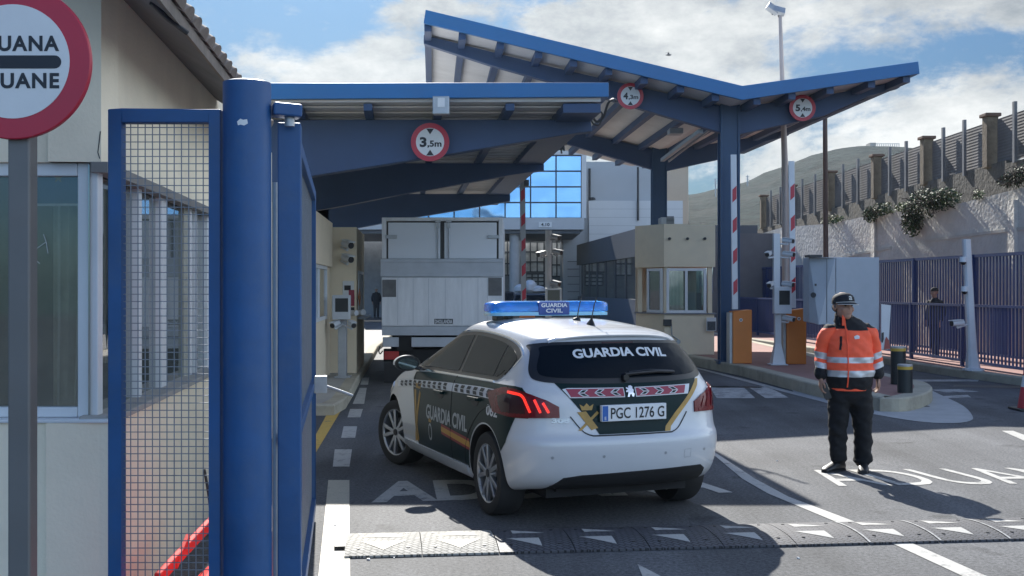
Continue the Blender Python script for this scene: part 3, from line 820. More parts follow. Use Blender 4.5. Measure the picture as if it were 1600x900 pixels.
    # handles
    for yh, zh in ((1.10, 0.82), (0.24, 0.842)):
        cup = decal('handle_cup', [(yh + 0.085 * math.cos(t), zh + 0.04 * math.sin(t)) for t in [2 * math.pi * i / 14 for i in range(14)]], side, INK, 0.0055)
        hb = MB(); p = shrink([(yh + 0.10, zh + 0.014), (yh - 0.10, zh + 0.018)], side, 0.032)
        hb.bar(p[0], p[1], 0.016, 0.028); q = shrink([(yh + 0.10, zh + 0.014), (yh - 0.10, zh + 0.018)], side, 0.0)
        hb.bar(p[0], q[0], 0.02, 0.026); hb.bar(p[1], q[1], 0.02, 0.026)
        hb.build('door_handle', CARGREEN, CAR, world=False, bevel=0.006)
    # mirror
    mi = MB()
    mi.loft([[V((sx * (0.90 + dx), 1.80 + dy, 1.035 + dz)) for dx, dz in [(r * 0.115 * math.cos(t) + 0.055, r * 0.068 * math.sin(t)) for t in [2 * math.pi * i / 16 for i in range(16)]]]
             for dy, r in ((0.0, 0.93), (0.012, 1.0), (0.05, 1.02), (0.11, 0.85), (0.145, 0.45))])
    mo = mi.build('wing_mirror', CARBLACK, CAR, smooth=True, world=False)
    ms = MB(); ms.bar((sx * 0.80, 1.86, 0.985), (sx * 0.90, 1.85, 1.0), 0.07, 0.04); ms.build('mirror_arm', CARBLACK, mo, world=False, bevel=0.01)
    mg = MB(); mg.poly([V((sx * (0.955 + 0.095 * math.cos(t)), 1.795, 1.035 + 0.052 * math.sin(t))) for t in [2 * math.pi * i / 20 for i in range(20)]])
    mg.build('mirror_glass', mat('dark_mirror', (0.10, 0.12, 0.11), 0.03, 0.9, var=0), mo, world=False)
    mcap = MB(); mcap.loft([[V((sx * (0.955 + r * 0.121 * math.cos(t)), 1.80 + dy, 1.037 + r * 0.073 * math.sin(t))) for t in [R(-10 + 200 * i / 14) for i in range(15)]] for dy, r in ((0.015, 1.0), (0.06, 1.02), (0.11, 0.9), (0.15, 0.55))], cap=False)
    mcap.build('mirror_cap', CARWHITE, mo, smooth=True, world=False)
    # headlamp
    decal('headlamp', [(3.18, 0.70), (2.72, 0.80), (2.66, 0.76), (2.85, 0.66), (3.15, 0.60)], side, CHROME, 0.006)

# tail lamps, wrapped round the corner
for s in (-1, 1):
    D = diag(s, 34)
    # a runs outward from the lamp's middle
    A = lambda a: a * s
    lamp = [(-0.24, 0.792), (-0.235, 0.87), (-0.15, 0.915), (-0.03, 0.955), (0.10, 0.985), (0.20, 0.985), (0.335, 0.945), (0.37, 0.925), (0.335, 0.86), (0.30, 0.80), (0.10, 0.788)]
    lm = decal('tail_lamp', [(A(a), c) for a, c in lamp], D, LAMPRED, 0.012, cell=0.03)
    sm_ = [(0.00, 0.815), (0.02, 0.93), (0.09, 0.955), (0.17, 0.945), (0.25, 0.92), (0.235, 0.86), (0.20, 0.815)]
    decal('smoked_lens', [(A(a), c) for a, c in sm_], D, LAMPDARK, 0.0145, lm, 0.03)
    for pts in ([(0.15, 0.957), (0.06, 0.95), (0.02, 0.932), (-0.008, 0.885), (-0.035, 0.828)], [(-0.062, 0.918), (-0.085, 0.875), (-0.108, 0.828)], [(-0.122, 0.898), (-0.145, 0.862), (-0.165, 0.828)]):
        decal('claw_light', strip_poly([(A(a), c) for a, c in spline(pts, 3)], 0.017), D, LAMPLIT if s < 0 else LAMPRED, 0.0172, lm, 0.02)
    decal('lower_reflector', [(A(a), c) for a, c in [(-0.20, 0.798), (-0.20, 0.818), (0.22, 0.818), (0.24, 0.798)]], D, LAMPRED, 0.0145, lm, 0.03)

# rear end
rg = [(-0.65, 1.045), (-0.70, 1.10), (-0.645, 1.24), (-0.60, 1.305), (-0.3, 1.325), (0, 1.33), (0.3, 1.325), (0.60, 1.305), (0.645, 1.24), (0.70, 1.10), (0.65, 1.045), (0.4, 1.028), (0, 1.022), (-0.4, 1.028)]
rg = [(p.x, p.y) for p in spline(rg, 5, True)]
rs = decal('rear_window_surround', rg, 'B', CARBLACK, 0.0045, cell=0.025)
rw = decal('rear_window', [(x * 0.925, 1.06 + (z - 1.022) * 0.80) for x, z in rg], 'B', CARGLASS, 0.0075, rs, cell=0.025)
decal_text('rear_lettering', 'GUARDIA CIVIL', (0.005, 1.213), (1, 0), (0, 1), 0.058, 0.765, 'B', LIVWHITE, 0.0105, 0.035, rs, bow=0.012)
gp = [(-0.56, 1.022), (-0.62, 1.042), (-0.4, 1.026), (0, 1.02), (0.4, 1.026), (0.60, 1.04), (0.565, 0.99), (0.36, 0.78), (0.27, 0.655), (-0.27, 0.655), (-0.50, 0.97)]
gp = [(-0.56, 1.035), (-0.40, 1.04), (0, 1.034), (0.40, 1.04), (0.62, 1.042), (0.585, 0.99), (0.37, 0.79), (0.285, 0.70), (0.275, 0.668), (-0.27, 0.668), (-0.30, 0.72), (-0.52, 0.985)]
gpan = decal('green_tailgate_panel', gp, 'B', CARGREEN, 0.003)
decal('gold_edge', [(0.62, 1.034), (0.645, 1.03), (0.615, 0.985), (0.405, 0.785), (0.32, 0.70), (0.31, 0.668), (0.262, 0.668), (0.275, 0.705), (0.362, 0.795), (0.578, 0.995)], 'B', GOLD, 0.0048, gpan)
for s in (-1, 1):
    bar = [(s * 0.045, 0.925), (s * 0.045, 0.992), (s * 0.475, 0.998), (s * 0.515, 0.990), (s * 0.47, 0.93)] if s < 0 else [(0.045, 0.925), (0.50, 0.93), (0.535, 0.998), (0.045, 0.992)]
    wb = decal('livery_band', bar, 'B', LIVWHITE, 0.0055, cell=0.02)
    bar2 = [(s * 0.052, 0.931), (s * 0.052, 0.986), (s * 0.49, 0.991), (s * 0.462, 0.936)]
    rb = decal('livery_red_field', bar2, 'B', LIVREDM, 0.0082, wb, cell=0.02)
    for k in range(3):
        x = 0.105 + 0.125 * k; zc = 0.9600
        for q in (1, -1):
            up_ = [(x + 0.055, zc + q * 0.001), (x + 0.005, zc + q * 0.001), (x - 0.030, zc + q * 0.023), (x + 0.020, zc + q * 0.023)]
            decal('chevron', [(s * a, c) for a, c in up_], 'B', LIVWHITE, 0.0105, wb, cell=0.02)
            cc_ = [(x + 0.040, zc + q * 0.004), (x + 0.010, zc + q * 0.004), (x - 0.014, zc + q * 0.0185), (x + 0.014, zc + q * 0.0185)]
            decal('chevron_core', [(s * a, c) for a, c in cc_], 'B', CARGREEN, 0.0125, wb, cell=0.02)
# rampant cat emblem in the middle
lion = [(-0.025, 0.925), (-0.012, 0.928), (-0.008, 0.945), (0.006, 0.940), (0.010, 0.925), (0.026, 0.926), (0.018, 0.945), (0.014, 0.960), (0.030, 0.958), (0.034, 0.966), (0.014, 0.974), (0.030, 0.984),
        (0.026, 0.992), (0.008, 0.986), (0.006, 1.000), (-0.012, 1.004), (-0.026, 0.994), (-0.022, 0.982), (-0.032, 0.972), (-0.024, 0.955), (-0.034, 0.945)]
decal('rear_badge', [(-a, c) for a, c in lion], 'B', CHROME, 0.010)
# gold crown and crossed emblem on the left of the tailgate
cr = decal('gold_crown', [(-0.39, 0.842), (-0.315, 0.842), (-0.300, 0.885), (-0.330, 0.868), (-0.352, 0.892), (-0.375, 0.868), (-0.405, 0.885)], 'B', GOLD, 0.0055)
decal('gold_sword', [(-0.275, 0.835), (-0.262, 0.82), (-0.40, 0.70), (-0.425, 0.70)], 'B', GOLD, 0.0055, cr)
decal('gold_fasces', [(-0.425, 0.83), (-0.36, 0.835), (-0.275, 0.715), (-0.325, 0.70)], 'B', GOLD, 0.0065, cr)
decal_text('model_lettering', '308', (-0.545, 0.758), (1, 0.0), (0, 1), 0.03, 0.125, 'B', ALLOY, 0.007, 0.05)
# tailgate gap lines
line('tailgate_gap', spline([(-0.475, 0.80), (-0.43, 0.74), (-0.385, 0.69), (-0.33, 0.664), (-0.25, 0.66), (0.25, 0.66), (0.33, 0.664), (0.385, 0.69), (0.43, 0.74), (0.475, 0.80)], 3), 0.007, 'B', INK, 0.0055)
# plate
pl = MB(); yb = -0.748
pl.bb(-0.262, 0.262, yb - 0.006, yb + 0.03, 0.762, 0.878); plate = pl.build('number_plate', PLATEW, CAR, world=False, bevel=0.003)
pb = MB(); pb.bb(-0.257, -0.213, yb - 0.0078, yb - 0.0062, 0.766, 0.874); pb.build('blue_band', PLATEB, plate, world=False)
pt = MB(); put_text(pt, 'PGC 1276 G', V((0.026, yb - 0.0085, 0.782)), V((1, 0, 0)), V((0, 0, 1)), 0.076, 0.435, 0.012); pt.build('plate_lettering', INK, plate, world=False)
pe = MB(); put_text(pe, 'E', V((-0.235, yb - 0.009, 0.775)), V((1, 0, 0)), V((0, 0, 1)), 0.022, None, 0.02); pe.build('country_letter', LIVWHITE, plate, world=False)
# bumper: dark lower insert, towing cover, sensor, brake light, wiper, spoiler
decal('lower_bumper_insert', [(-0.66, 0.235), (-0.58, 0.315), (-0.53, 0.365), (-0.40, 0.382), (0, 0.392), (0.45, 0.400), (0.60, 0.398), (0.645, 0.37), (0.66, 0.235)], 'B', CARUNDER, 0.008)
line('tow_cover', [(0.42, 0.47), (0.48, 0.47), (0.48, 0.53), (0.42, 0.53), (0.42, 0.473)], 0.004, 'B', GREYSTEEL, 0.002)
for x in (-0.62, -0.25, 0.25, 0.62):
    decal('parking_sensor', [(x + 0.011 * math.cos(t), 0.515 + 0.011 * math.sin(t)) for t in [2 * math.pi * i / 12 for i in range(12)]], 'B', GREYSTEEL, 0.002)
decal('third_brake_light', [(-0.13, 1.308), (0.13, 1.308), (0.13, 1.317), (-0.13, 1.317)], 'B', LAMPDARK, 0.007)
wp = MB(); p = shrink([(-0.02, 1.075), (0.12, 1.083), (0.27, 1.088), (0.40, 1.08)], 'B', 0.028)
wp.tube(p, 0.011, 8); q = shrink([(-0.02, 1.06)], 'B', 0.012); wp.cyl(q[0] + V((0, 0.02, 0)), q[0] - V((0, 0.03, 0)), 0.028, 0.024)
p2 = shrink([(0.02, 1.092), (0.2, 1.104), (0.40, 1.092)], 'B', 0.018); wp.tube(p2, 0.008, 6)
wp.build('rear_wiper', CARBLACK, CAR, world=False)
# roof spoiler lip
sp = MB()
rings = []
for i in range(17):
    x = -0.52 + 1.04 * i / 16; h = CARBVH.ray_cast(V((x, -0.36, 3)), V((0, 0, -1)))[0]
    yo = -0.485 + 0.10 * (abs(x) / 0.52) ** 3
    zb = h.z - 0.012
    rings.append([V((x, -0.30, h.z + 0.002 - 0.002)), V((x, (yo - 0.36) / 2, h.z + 0.004)), V((x, yo, h.z - 0.014)), V((x, yo + 0.004, h.z - 0.024)), V((x, -0.36, h.z - 0.05)), V((x, -0.28, h.z - 0.04))])
sp.loft(rings); sp.build('roof_spoiler', CARWHITE, CAR, smooth=True, world=False)
# windscreen and grille (front, for other views)
decal('windscreen', [(-0.62, 1.06), (-0.56, 1.18), (-0.48, 1.30), (0, 1.325), (0.48, 1.30), (0.56, 1.18), (0.62, 1.06), (0, 1.04)], 'F', CARGLASS, 0.005)
decal('grille', [(-0.42, 0.50), (-0.48, 0.62), (0.48, 0.62), (0.42, 0.50)], 'F', CARBLACK, 0.006)
decal('lower_grille', [(-0.5, 0.30), (-0.55, 0.40), (0.55, 0.40), (0.5, 0.30)], 'F', CARBLACK, 0.006)
# roof seams, antennas
for s in (-1, 1):
    line('roof_seam', [(s * 0.50, -0.2), (s * 0.53, 0.3), (s * 0.53, 0.9), (s * 0.50, 1.2)], 0.012, 'T', INK, 0.002)
line('roof_rear_seam', [(-0.47, -0.16), (0, -0.19), (0.47, -0.16)], 0.006, 'T', INK, 0.002)
zr = lambda x, y: CARBVH.ray_cast(V((x, y, 3)), V((0, 0, -1)))[0].z
for x, y, hh, le in ((0.0, -0.02, 0.055, 0.20), (0.055, 0.36, 0.03, 0.22)):
    an = MB(); z = zr(x, y)
    an.loft([[V((x + 0.028 * k * math.cos(t), y + 0.06 * k * math.sin(t) - dy, z + dz)) for t in [2 * math.pi * i / 12 for i in range(12)]] for dz, k, dy in ((-0.004, 1.0, 0), (0.014, 0.85, 0), (hh * 0.8, 0.3, 0.015), (hh, 0.12, 0.02))])
    an.tube([V((x, y - 0.01, z + hh * 0.6)), V((x + 0.002, y - 0.06, z + hh + le * 0.5)), V((x + 0.004, y - 0.10, z + hh + le * 0.8))], 0.0045, 6)
    an.build('roof_antenna', BLACKPL, CAR, smooth=True, world=False)

# light bar
BARBLUE = bpy.data.materials.new('blue_light_bar'); BARBLUE.use_nodes = True
_b = BARBLUE.node_tree.nodes['Principled BSDF']; _b.inputs['Base Color'].default_value = (0.03, 0.36, 0.95, 1); _b.inputs['Roughness'].default_value = 0.22
_b.inputs['Transmission Weight'].default_value = 0.6; _b.inputs['IOR'].default_value = 1.35; _b.inputs['Coat Weight'].default_value = 0.6
BARCLEAR = mat('pale_lens_base', (0.30, 0.62, 0.80), 0.12, var=0.05, coat=1.0)
yb, zb = 0.85, 1.482
def barsec(x, k, z0, z1, dep):
    pts = [(-dep, z0 + 0.006), (-dep, z0 + 0.045 if z1 > 0.06 else z1 - 0.005), (-dep * 0.82, z1 - 0.008), (-dep * 0.6, z1), (dep * 0.6, z1), (dep * 0.82, z1 - 0.008), (dep, z0 + 0.045 if z1 > 0.06 else z1 - 0.005), (dep, z0 + 0.006)]
    return [V((x, yb + y * k, zb + z0 + (z - z0) * (0.55 + 0.45 * k))) for y, z in pts]
lb = MB(); lb.loft([barsec(x, k, 0.036, 0.128, 0.155) for x, k in ((-0.545, 0.50), (-0.535, 0.66), (-0.50, 0.86), (-0.45, 0.98), (-0.40, 1), (0.40, 1), (0.45, 0.98), (0.50, 0.86), (0.535, 0.66), (0.545, 0.50))])
bar = lb.build('light_bar', BARBLUE, CAR, smooth=True, world=False)
lb = MB(); lb.loft([barsec(x, k, 0.0, 0.042, 0.16) for x, k in ((-0.54, 0.55), (-0.51, 0.80), (-0.43, 0.99), (0.43, 0.99), (0.51, 0.80), (0.54, 0.55))])
lb.build('lens_base', BARCLEAR, bar, smooth=True, world=False)
lb = MB()
for i in range(-5, 6):
    if abs(i) != 4: continue
    lb.cyl((i * 0.09, yb, zb + 0.036), (i * 0.09, yb, zb + 0.085), 0.034, 0.02, 12)
lb.build('reflector', mat('pale_blue_reflector', (0.35, 0.6, 0.8), 0.4, var=0), bar, world=False)
lb = MB(); lb.bb(-0.145, 0.145, yb - 0.163, yb + 0.163, zb + 0.008, zb + 0.123)
BARNAVY = mat('blue_bar_centre', (0.012, 0.055, 0.26), 0.3, var=0.1, coat=0.5)
ctr = lb.build('centre_panel', BARNAVY, bar, world=False, bevel=0.012)
lt = MB()
put_text(lt, 'GUARDIA', V((0, yb - 0.1655, zb + 0.078)), V((1, 0, 0)), V((0, 0, 1)), 0.031, 0.24, 0.03)
put_text(lt, 'CIVIL', V((0, yb - 0.1655, zb + 0.032)), V((1, 0, 0)), V((0, 0, 1)), 0.031, 0.155, 0.03)
lt.build('bar_lettering', LIVWHITE, bar, world=False)
ft = MB()
for x in (-0.45, -0.36, 0.36, 0.45):
    z = zr(x, yb); ft.bb(x - 0.03, x + 0.03, yb - 0.06, yb + 0.06, z - 0.004, zb + 0.004)
ft.build('bar_feet', BLACKPL, bar, world=False, bevel=0.006)

# wheels
def wheel(x, y, s, steer=0.0):
    M = Matrix.Translation(V((x, y, WR))) @ Matrix.Rotation(R(steer), 4, 'Z') @ Matrix.Rotation(R(90) * s, 4, 'Y')   # local z = outward
    b = MB(); b.lathe([(0.222, -0.10), (0.27, -0.108), (0.302, -0.10), (0.314, -0.075), (0.316, 0), (0.314, 0.075), (0.302, 0.10), (0.27, 0.108), (0.222, 0.098)], M, 48, closed=True)
    wh = b.build('wheel', RUBBER, CAR, smooth=True, world=False)
    b = MB()
    b.lathe([(0.224, -0.095), (0.21, -0.08), (0.205, 0.05), (0.210, 0.088), (0.224, 0.100), (0.229, 0.095)], M, 48, closed=True)
    for k in range(5):
        for dt in (-9.5, 9.5):
            t = R(72 * k + dt + 18); t2 = R(72 * k + dt * 1.45 + 18)
            p0 = M @ V((0.045 * math.cos(t), 0.045 * math.sin(t), 0.078)); p1 = M @ V((0.214 * math.cos(t2), 0.214 * math.sin(t2), 0.082))
            up = (M.to_3x3() @ V((0, 0, 1)))
            b.bar(p0, p1, 0.034, 0.03, up=up)
    b.cyl(M @ V((0, 0, 0.04)), M @ V((0, 0, 0.092)), 0.062, 0.05, 24)
    b.build('rim', ALLOY, wh, smooth=True, world=False, bevel=0.004)
    b = MB(); b.cyl(M @ V((0, 0, 0.0)), M @ V((0, 0, 0.025)), 0.15, n=32); b.build('brake_disc', DARKMET, wh, world=False)
    b = MB(); b.cyl(M @ V((0, 0, 0.0921)), M @ V((0, 0, 0.098)), 0.032, 0.030, 20); b.build('hub_cap', BLACKPL, wh, world=False)
wheel(-0.762, 0, -1); wheel(0.762, 0, 1); wheel(-0.762, FAXLE, -1, 17); wheel(0.762, FAXLE, 1, 17)
un = MB(); un.bb(-0.58, 0.58, -0.48, 3.1, 0.19, 0.34); un.bb(-0.52, 0.52, -0.52, -0.3, 0.24, 0.36)
un.cyl((-0.70, 0, WR), (0.70, 0, WR), 0.05); un.build('underbody', CARUNDER, CAR, world=False)
# ------------------------------------------------------------------ customs canopies
def vp_dx(vp): return (vp - 800) / F      # sideways drift per metre of depth along a lane that vanishes at px vp
def beam(mb, pts, z, th=0.22, mi=0):
    """flat-sided beam whose outline the photo shows at depth z"""
    mb.prism([P(x, y, z) for x, y in pts], (0, th, 0), mi)

# --- near, left: flat roof
z0 = 15.45; d1 = vp_dx(632); zend = 33.0
low = thing('customs_canopy', 'low flat blue roofed canopy over the left lane, carrying the 3.5 m sign', 'canopy', (-1.5, z0, 0))
zt = Zh(130, z0); zb_ = Zh(158, z0); xr = X(951, z0); xl = -7.0
b = MB(); b.prism([(xl, z0, zb_), (xr, z0, zb_ + 0.06), (xr, z0, zt + 0.01), (xl, z0, zt)], (0, 0.09, 0))
b.build('fascia', BLUE2, low, bevel=0.008)
xe = lambda z: xr + d1 * (z - z0)
b = MB(); b.prism([(xr - 0.09 , z0 + 0.095, zb_ + 0.06), (xr, z0 + 0.095, zb_ + 0.06), (xr, z0 + 0.095, zt), (xr - 0.09, z0 + 0.095, zt)], (d1 * (zend - z0), zend - z0, 0))
b.build('side_fascia', BLUE2, low)
zroof = zb_ - 0.01
b = MB(); b.prism([(xl, z0 + 0.1, zroof), (xr - 0.1, z0 + 0.1, zroof + 0.02), (xr - 0.1, z0 + 0.1, zroof + 0.14), (xl, z0 + 0.1, zroof + 0.14)], (d1 * (zend - z0), zend - z0, 0))
b.build('roof_sheet', UNDERSIDE, low)
for k in range(9):       # purlins run along the lane
    px = 797 - k * 112
    x = X(px, z0)
    if x < xl + 0.3: break
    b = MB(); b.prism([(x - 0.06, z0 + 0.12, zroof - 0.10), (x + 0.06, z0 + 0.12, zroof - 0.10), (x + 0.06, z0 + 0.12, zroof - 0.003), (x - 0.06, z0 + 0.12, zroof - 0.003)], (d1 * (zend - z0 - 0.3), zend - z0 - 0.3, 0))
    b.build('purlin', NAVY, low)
b = MB()                 # ribs of the roof sheet, seen as fine lines from below
for k in range(34):
    z = z0 + 0.35 + k * 0.5
    b.bb(xl + d1 * (z - z0), xe(z) - 0.15, z, z + 0.05, zroof - 0.022, zroof - 0.002)
b.build('sheet_ribs', UNDERSIDE, low)
ztop = zroof - 0.103
def low_beam(z, pts):
    b = MB()
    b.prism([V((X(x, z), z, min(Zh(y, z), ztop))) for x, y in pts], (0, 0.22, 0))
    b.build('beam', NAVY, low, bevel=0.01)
low_beam(16.4, [(300, 186), (923, 182), (925, 205), (900, 208), (627, 253), (500, 273), (300, 310)])
low_beam(22.1, [(380, 252), (850, 250), (850, 266), (800, 273), (640, 301), (533, 322), (380, 348)])
low_beam(29.3, [(430, 303), (797, 303), (797, 314), (707, 330), (640, 341), (560, 356), (430, 376)])
for z, px in ((16.5, 384), (22.2, 455), (29.4, 506)):
    b = MB(); x = X(px, z); b.bb(x - 0.14, x + 0.14, z - 0.1, z + 0.3, 0, ztop - 0.25); b.build('column', NAVY, low)
# floodlight on the fascia
b = MB(); fx = X(690, z0); b.bb(fx - 0.115, fx + 0.115, z0 - 0.16, z0 - 0.002, Zh(181, z0), Zh(153, z0))
fo = b.build('floodlight', GREYSTEEL, low, bevel=0.012)
b = MB(); b.bb(X(685, z0), X(696, z0), z0 - 0.164, z0 - 0.158, Zh(170, z0), Zh(156, z0)); b.build('lamp_glass', SIGNWHITE, fo)
# cable and small lamps hanging at the roof's right end
b = MB(); q = [P(925, 180, 16.7), P(932, 190, 16.7), P(942, 184, 16.7), P(950, 162, 16.6), P(958, 155, 16.4), P(963, 158, 16.3)]
b.tube(spline(q, 6), 0.018, 6); q2 = [P(922, 176, 16.7), P(926, 192, 16.7), P(936, 195, 16.7), P(941, 178, 16.7), P(933, 172, 16.7)]
b.tube(spline(q2, 6), 0.014, 6); b.build('loose_cable', DARKMET, low)
for z, x, y in ((21.0, 880, 218), (21.4, 876, 226), (27.5, 822, 285)):
    b = MB(); p = P(x, y, z); b.bb(p.x - 0.05, p.x + 0.07, p.y - 0.1, p.y + 0.1, p.z - 0.1, p.z + 0.06); b.tube([p, p + V((0.02, 0, zroof - p.z))], 0.02, 6)
    b.build('hanging_bracket', DARKMET, low, bevel=0.006)
b = MB(); b.prism([(xr - 0.62, z0 + 0.12, zroof - 0.13), (xr - 0.10, z0 + 0.12, zroof - 0.13), (xr - 0.10, z0 + 0.12, zroof - 0.004), (xr - 0.62, z0 + 0.12, zroof - 0.004)], (d1 * (zend - z0 - 0.2), zend - z0 - 0.2, 0)); b.build('edge_channel', NAVY, low)

# --- far, right: butterfly roof
zf = 22.2; z1 = 23.2; z2 = 30.4; d2 = vp_dx(676); zq = 34.5
tall = thing('customs_canopy', 'tall blue butterfly roofed canopy over the middle and right lanes', 'canopy', (X(1140, z1), z1, 0))
T0, T1, T2 = P(665, 15, zf), P(1160, 134, zf), P(1435, 96, zf)
B0, B1, B2 = P(662, 36, zf), P(1160, 156, zf), P(1437, 115, zf)
b = MB()
for t0, t1, q1, q0 in ((T0, T1, B1, B0), (T1, T2, B2, B1)): b.prism([q0, q1, t1, t0], (0, 0.09, 0))
b.build('fascia', BLUE2, tall, bevel=0.006)
DV = V((d2 * (zq - zf), zq - zf, 0))
s0, s1, s2 = [p + V((0, 0.1, 0.03)) for p in (B0, B1, B2)]
for a, c, nm in ((s0, s1, 'roof_sheet'), (s1, s2, 'roof_sheet')):
    b = MB(); up = V((0, 0, 0.12)); b.prism([a, c, c + up, a + up], DV); b.build(nm, UNDERSIDE, tall)
for p, q, sg in ((B0, T0, 1), (B2, T2, -1)):
    b = MB(); o_ = V((0, 0.095, 0)); b.prism([p + o_, p + o_ + V((sg * 0.08, 0, 0)), q + o_ + V((sg * 0.08, 0, 0)), q + o_], DV); b.build('side_fascia', BLUE2, tall)
def onroof(px):
    x = X(px, zf)
    a, c = (s0, s1) if x < s1.x else (s1, s2)
    return V((x, zf + 0.12, a.z + (c.z - a.z) * (x - a.x) / (c.x - a.x)))
for px in (668, 722, 782, 842, 897, 952, 1008, 1065, 1120, 1185, 1240, 1300, 1365, 1420):
    p = onroof(px); b = MB()
    b.prism([p + V((-0.07, 0, -0.15)), p + V((0.07, 0, -0.15)), p + V((0.07, 0, -0.002)), p + V((-0.07, 0, -0.002))], (d2 * (zq - zf - 0.4), zq - zf - 0.4, 0)); b.build('purlin', NAVY, tall)
def tall_frame(z, s):
    def q(x, y):
        p = P(x, y, z1); k = V((X(x, z1) - X(1140, z1), 0, 0))
        return V((X(1140, z1) + d2 * (z - z1) + k.x, z, p.z))
    b = MB()
    up = [(662, 54), (765, 80), (865, 105), (1005, 137), (1138, 168)]; dn = [(1138, 210), (1123, 206), (1005, 171), (865, 129), (765, 101), (662, 68)]
    b.prism([q(*p) for p in up + dn], (0, 0.22, 0))
    up = [(1138.4, 168), (1225, 158), (1320, 143), (1406, 126)]; dn = [(1406, 137), (1357, 150), (1287, 181), (1155, 210), (1138.4, 212)]
    b.prism([q(*p) for p in up + dn], (0, 0.22, 0))
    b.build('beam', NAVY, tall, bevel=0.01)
    c = MB(); w_ = 0.18
    xc = X(1140, z1) + d2 * (z - z1); top = Zh(163, z1)
    for dx in (-w_, w_): c.bb(xc + dx - 0.022, xc + dx + 0.022, z - 0.08, z - 0.004, 0.15, top)
    c.bb(xc - 0.16, xc + 0.16, z - 0.05, z - 0.008, 0.15, top)
    for dx in (-w_, w_): c.bb(xc + dx - 0.018, xc + dx + 0.018, z + 0.222, z + 0.30, 0.15, top)
    c.bb(xc - 0.165, xc + 0.165, z + 0.225, z + 0.27, 0.15, top - 0.5)
    c.bb(xc - 0.26, xc + 0.26, z - 0.14, z + 0.36, 0.15, IH + 0.02)
    c.build('column', mat('column_blue', (0.020, 0.062, 0.135), 0.5, var=0.1), tall, bevel=0.006)
tall_frame(z1, 1); tall_frame(z2, 1)
# under-roof cable trays and lamps seen beyond the first frame
b = MB(); b.bar(P(1095, 205, 23.5), P(1035, 250, 28.5), 0.10, 0.08); b.bar(P(1108, 203, 23.5), P(1045, 252, 28.5), 0.03, 0.05); b.build('cable_tray', GREYSTEEL, tall)
b = MB(); p = P(1055, 206, 25); b.bb(p.x - 0.15, p.x + 0.15, p.y - 0.2, p.y + 0.2, p.z - 0.06, p.z + 0.06); b.build('roof_lamp', GREYSTEEL, tall, bevel=0.01)

# --- height signs
def disc(mb, c, r, y, n=48, mi=0): mb.poly([V((c.x + r * math.cos(t), y, c.z + r * math.sin(t))) for t in [2 * math.pi * i / n for i in range(n)]], mi)
def height_sign(px, py, r_px, z, big, small, label):
    c = P(px, py, z); r = r_px / F * z
    t = thing('height_limit_sign', label, 'height sign', (c.x, z, c.z), 0, 'round height limit signs on the canopies')
    b = MB(); b.cyl((c.x, z, c.z), (c.x, z + 0.03, c.z), r, n=48); pl_ = b.build('sign_plate', SIGNRED, t, smooth=True)
    b = MB(); b.cyl((c.x, z - 0.003, c.z), (c.x, z - 0.0002, c.z), r * 0.735, n=48); b.build('white_field', SIGNWHITE, t, smooth=True)
    b = MB()
    for s in (1, -1):
        b.poly([V((c.x - r * 0.2, z - 0.005, c.z + s * r * 0.70)), V((c.x + r * 0.2, z - 0.005, c.z + s * r * 0.70)), V((c.x, z - 0.005, c.z + s * r * 0.40))])
    put_text(b, big, V((c.x - r * 0.36, z - 0.005, c.z - r * 0.23)), V((1, 0, 0)), V((0, 0, 1)), r * 0.46, r * 0.36, 0.045)
    put_text(b, ',' + small + 'm', V((c.x + r * 0.23, z - 0.005, c.z - r * 0.23)), V((1, 0, 0)), V((0, 0, 1)), r * 0.30, r * 0.74, 0.035)
    b.build('sign_lettering', SIGNBLACK, t)
    b = MB(); b.bb(c.x - 0.03, c.x + 0.03, z + 0.031, z + 0.14, c.z - r * 0.6, c.z + r * 0.6); b.build('bracket', GREYSTEEL, t)
height_sign(672, 222, 30, 16.25, '3', '5', 'round red ringed height sign reading 3,5 m on the low canopy')
height_sign(985, 150, 20.5, 23.0, '4', '3', 'round red ringed height sign reading 4,3 m beside the low roof end')
height_sign(1254, 168.5, 20.5, 23.0, '5', '4', 'round red ringed height sign reading 5,4 m on the right wing')
# ------------------------------------------------------------------ customs house on the left, gate, round customs sign
LV_ = vp_dx(612)
zc = 5.47; cx = X(158, zc); DL = V((LV_, 1, 0)); NL = V((1, -LV_, 0)).normalized()    # along the lane, out of the side wall
house = thing('customs_house', 'cream customs house with tiled eaves and white framed corner windows', 'building', (cx - 2.5, zc + 4, 0))
def SW(s, out, z): return V((cx, zc, 0)) + DL * s + NL * out + V((0, 0, z))     # side wall coordinates
LEN = 7.6; ZS, ZL, ZW = 1.085, 2.335, 3.32
WXL = -7.0
W_ = MB()
# lintel wall above the glazing, base below it, front gable
th = 0.25
W_.hexa([SW(0, 0, ZL), SW(LEN, 0, ZL), SW(LEN, -th, ZL), SW(0, -th, ZL)], [SW(0, 0, ZW), SW(LEN, 0, ZW), SW(LEN, -th, ZW), SW(0, -th, ZW)])
bo_ = 0.05
W_.hexa([SW(-0.03, bo_, 0), SW(LEN, bo_, 0), SW(LEN, -th, 0), SW(-0.03, -th, 0)], [SW(-0.03, bo_, ZS - 0.02), SW(LEN, bo_, ZS - 0.02), SW(LEN, -th, ZS - 0.02), SW(-0.03, -th, ZS - 0.02)])
W_.hexa([SW(4.3, 0, ZS - 0.02), SW(LEN, 0, ZS - 0.02), SW(LEN, -th, ZS - 0.02), SW(4.3, -th, ZS - 0.02)], [SW(4.3, 0, ZL), SW(LEN, 0, ZL), SW(LEN, -th, ZL), SW(4.3, -th, ZL)])
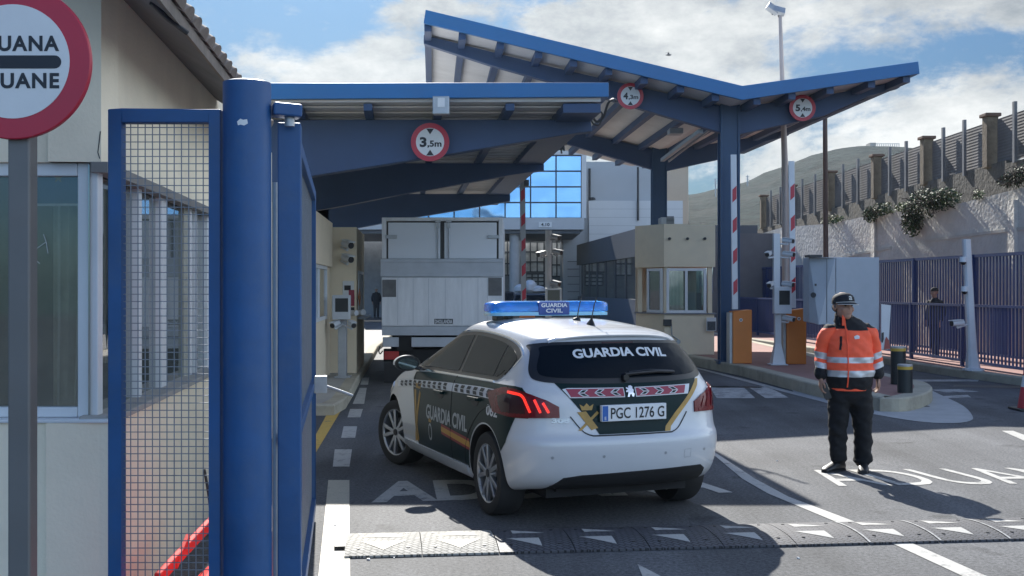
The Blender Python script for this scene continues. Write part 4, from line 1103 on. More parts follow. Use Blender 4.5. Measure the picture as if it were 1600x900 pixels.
W_.prism([(WXL, zc, ZL), (cx - 0.004, zc, ZL), (cx - 0.004, zc, ZW), (-4.6, zc, ZW + 1.75), (WXL, zc, ZW + 0.2)], (0, th, 0))
W_.prism([(WXL, zc - 0.03, 0), (cx + 0.045, zc - 0.03, 0), (cx + 0.045, zc - 0.03, ZS - 0.02), (WXL, zc - 0.03, ZS - 0.02)], (0, th, 0))
W_.hexa([SW(LEN, 0, 0), SW(LEN + 0.2, 0, 0), SW(LEN + 0.2, -4.5, 0), SW(LEN, -4.5, 0)], [SW(LEN, 0, ZW), SW(LEN + 0.2, 0, ZW), SW(LEN + 0.2, -4.5, ZW), SW(LEN, -4.5, ZW)])
W_.build('wall', CREAM, house)
# window sill, frames and panes: front
zw = zc + 0.03
def fbar(x0, x1, za, zb2, name='window_frame', m=WHITEFR, y=zw, par=None, d=0.07):
    b = MB(); b.bb(x0, x1, y, y + d, za, zb2); return b.build(name, m, par or house, bevel=0.006)
xg0, xg1 = WXL, X(121, zw)
fw = fbar(xg1, X(153, zw), ZS, ZL)                         # corner post
fbar(WXL, xg1 - 0.001, ZL - 0.065, ZL, 'window_head', WHITEFR, zw, fw); fbar(WXL, xg1 - 0.001, ZS, ZS + 0.05, 'window_sill_rail', WHITEFR, zw, fw)
fbar(X(-40, zw), X(-12, zw), ZS + 0.051, ZL - 0.066, 'mullion', WHITEFR, zw, fw)
b = MB(); b.bb(WXL, xg1, zw + 0.03, zw + 0.036, ZS + 0.05, ZL - 0.065); b.build('front_pane', glass('booth_front_glass', (0.88, 0.88, 0.86), 0.03, 0.03, 0.9), fw)
b = MB(); b.bb(X(36, zw), xg1 - 0.002, zw + 0.038, zw + 0.040, Zh(318, zw), ZL - 0.066); st = b.build('blue_sticker', mat('blue_sticker', (0.03, 0.085, 0.24), 0.5, var=0.08), fw)
b = MB(); b.bb(X(36, zw), xg1 - 0.002, zw + 0.0372, zw + 0.0376, Zh(321, zw), Zh(317, zw)); b.build('sticker_edge', SIGNWHITE, fw)
b = MB(); c = P(91, 278, zw + 0.0365)
b.poly([V((c.x + r * math.sin(t), c.y, c.z + r * math.cos(t))) for r, t in [((0.026 if i % 2 == 0 else 0.011), math.pi * i / 5) for i in range(10)]]); b.build('gold_star', GOLD, fw)
# cracked glass lines
b = MB()
for pts in ([(43, 368), (55, 390), (72, 378), (75, 396)], [(68, 366), (73, 381)], [(55, 390), (50, 400), (62, 412)]):
    b.tube([P(x, y, zw + 0.026) for x, y in pts], 0.0016, 4)
b.build('glass_cracks', SIGNWHITE, fw)
b = MB(); b.bb(WXL, cx + 0.05, zc - 0.05, zc + 0.12, ZS - 0.0195, ZS - 0.001); b.build('front_sill', WHITEFR, house, bevel=0.005)
# curtain and dim room
CURT = mat('pale_curtain', (0.72, 0.72, 0.64), 0.9, var=0.15, scale=6)
b = MB(); n = 26
rows = []
for zz in (ZS + 0.02, 1.6, ZL - 0.1):
    rows.append([V((X(36, zc) + 0.28 * i / n + (0.02 if zz > 1.5 else -0.02) * (i / n), zc + 0.36 + 0.028 * math.sin(i * 1.35), zz)) for i in range(n + 1)])
for r0, r1 in zip(rows[:-1], rows[1:]):
    for i in range(n): b.quad(r0[i], r0[i + 1], r1[i + 1], r1[i])
b.build('curtain', CURT, house, smooth=True)
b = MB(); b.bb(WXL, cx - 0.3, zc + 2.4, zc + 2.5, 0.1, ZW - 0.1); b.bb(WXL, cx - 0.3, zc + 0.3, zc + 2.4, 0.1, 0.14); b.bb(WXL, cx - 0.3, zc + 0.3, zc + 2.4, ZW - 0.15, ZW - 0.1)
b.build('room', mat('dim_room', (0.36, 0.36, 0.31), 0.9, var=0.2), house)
# side glazing
SIDEGL = glass('greenish_side_glass', (0.55, 0.72, 0.68), 0.22, 0.03, 0.45)
b = MB(); b.hexa([SW(0.02, -0.06, ZS), SW(1.62, -0.06, ZS), SW(1.62, -0.066, ZS), SW(0.02, -0.066, ZS)], [SW(0.02, -0.06, ZL), SW(1.62, -0.06, ZL), SW(1.62, -0.066, ZL), SW(0.02, -0.066, ZL)])
sfo = None
for s, w2 in ((0.92, 0.07), (1.55, 0.16), (2.55, 0.06), (2.75, 0.07), (3.3, 0.05), (4.25, 0.10)):
    sf = MB(); sf.hexa([SW(s, -0.02, ZS), SW(s + w2, -0.02, ZS), SW(s + w2, -0.09, ZS), SW(s, -0.09, ZS)], [SW(s, -0.02, ZL), SW(s + w2, -0.02, ZL), SW(s + w2, -0.09, ZL), SW(s, -0.09, ZL)])
    sfo = sf.build('window_frame', WHITEFR, house, bevel=0.005)
b.build('side_pane', SIDEGL, sfo)
b = MB(); b.hexa([SW(1.72, -0.06, ZS), SW(4.25, -0.06, ZS), SW(4.25, -0.066, ZS), SW(1.72, -0.066, ZS)], [SW(1.72, -0.06, ZL), SW(4.25, -0.06, ZL), SW(4.25, -0.066, ZL), SW(1.72, -0.066, ZL)]); b.build('side_pane', SIDEGL, sfo)
b = MB(); b.hexa([SW(-0.02, bo_ + 0.03, ZS - 0.022), SW(4.4, bo_ + 0.03, ZS - 0.022), SW(4.4, -0.1, ZS - 0.022), SW(-0.02, -0.1, ZS - 0.022)], [SW(-0.02, bo_ + 0.03, ZS + 0.012), SW(4.4, bo_ + 0.03, ZS + 0.012), SW(4.4, -0.1, ZS + 0.012), SW(-0.02, -0.1, ZS + 0.012)])
b.build('sill', mat('stone_sill', (0.36, 0.34, 0.31), 0.8, var=0.15, scale=8), house, bevel=0.006)
b = MB(); b.hexa([SW(0, 0.03, ZL - 0.05), SW(4.4, 0.03, ZL - 0.05), SW(4.4, -0.05, ZL - 0.05), SW(0, -0.05, ZL - 0.05)], [SW(0, 0.03, ZL + 0.002), SW(4.4, 0.03, ZL + 0.002), SW(4.4, -0.05, ZL + 0.002), SW(0, -0.05, ZL + 0.002)])
b.build('shutter_box', mat('grey_shutter_box', (0.22, 0.21, 0.2), 0.7, var=0.12), house)
# roof: eave overhangs the side wall
TILE = mat('old_roof_tile', (0.21, 0.175, 0.15), 0.9, var=0.3, scale=7, bump=0.4, bscale=25, stain=0.5, stain_col=(0.16, 0.15, 0.13), stain_scale=3)
SOFF = mat('dark_soffit', (0.17, 0.17, 0.175), 0.85, var=0.2, scale=4, stain=0.4, stain_col=(0.2, 0.19, 0.18))
SL = math.tan(R(33)); EV = 0.40; ZE = 2.985
def RF(s, out, up=0): return SW(s, out, ZE + (EV - out) * SL + up)
S0, S1 = -0.85, 3.6
b = MB(); b.hexa([RF(S0, EV), RF(S1, EV), RF(S1, -2.6), RF(S0, -2.6)], [RF(S0, EV, 0.05), RF(S1, EV, 0.05), RF(S1, -2.6, 0.09), RF(S0, -2.6, 0.09)])
roof = b.build('roof', SOFF, house)
b = MB(); b.hexa([SW(S0, -2.6, ZE + (EV + 2.6) * SL), SW(S1, -2.6, ZE + (EV + 2.6) * SL), SW(S1, -5.6, ZE + 0.1), SW(S0, -5.6, ZE + 0.1)], [SW(S0, -2.6, ZE + (EV + 2.6) * SL + .09), SW(S1, -2.6, ZE + (EV + 2.6) * SL + .09), SW(S1, -5.6, ZE + 0.19), SW(S0, -5.6, ZE + 0.19)]); b.build('far_slope', SOFF, roof)
b = MB()
s = S0
while s < S1 - 0.05:            # curved tiles, ends showing along the eave
    for k in range(5):
        a0, a1 = RF(s + 0.11, EV + 0.03 - k * 0.42, 0.055 + 0.012), RF(s + 0.11, EV + 0.05 - (k + 1) * 0.42 - 0.06, 0.055)
        dd = (a1 - a0).normalized(); ax_ = DL.normalized(); up = ax_.cross(dd) * -1
        if up.z < 0: up = -up
        r0 = [a0 + ax_ * (0.095 * math.cos(t)) + up * (0.055 * math.sin(t)) for t in [math.pi * i / 8 for i in range(9)]]
        r1 = [a1 + ax_ * (0.08 * math.cos(t)) + up * (0.045 * math.sin(t)) for t in [math.pi * i / 8 for i in range(9)]]
        b.loft([r0, r1])
    s += 0.215
b.build('roof_tiles', TILE, roof, smooth=True)
b = MB(); b.hexa([RF(S0, EV + 0.012, -0.01), RF(S1, EV + 0.012, -0.01), RF(S1, EV - 0.02, -0.01), RF(S0, EV - 0.02, -0.01)], [RF(S0, EV + 0.012, 0.055), RF(S1, EV + 0.012, 0.055), RF(S1, EV - 0.02, 0.055), RF(S0, EV - 0.02, 0.055)]); b.build('eave_board', TILE, roof)
b = MB(); b.tube([RF(-0.3, 0.30, -0.004), RF(-0.22, 0.36, -0.02), RF(-0.16, 0.44, -0.02)], 0.012, 6); b.build('cable', BLACKPL, house)
# crack in the render at the corner
b = MB(); b.tube([P(157, 205, zc - 0.001), P(155, 222, zc - 0.001), P(153, 238, zc - 0.001), P(156, 248, zc - 0.001)], 0.003, 4); b.build('render_crack', DARKMET, house)

# red barrier pole leaning on the house and a low red block added for the red bounce on the wall
REDPL = mat('red_plastic', (0.78, 0.045, 0.04), 0.7, var=0.1, spec=0.15, stain=0.2, stain_col=(0.4, 0.1, 0.08))
t = thing('barrier_pole', 'red pole leaning low against the customs house behind the gate mesh', 'pole', tuple(P(285, 870, 6.0)))
b = MB(); b.bar(P(246, 905, 5.55), P(345, 800, 6.7), 0.035, 0.06); pl_ = b.build('pole', REDPL, t, bevel=0.008)
b = MB(); b.bar(P(274, 885, 5.8), P(294, 838, 6.05), 0.02, 0.03); b.build('bracket', REDPL, t)
t = thing('plastic_barrier', 'low red plastic barrier lying on the ground beside the customs house', 'barrier', tuple(SW(0.05, 0.58, 0)), math.atan(-LV_))
b = MB(); b.prism([(-0.24, -0.5, 0), (0.24, -0.5, 0), (0.22, -0.5, 0.16), (0.12, -0.5, 0.25), (-0.12, -0.5, 0.25), (-0.22, -0.5, 0.16)], (0, 1.0, 0)); bk_ = b.build('block', REDPL, t, world=False, bevel=0.03)

t = thing('black_cable', 'thin black cable hanging beside the red pole behind the mesh', 'cable', tuple(P(322, 760, 6.4)))
b = MB(); b.tube(spline([P(319, 733, 6.4), P(324, 760, 6.4), P(328, 790, 6.4), P(330, 830, 6.4)], 5), 0.009, 6); b.build('cable', BLACKPL, t)

# --- blue gate: round post, fixed mesh panel, open leaf
zg = 4.8
def gx(px): return X(px, zg)
t = thing('gate_post', 'thick round blue steel gate post with chipped paint', 'post', (gx(387), zg, 0))
b = MB(); b.cyl((gx(387.5), zg, 0), (gx(386), zg, Zh(130, zg)), 37 / F * zg, n=48); b.cyl((gx(386), zg, Zh(130, zg)), (gx(386), zg, Zh(128, zg)), 36 / F * zg, 31 / F * zg, n=48)
b.build('post_tube', BLUE, t, smooth=True)
b = MB(); c = P(378, 191, zg - 0.107)
pts = [(-0.022, 0.004), (-0.008, 0.016), (0.004, 0.011), (0.02, 0.014), (0.023, -0.004), (0.008, -0.013), (-0.006, -0.009), (-0.018, -0.012)]
def onpost(dx, dz):
    r = 37.4 / F * zg; x = c.x + dx - gx(386.3); return V((gx(386.3) + x, zg - math.sqrt(r * r - x * x), c.z + dz))
ring0 = [onpost(*p) for p in pts]; b.poly(ring0)
b.build('chipped_paint', SIGNWHITE, t)
b = MB(); b.bar((gx(424), zg + 0.02, Zh(170, zg)), (gx(466), zg + 0.06, Zh(172, zg)), 0.1, 0.055); hb = b.build('hinge_arm', BLUE, t, bevel=0.008)
b = MB(); b.cyl((gx(449), zg + 0.05, Zh(195, zg)), (gx(449), zg + 0.05, Zh(176, zg)), 0.022, n=16); b.build('hinge_pin', GREYSTEEL, t, smooth=True)
WIRE = mat('grey_wire_mesh', (0.2, 0.22, 0.25), 0.5, 0.3, var=0.15, scale=8)
t = thing('mesh_panel', 'fixed blue framed wire mesh panel between the customs house and gate post', 'gate panel', (gx(250), zg, 0))
xa, xb = gx(172), gx(347); zt_ = Zh(172, zg); zi = Zh(193, zg); xi0, xi1 = gx(193), gx(329)
b = MB(); b.bb(xa, xi0, zg - 0.03, zg + 0.03, 0.1, zt_); b.bb(xi1, xb, zg - 0.03, zg + 0.03, 0.1, zt_)
b.bb(xi0, xi1, zg - 0.03, zg + 0.03, zi, zt_); b.bb(xi0, xi1, zg - 0.03, zg + 0.03, 0.1, 0.16)
b.build('frame', BLUE, t, bevel=0.005)
b = MB()
n = 12
for i in range(1, n): b.bb(xi0 + (xi1 - xi0) * i / n - 0.0017, xi0 + (xi1 - xi0) * i / n + 0.0017, zg - 0.003, zg + 0.0015, 0.155, zi + 0.005)
st_ = (xi1 - xi0) / n; z = 0.17
while z < zi:
    b.bb(xi0 - 0.004, xi1 + 0.004, zg - 0.0002, zg + 0.004, z - 0.0017, z + 0.0017); z += st_
b.build('wire_mesh', WIRE, t)
# open leaf swinging away behind the post
pa, pb = P(453, 195, 4.95), P(487, 300, 8.35)
la = V((pa.x, pa.y, 0)); lbb = V((pb.x, pb.y, 0)); ld = (lbb - la).normalized(); LL = (lbb - la).length; ltop = Zh(195, 4.95)
t = thing('gate_leaf', 'open blue steel gate leaf with wire mesh, swung away behind the post', 'gate', tuple(la), math.atan2(ld.y, ld.x))
# local x runs along the leaf
b = MB(); tk = 0.032
b.bb(-0.07, 0.075, -0.05, 0.05, 0.08, ltop); b.bb(LL - 0.06, LL, -tk, tk, 0.08, ltop); b.bb(0.075, LL - 0.06, -tk, tk, ltop - 0.07, ltop - 0.002); b.bb(0.075, LL - 0.06, -tk, tk, 0.08, 0.16); b.bb(0.075, LL - 0.06, -tk, tk, 1.0, 1.05)
b.build('frame', BLUE, t, world=False, bevel=0.005)
b = MB(); x = 0.1
while x < LL - 0.07: b.bb(x - 0.0022, x + 0.0022, -0.002, 0.0022, 0.16, ltop - 0.07); x += 0.035
z = 0.2
while z < ltop - 0.08: b.bb(0.07, LL - 0.06, 0.0024, 0.006, z - 0.0022, z + 0.0022); z += 0.035
b.build('wire_mesh', WIRE, t, world=False)
b = MB(); b.bb(LL - 0.5, LL - 0.42, -0.12, -0.03, 0.98, 1.1); b.tube([V((LL - 0.46, -0.1, 1.03)), V((LL - 0.5, -0.22, 0.99)), V((LL - 0.52, -0.3, 0.96))], 0.012, 8)
b.build('latch', GREYSTEEL, t, world=False, bevel=0.004)
t = thing('drain_pipe', 'thin grey vertical pipe between the round gate post and open leaf', 'pipe', (X(429, 5.2), 5.2, 0))
b = MB(); b.cyl((X(430, 5.2), 5.2, 0), (X(430, 5.2), 5.2, Zh(285, 5.2)), 0.014, n=12); b.build('pipe', GREYSTEEL, t, smooth=True)
t = thing('kerb_stone', 'pale broken kerb stone on the ground between post and gate leaf', 'stone', (X(432, 5.6), 5.6, 0))
b = MB(); b.lathe([(0.0, 0.0), (0.12, 0.0), (0.14, 0.12), (0.11, 0.3), (0.05, 0.36), (0, 0.37)], Matrix.Translation((X(430, 6.3), 6.3, 0)), 9); b.build('stone', KERB, t)

# --- round customs sign on its grey post, close by on the left
zs = 4.45
t = thing('customs_sign', 'large round red ringed customs sign on a grey post at the left edge', 'road sign', (X(25, zs), zs + 0.06, 0))
b = MB(); b.bb(X(8, zs), X(43, zs), zs + 0.02, zs + 0.10, 0, Zh(0, zs)); b.build('post', GREYPOST, t, bevel=0.008)
c = P(22, 97, zs); r = 121 / F * zs
b = MB(); b.cyl((c.x, zs - 0.012, c.z), (c.x, zs + 0.016, c.z), r, n=72); b.build('sign_plate', SIGNRED, t, smooth=True, bevel=0.004)
b = MB(); b.cyl((c.x, zs - 0.0145, c.z), (c.x, zs - 0.0122, c.z), r * 0.735, n=72); b.build('white_field', SIGNWHITE, t, smooth=True)
b = MB(); y = zs - 0.016
b.prism([V((c.x + (sx_ * (r * 0.545) + 0.026 * math.cos(t_)), y, Zh(98, zs) + 0.026 * math.sin(t_))) for sx_, t_ in [(1, R(-90 + 18 * i)) for i in range(11)] + [(-1, R(90 + 18 * i)) for i in range(11)]], (0, 0.001, 0))
put_text(b, 'ADUANA', V((c.x, y, Zh(80, zs))), V((1, 0, 0)), V((0, 0, 1)), 22 / F * zs, 146 / F * zs, 0.035, 0, 1.14)
put_text(b, 'DOUANE', V((c.x, y, Zh(138, zs))), V((1, 0, 0)), V((0, 0, 1)), 22 / F * zs, 146 / F * zs, 0.035, 0, 1.14)
b.build('sign_lettering', SIGNBLACK, t)
# ------------------------------------------------------------------ right island: booth, barriers, camera mast, bollards
def camera_head(mb, p, d, r=0.045, l=0.2, white=True):
    """bullet camera: body, hood and dark front"""
    p, d = V(p), V(d).normalized()
    mb.cyl(p - d * l / 2, p + d * l / 2, r, r * 0.95, 14, 0)
    up = V((0, 0, 1)); mb.bar(p - d * l * 0.4 + up * r * 1.05, p + d * l * 0.62 + up * r * 1.05, r * 2.1, r * 0.3, 0)
    mb.cyl(p + d * (l / 2 + 0.0005), p + d * (l / 2 + 0.012), r * 0.93, r * 0.85, 14, 1)
def mount_camera(parent, p, d, wall, r=0.05, l=0.22, m=None):
    m = m or WHITEPOLE
    b = MB(); camera_head(b, p, d, r, l); o = b.build('camera', [m, BLACKPL], parent, smooth=True)
    a = MB(); a.tube([V(p) - V((0, 0, r * 0.8)), V(p) - V((0, 0, r * 1.6)), V(wall)], r * 0.33, 8); a.build('camera_arm', m, o)
def dome_camera(parent, p, wall, r=0.07):
    p = V(p); b = MB()
    b.cyl(p + V((0, 0.0, r * 0.1)), p + V((0, 0, r * 1.5)), r, r * 0.85, 20, 0)
    b.lathe([(r * 0.001, -r * 0.75), (r * 0.45, -r * 0.6), (r * 0.72, -r * 0.25), (r * 0.8, r * 0.099)], Matrix.Translation(p), 20, 1)
    b.tube([p + V((0, 0, r * 1.2)), V(wall) + V((0, 0, r * 1.2))], r * 0.4, 8, 0)
    b.build('dome_camera', [WHITEPOLE, BLACKPL], parent, smooth=True)

# customs booth
zb0 = 25.6
bt = thing('customs_booth', 'cream customs booth with slanted corner and white sliding windows on the right island', 'booth', (X(1070, zb0), zb0 + 1, IH))
xL, xM, xR = X(994, zb0 + 0.9), X(1038, zb0), X(1116, zb0)
pl0 = [V((xM, zb0, 0)), V((xR, zb0, 0)), V((xR, zb0 + 2.4, 0)), V((X(1002, zb0 + 2.4), zb0 + 2.4, 0)), V((xL, zb0 + 0.95, 0))]
def ring_at(z, off=0.0): return [V((p.x, p.y, z)) for p in [V((q.x, q.y, 0)) for q in (inset([tuple(p) for p in pl0], off) if off else pl0)]]
def rr(z, off):
    q = inset([(p.x, p.y) for p in pl0], off); return [V((p.x, p.y, z)) for p in q]
zA, zB, zC = Zh(491, zb0), Zh(417, zb0), Zh(350, zb0)
b = MB(); b.loft([rr(IH, 0), rr(zA, 0)]); b.loft([rr(zB, -0.02), rr(zC, -0.02)])
for i in (0, 1, 2, 3, 4):
    p = rr(0, 0.09)[i]; b.bb(p.x - 0.05, p.x + 0.05, p.y - 0.05, p.y + 0.05, zA + 0.001, zB - 0.001)
i0 = rr(0, 0.06); b.prism([V((i0[2].x, i0[2].y, zA)), V((i0[3].x, i0[3].y, zA)), V((i0[3].x, i0[3].y, zB)), V((i0[2].x, i0[2].y, zB))], (0, -0.06, 0))
b.prism([V((i0[3].x, i0[3].y - 0.061, zA + .001)), V((i0[4].x, i0[4].y + 0.7, zA + .001)), V((i0[4].x, i0[4].y + 0.7, zB - .001)), V((i0[3].x, i0[3].y - 0.061, zB - .001))], (0.06, 0, 0))
b.build('wall', CREAM2, bt)
def window_in(par, a, c, zA, zB, n, fw=0.06, out=0.012, name='window'):
    """framed glazing between plan points a and c, split in n lights"""
    a, c = V((a[0], a[1], 0)), V((c[0], c[1], 0)); d = (c - a).normalized(); L_ = (c - a).length; nn = V((d.y, -d.x, 0))
    def q(s, z, o): return a + d * s + nn * o + V((0, 0, z))
    b = MB()
    def barp(s0, s1, z0, z1):
        b.hexa([q(s0, z0, out), q(s1, z0, out), q(s1, z0, out - 0.06), q(s0, z0, out - 0.06)], [q(s0, z1, out), q(s1, z1, out), q(s1, z1, out - 0.06), q(s0, z1, out - 0.06)])
    barp(0, L_, zA, zA + fw); barp(0, L_, zB - fw, zB)
    for k in range(n + 1):
        s = (L_ - fw) * k / n; barp(s, s + fw, zA + fw + 0.0005, zB - fw - 0.0005)
    w_ = b.build(name, WHITEFR, par)
    g_ = MB(); g_.hexa([q(fw / 2, zA + fw / 2, out - 0.03), q(L_ - fw / 2, zA + fw / 2, out - 0.03), q(L_ - fw / 2, zA + fw / 2, out - 0.036), q(fw / 2, zA + fw / 2, out - 0.036)],
                         [q(fw / 2, zB - fw / 2, out - 0.03), q(L_ - fw / 2, zB - fw / 2, out - 0.03), q(L_ - fw / 2, zB - fw / 2, out - 0.036), q(fw / 2, zB - fw / 2, out - 0.036)])
    g_.build('pane', CLEARGLASS, w_); return w_
e = rr(0, 0.02)
window_in(bt, (e[0].x + 0.04, e[0].y), (e[1].x - 0.16, e[1].y), zA + 0.03, zB - 0.03, 2)
window_in(bt, (e[4].x + 0.20, e[4].y - 0.20 * (e[4].y - e[0].y) / (e[0].x - e[4].x)), (e[0].x - 0.06, e[0].y + 0.08), zA + 0.03, zB - 0.03, 1)
b = MB(); b.loft([rr(zA + 0.0005, -0.05), rr(zA + 0.028, -0.05)]); b.build('sill', mat('grey_sill', (0.22, 0.23, 0.25), 0.6, var=0.08), bt)
b = MB()
for px in (1046, 1074, 1101):
    p = P(px, 373, zb0 - 0.021); b.cyl(p - V((0, 0.06, 0)), p, 0.032, n=12)
b.build('spotlights', DARKMET, bt, smooth=True)
b = MB(); b.bb(X(1036, zb0 - .1), X(1057, zb0), zb0 + 0.3, zb0 + 0.75, zC + 0.001, Zh(338, zb0)); ac = b.build('air_conditioner', mat('ac_white', (0.42, 0.42, 0.40), 0.6, var=0.05), bt, bevel=0.02)
b = MB()
for k in range(6): b.bb(X(1044, zb0), X(1056, zb0), zb0 + 0.29, zb0 + 0.2995, zC + 0.03 + k * 0.03, zC + 0.045 + k * 0.03)
b.build('grille', DARKMET, ac)
b = MB(); b.bb(X(1036, zb0), X(1049, zb0), zb0 - 0.07, zb0 - 0.0005, Zh(509, zb0), Zh(499, zb0)); b.build('intercom', DARKMET, bt, bevel=0.008)
b = MB(); b.bb(X(1103, zb0), X(1118, zb0), zb0 - 0.09, zb0 - 0.06, Zh(517, zb0), Zh(496, zb0)); po = b.build('notice_board', SIGNWHITE, bt)
b = MB(); b.bb(X(1104, zb0), X(1117, zb0), zb0 - 0.0925, zb0 - 0.0903, Zh(516, zb0), Zh(502, zb0)); b.build('notice_picture', mat('notice_picture', (0.06, 0.07, 0.08), 0.6, var=0.5, scale=25), po)
b = MB(); b.tube([P(1049, 505, zb0 - .03), P(1050, 524, zb0 - .03), P(1062, 532, zb0 - .03)], 0.012, 6); b.cyl(P(1060, 534, zb0 - .08), P(1060, 534, zb0), 0.05, n=14); b.build('cable_box', GREYSTEEL, bt, smooth=True)
# inside the booth: chair back, curtain, desk things
b = MB(); p = P(1075, 470, zb0 + 0.5); b.bb(xM, xR - 0.1, zb0 + 0.25, zb0 + 0.7, zA - 0.06, zA + 0.02); b.bb(X(1052, zb0), X(1068, zb0), zb0 + 0.3, zb0 + 0.5, zA + 0.022, zA + 0.09); b.build('desk', DARKMET, bt)
b = MB(); n = 14
for i in range(n):
    x0, x1 = X(1050, zb0) + 0.32 * i / n, X(1050, zb0) + 0.32 * (i + 1) / n
    y0, y1 = zb0 + 0.9 + 0.03 * math.sin(i * 1.7), zb0 + 0.9 + 0.03 * math.sin((i + 1) * 1.7); b.quad((x0, y0, zA), (x1, y1, zA), (x1, y1, zB - 0.05), (x0, y0, zB - 0.05))
b.build('curtain', CURT, bt, smooth=True)
b = MB(); b.bb(X(1078, zb0), X(1096, zb0), zb0 + 0.8, zb0 + 0.86, zA, zA + 0.5); b.build('chair_back', SIGNWHITE, bt, bevel=0.04)

# barrier gates with raised arms
STRIPE = bpy.data.materials.new('red_white_arm'); STRIPE.use_nodes = True
def arm_mb(x, y, z0, z1, wd, th, tilt=0.0):
    """raised barrier arm: white bar, slanted red blocks set into its face"""
    b = MB(); b.bar((x, y, z0), (x + tilt, y, z1), wd, th, up=V((0, 1, 0)))
    r = []; L_ = z1 - z0; n = int(L_ / 0.62)
    for k in range(n):
        za = z0 + 0.28 + k * 0.62
        if za + 0.3 > z1 - 0.1: break
        xx = x + tilt * (za - z0) / L_
        q_ = MB(); r.append(q_); q_.prism([V((xx - wd * 0.30, y - th / 2 - 0.004, za)), V((xx + wd * 0.42, y - th / 2 - 0.004, za + wd * 0.7)), V((xx + wd * 0.42, y - th / 2 - 0.004, za + 0.26 + wd * 0.7)), V((xx - wd * 0.30, y - th / 2 - 0.004, za + 0.26))], (0, 0.003, 0))
    return b, r
def barrier(px0, px1, ytop, ybase, h, pxarm, yarm_top, wdpx, label, box=True, side=1):
    z = (H - h) * F / (ybase - 450)
    x0, x1 = X(px0, z), X(px1, z); top = Zh(ytop, z)
    t = thing('barrier_gate', label, 'barrier', ((x0 + x1) / 2, z + 0.2, h), 0, 'raised red and white barrier gates')
    b = MB(); d = 0.42
    b.prism([V((x0, z, h)), V((x1, z, h)), V((x1, z, top)), V((x0, z, top - 0.035))] if side > 0 else [V((x0, z, h)), V((x1, z, h)), V((x1, z, top)), V((x0, z, top - 0.05))], (0, d, 0))
    hb = b.build('housing', ORANGEBOX, t, bevel=0.012)
    b = MB(); b.bb(x0 - 0.055, x0 - 0.002, z + 0.04, z + d - 0.04, h, top - 0.06); b.build('grey_flank', GREYSTEEL, t)
    c = V((x0 + (x1 - x0) * (0.42 if side > 0 else 0.62), z - 0.001, Zh(ytop + 16, z)))
    b = MB(); b.cyl(c - V((0, 0.012, 0)), c, 0.034, n=16); lk = b.build('lock', SIGNWHITE, hb, smooth=True)
    b = MB(); b.cyl(c - V((0, 0.014, 0)), c - V((0, 0.0125, 0)), 0.017, n=12); b.build('keyhole', DARKMET, hb)
    za = z + 0.1
    a_, r_ = arm_mb(X(pxarm, za), za - 0.17 if False else z - 0.05, Zh(ytop - 1, za), Zh(yarm_top, za), wdpx / F * za, 0.05, tilt=-0.03)
    am = a_.build('barrier_arm', WHITEPOLE, t, bevel=0.006); [q_.build('red_stripe', SIGNRED, am) for q_ in r_]
    return z
zbar = barrier(1145, 1175, 484, 568, IH, 1146, 243, 9, 'orange barrier gate beside the blue canopy column, striped arm raised')
barrier(1229, 1260, 482, 569, IH, 1236, 253, 9, 'orange barrier gate behind the camera mast, striped arm raised', side=-1)

# white camera mast with display
zm = (H - IH) * F / (570 - 450)
mt = thing('camera_mast', 'white camera mast with four cameras and a dark display between the orange barriers', 'camera mast', (X(1216, zm), zm, IH))
b = MB(); b.bb(X(1208, zm), X(1218, zm), zm - 0.058, zm + 0.058, Zh(490, zm) + 0.002, Zh(365, zm)); b.loft([[V((X(1215, zm) + k * a, zm + k * c, z)) for a, c in ((-1, -1), (1, -1), (1, 1), (-1, 1))] for z, k in ((IH, 0.17), (IH + 0.02, 0.17), (IH + 0.025, 0.13), (IH + 0.42, 0.06), (Zh(490, zm), 0.06))])
b.build('mast', WHITEPOLE, mt, bevel=0.006)
b = MB(); b.bb(X(1207, zm), X(1234, zm), zm - 0.16, zm - 0.062, Zh(490, zm), Zh(448, zm)); hs_ = b.build('display_housing', WHITEPOLE, mt, bevel=0.01)
b = MB(); b.bb(X(1214.5, zm), X(1231, zm), zm - 0.164, zm - 0.1605, Zh(476, zm), Zh(454, zm)); b.build('display_screen', BLACKPL, hs_)
for px, py, dx in ((1231, 376, 0.9), (1201, 397, -0.5), (1232, 397, 1.0), (1204, 445, -0.5), (1231, 444, 0.9), (1232, 498, 0.9)):
    p = P(px, py, zm - 0.12); mount_camera(mt, p, V((dx, -1.0, -0.18)), V((X(1213, zm), zm, p.z - 0.05)), 0.047, 0.24)

# bollards on the nose
def bollard(px, ytop, ybase, h, label):
    z = (H - h) * F / (ybase - 450); r = 11.5 / F * z; top = Zh(ytop, z); x = X(px, z)
    t = thing('bollard', label, 'bollard', (x, z, h), 0, 'black bollards at the island nose')
    b = MB(); b.lathe([(r, h), (r, top - 0.075)], Matrix.Translation((x, z, 0)), 28); b.build('post', mat('black_bollard_paint', (0.012, 0.02, 0.024), 0.42, var=0.15), t, smooth=True)
    b = MB(); b.lathe([(r * 1.01, top - 0.075), (r * 1.01, top - 0.03)], Matrix.Translation((x, z, 0)), 28); b.build('yellow_band', mat('reflective_yellow', (0.55, 0.36, 0.05), 0.35, var=0.1), t, smooth=True)
    b = MB(); b.lathe([(r * 1.02, top - 0.03), (r * 1.02, top - 0.006), (r * 0.9, top), (0.0, top + 0.002)], Matrix.Translation((x, z, 0)), 28); b.build('steel_cap', GREYSTEEL, t, smooth=True)
    return x, z, r
bollard(1403.5, 541, 600, IH, 'black bollard with yellow band standing on the island nose')
bx0, bz0, br0 = bollard(1414, 569, 634, 0.006, 'black bollard with yellow band standing on the pale apron')
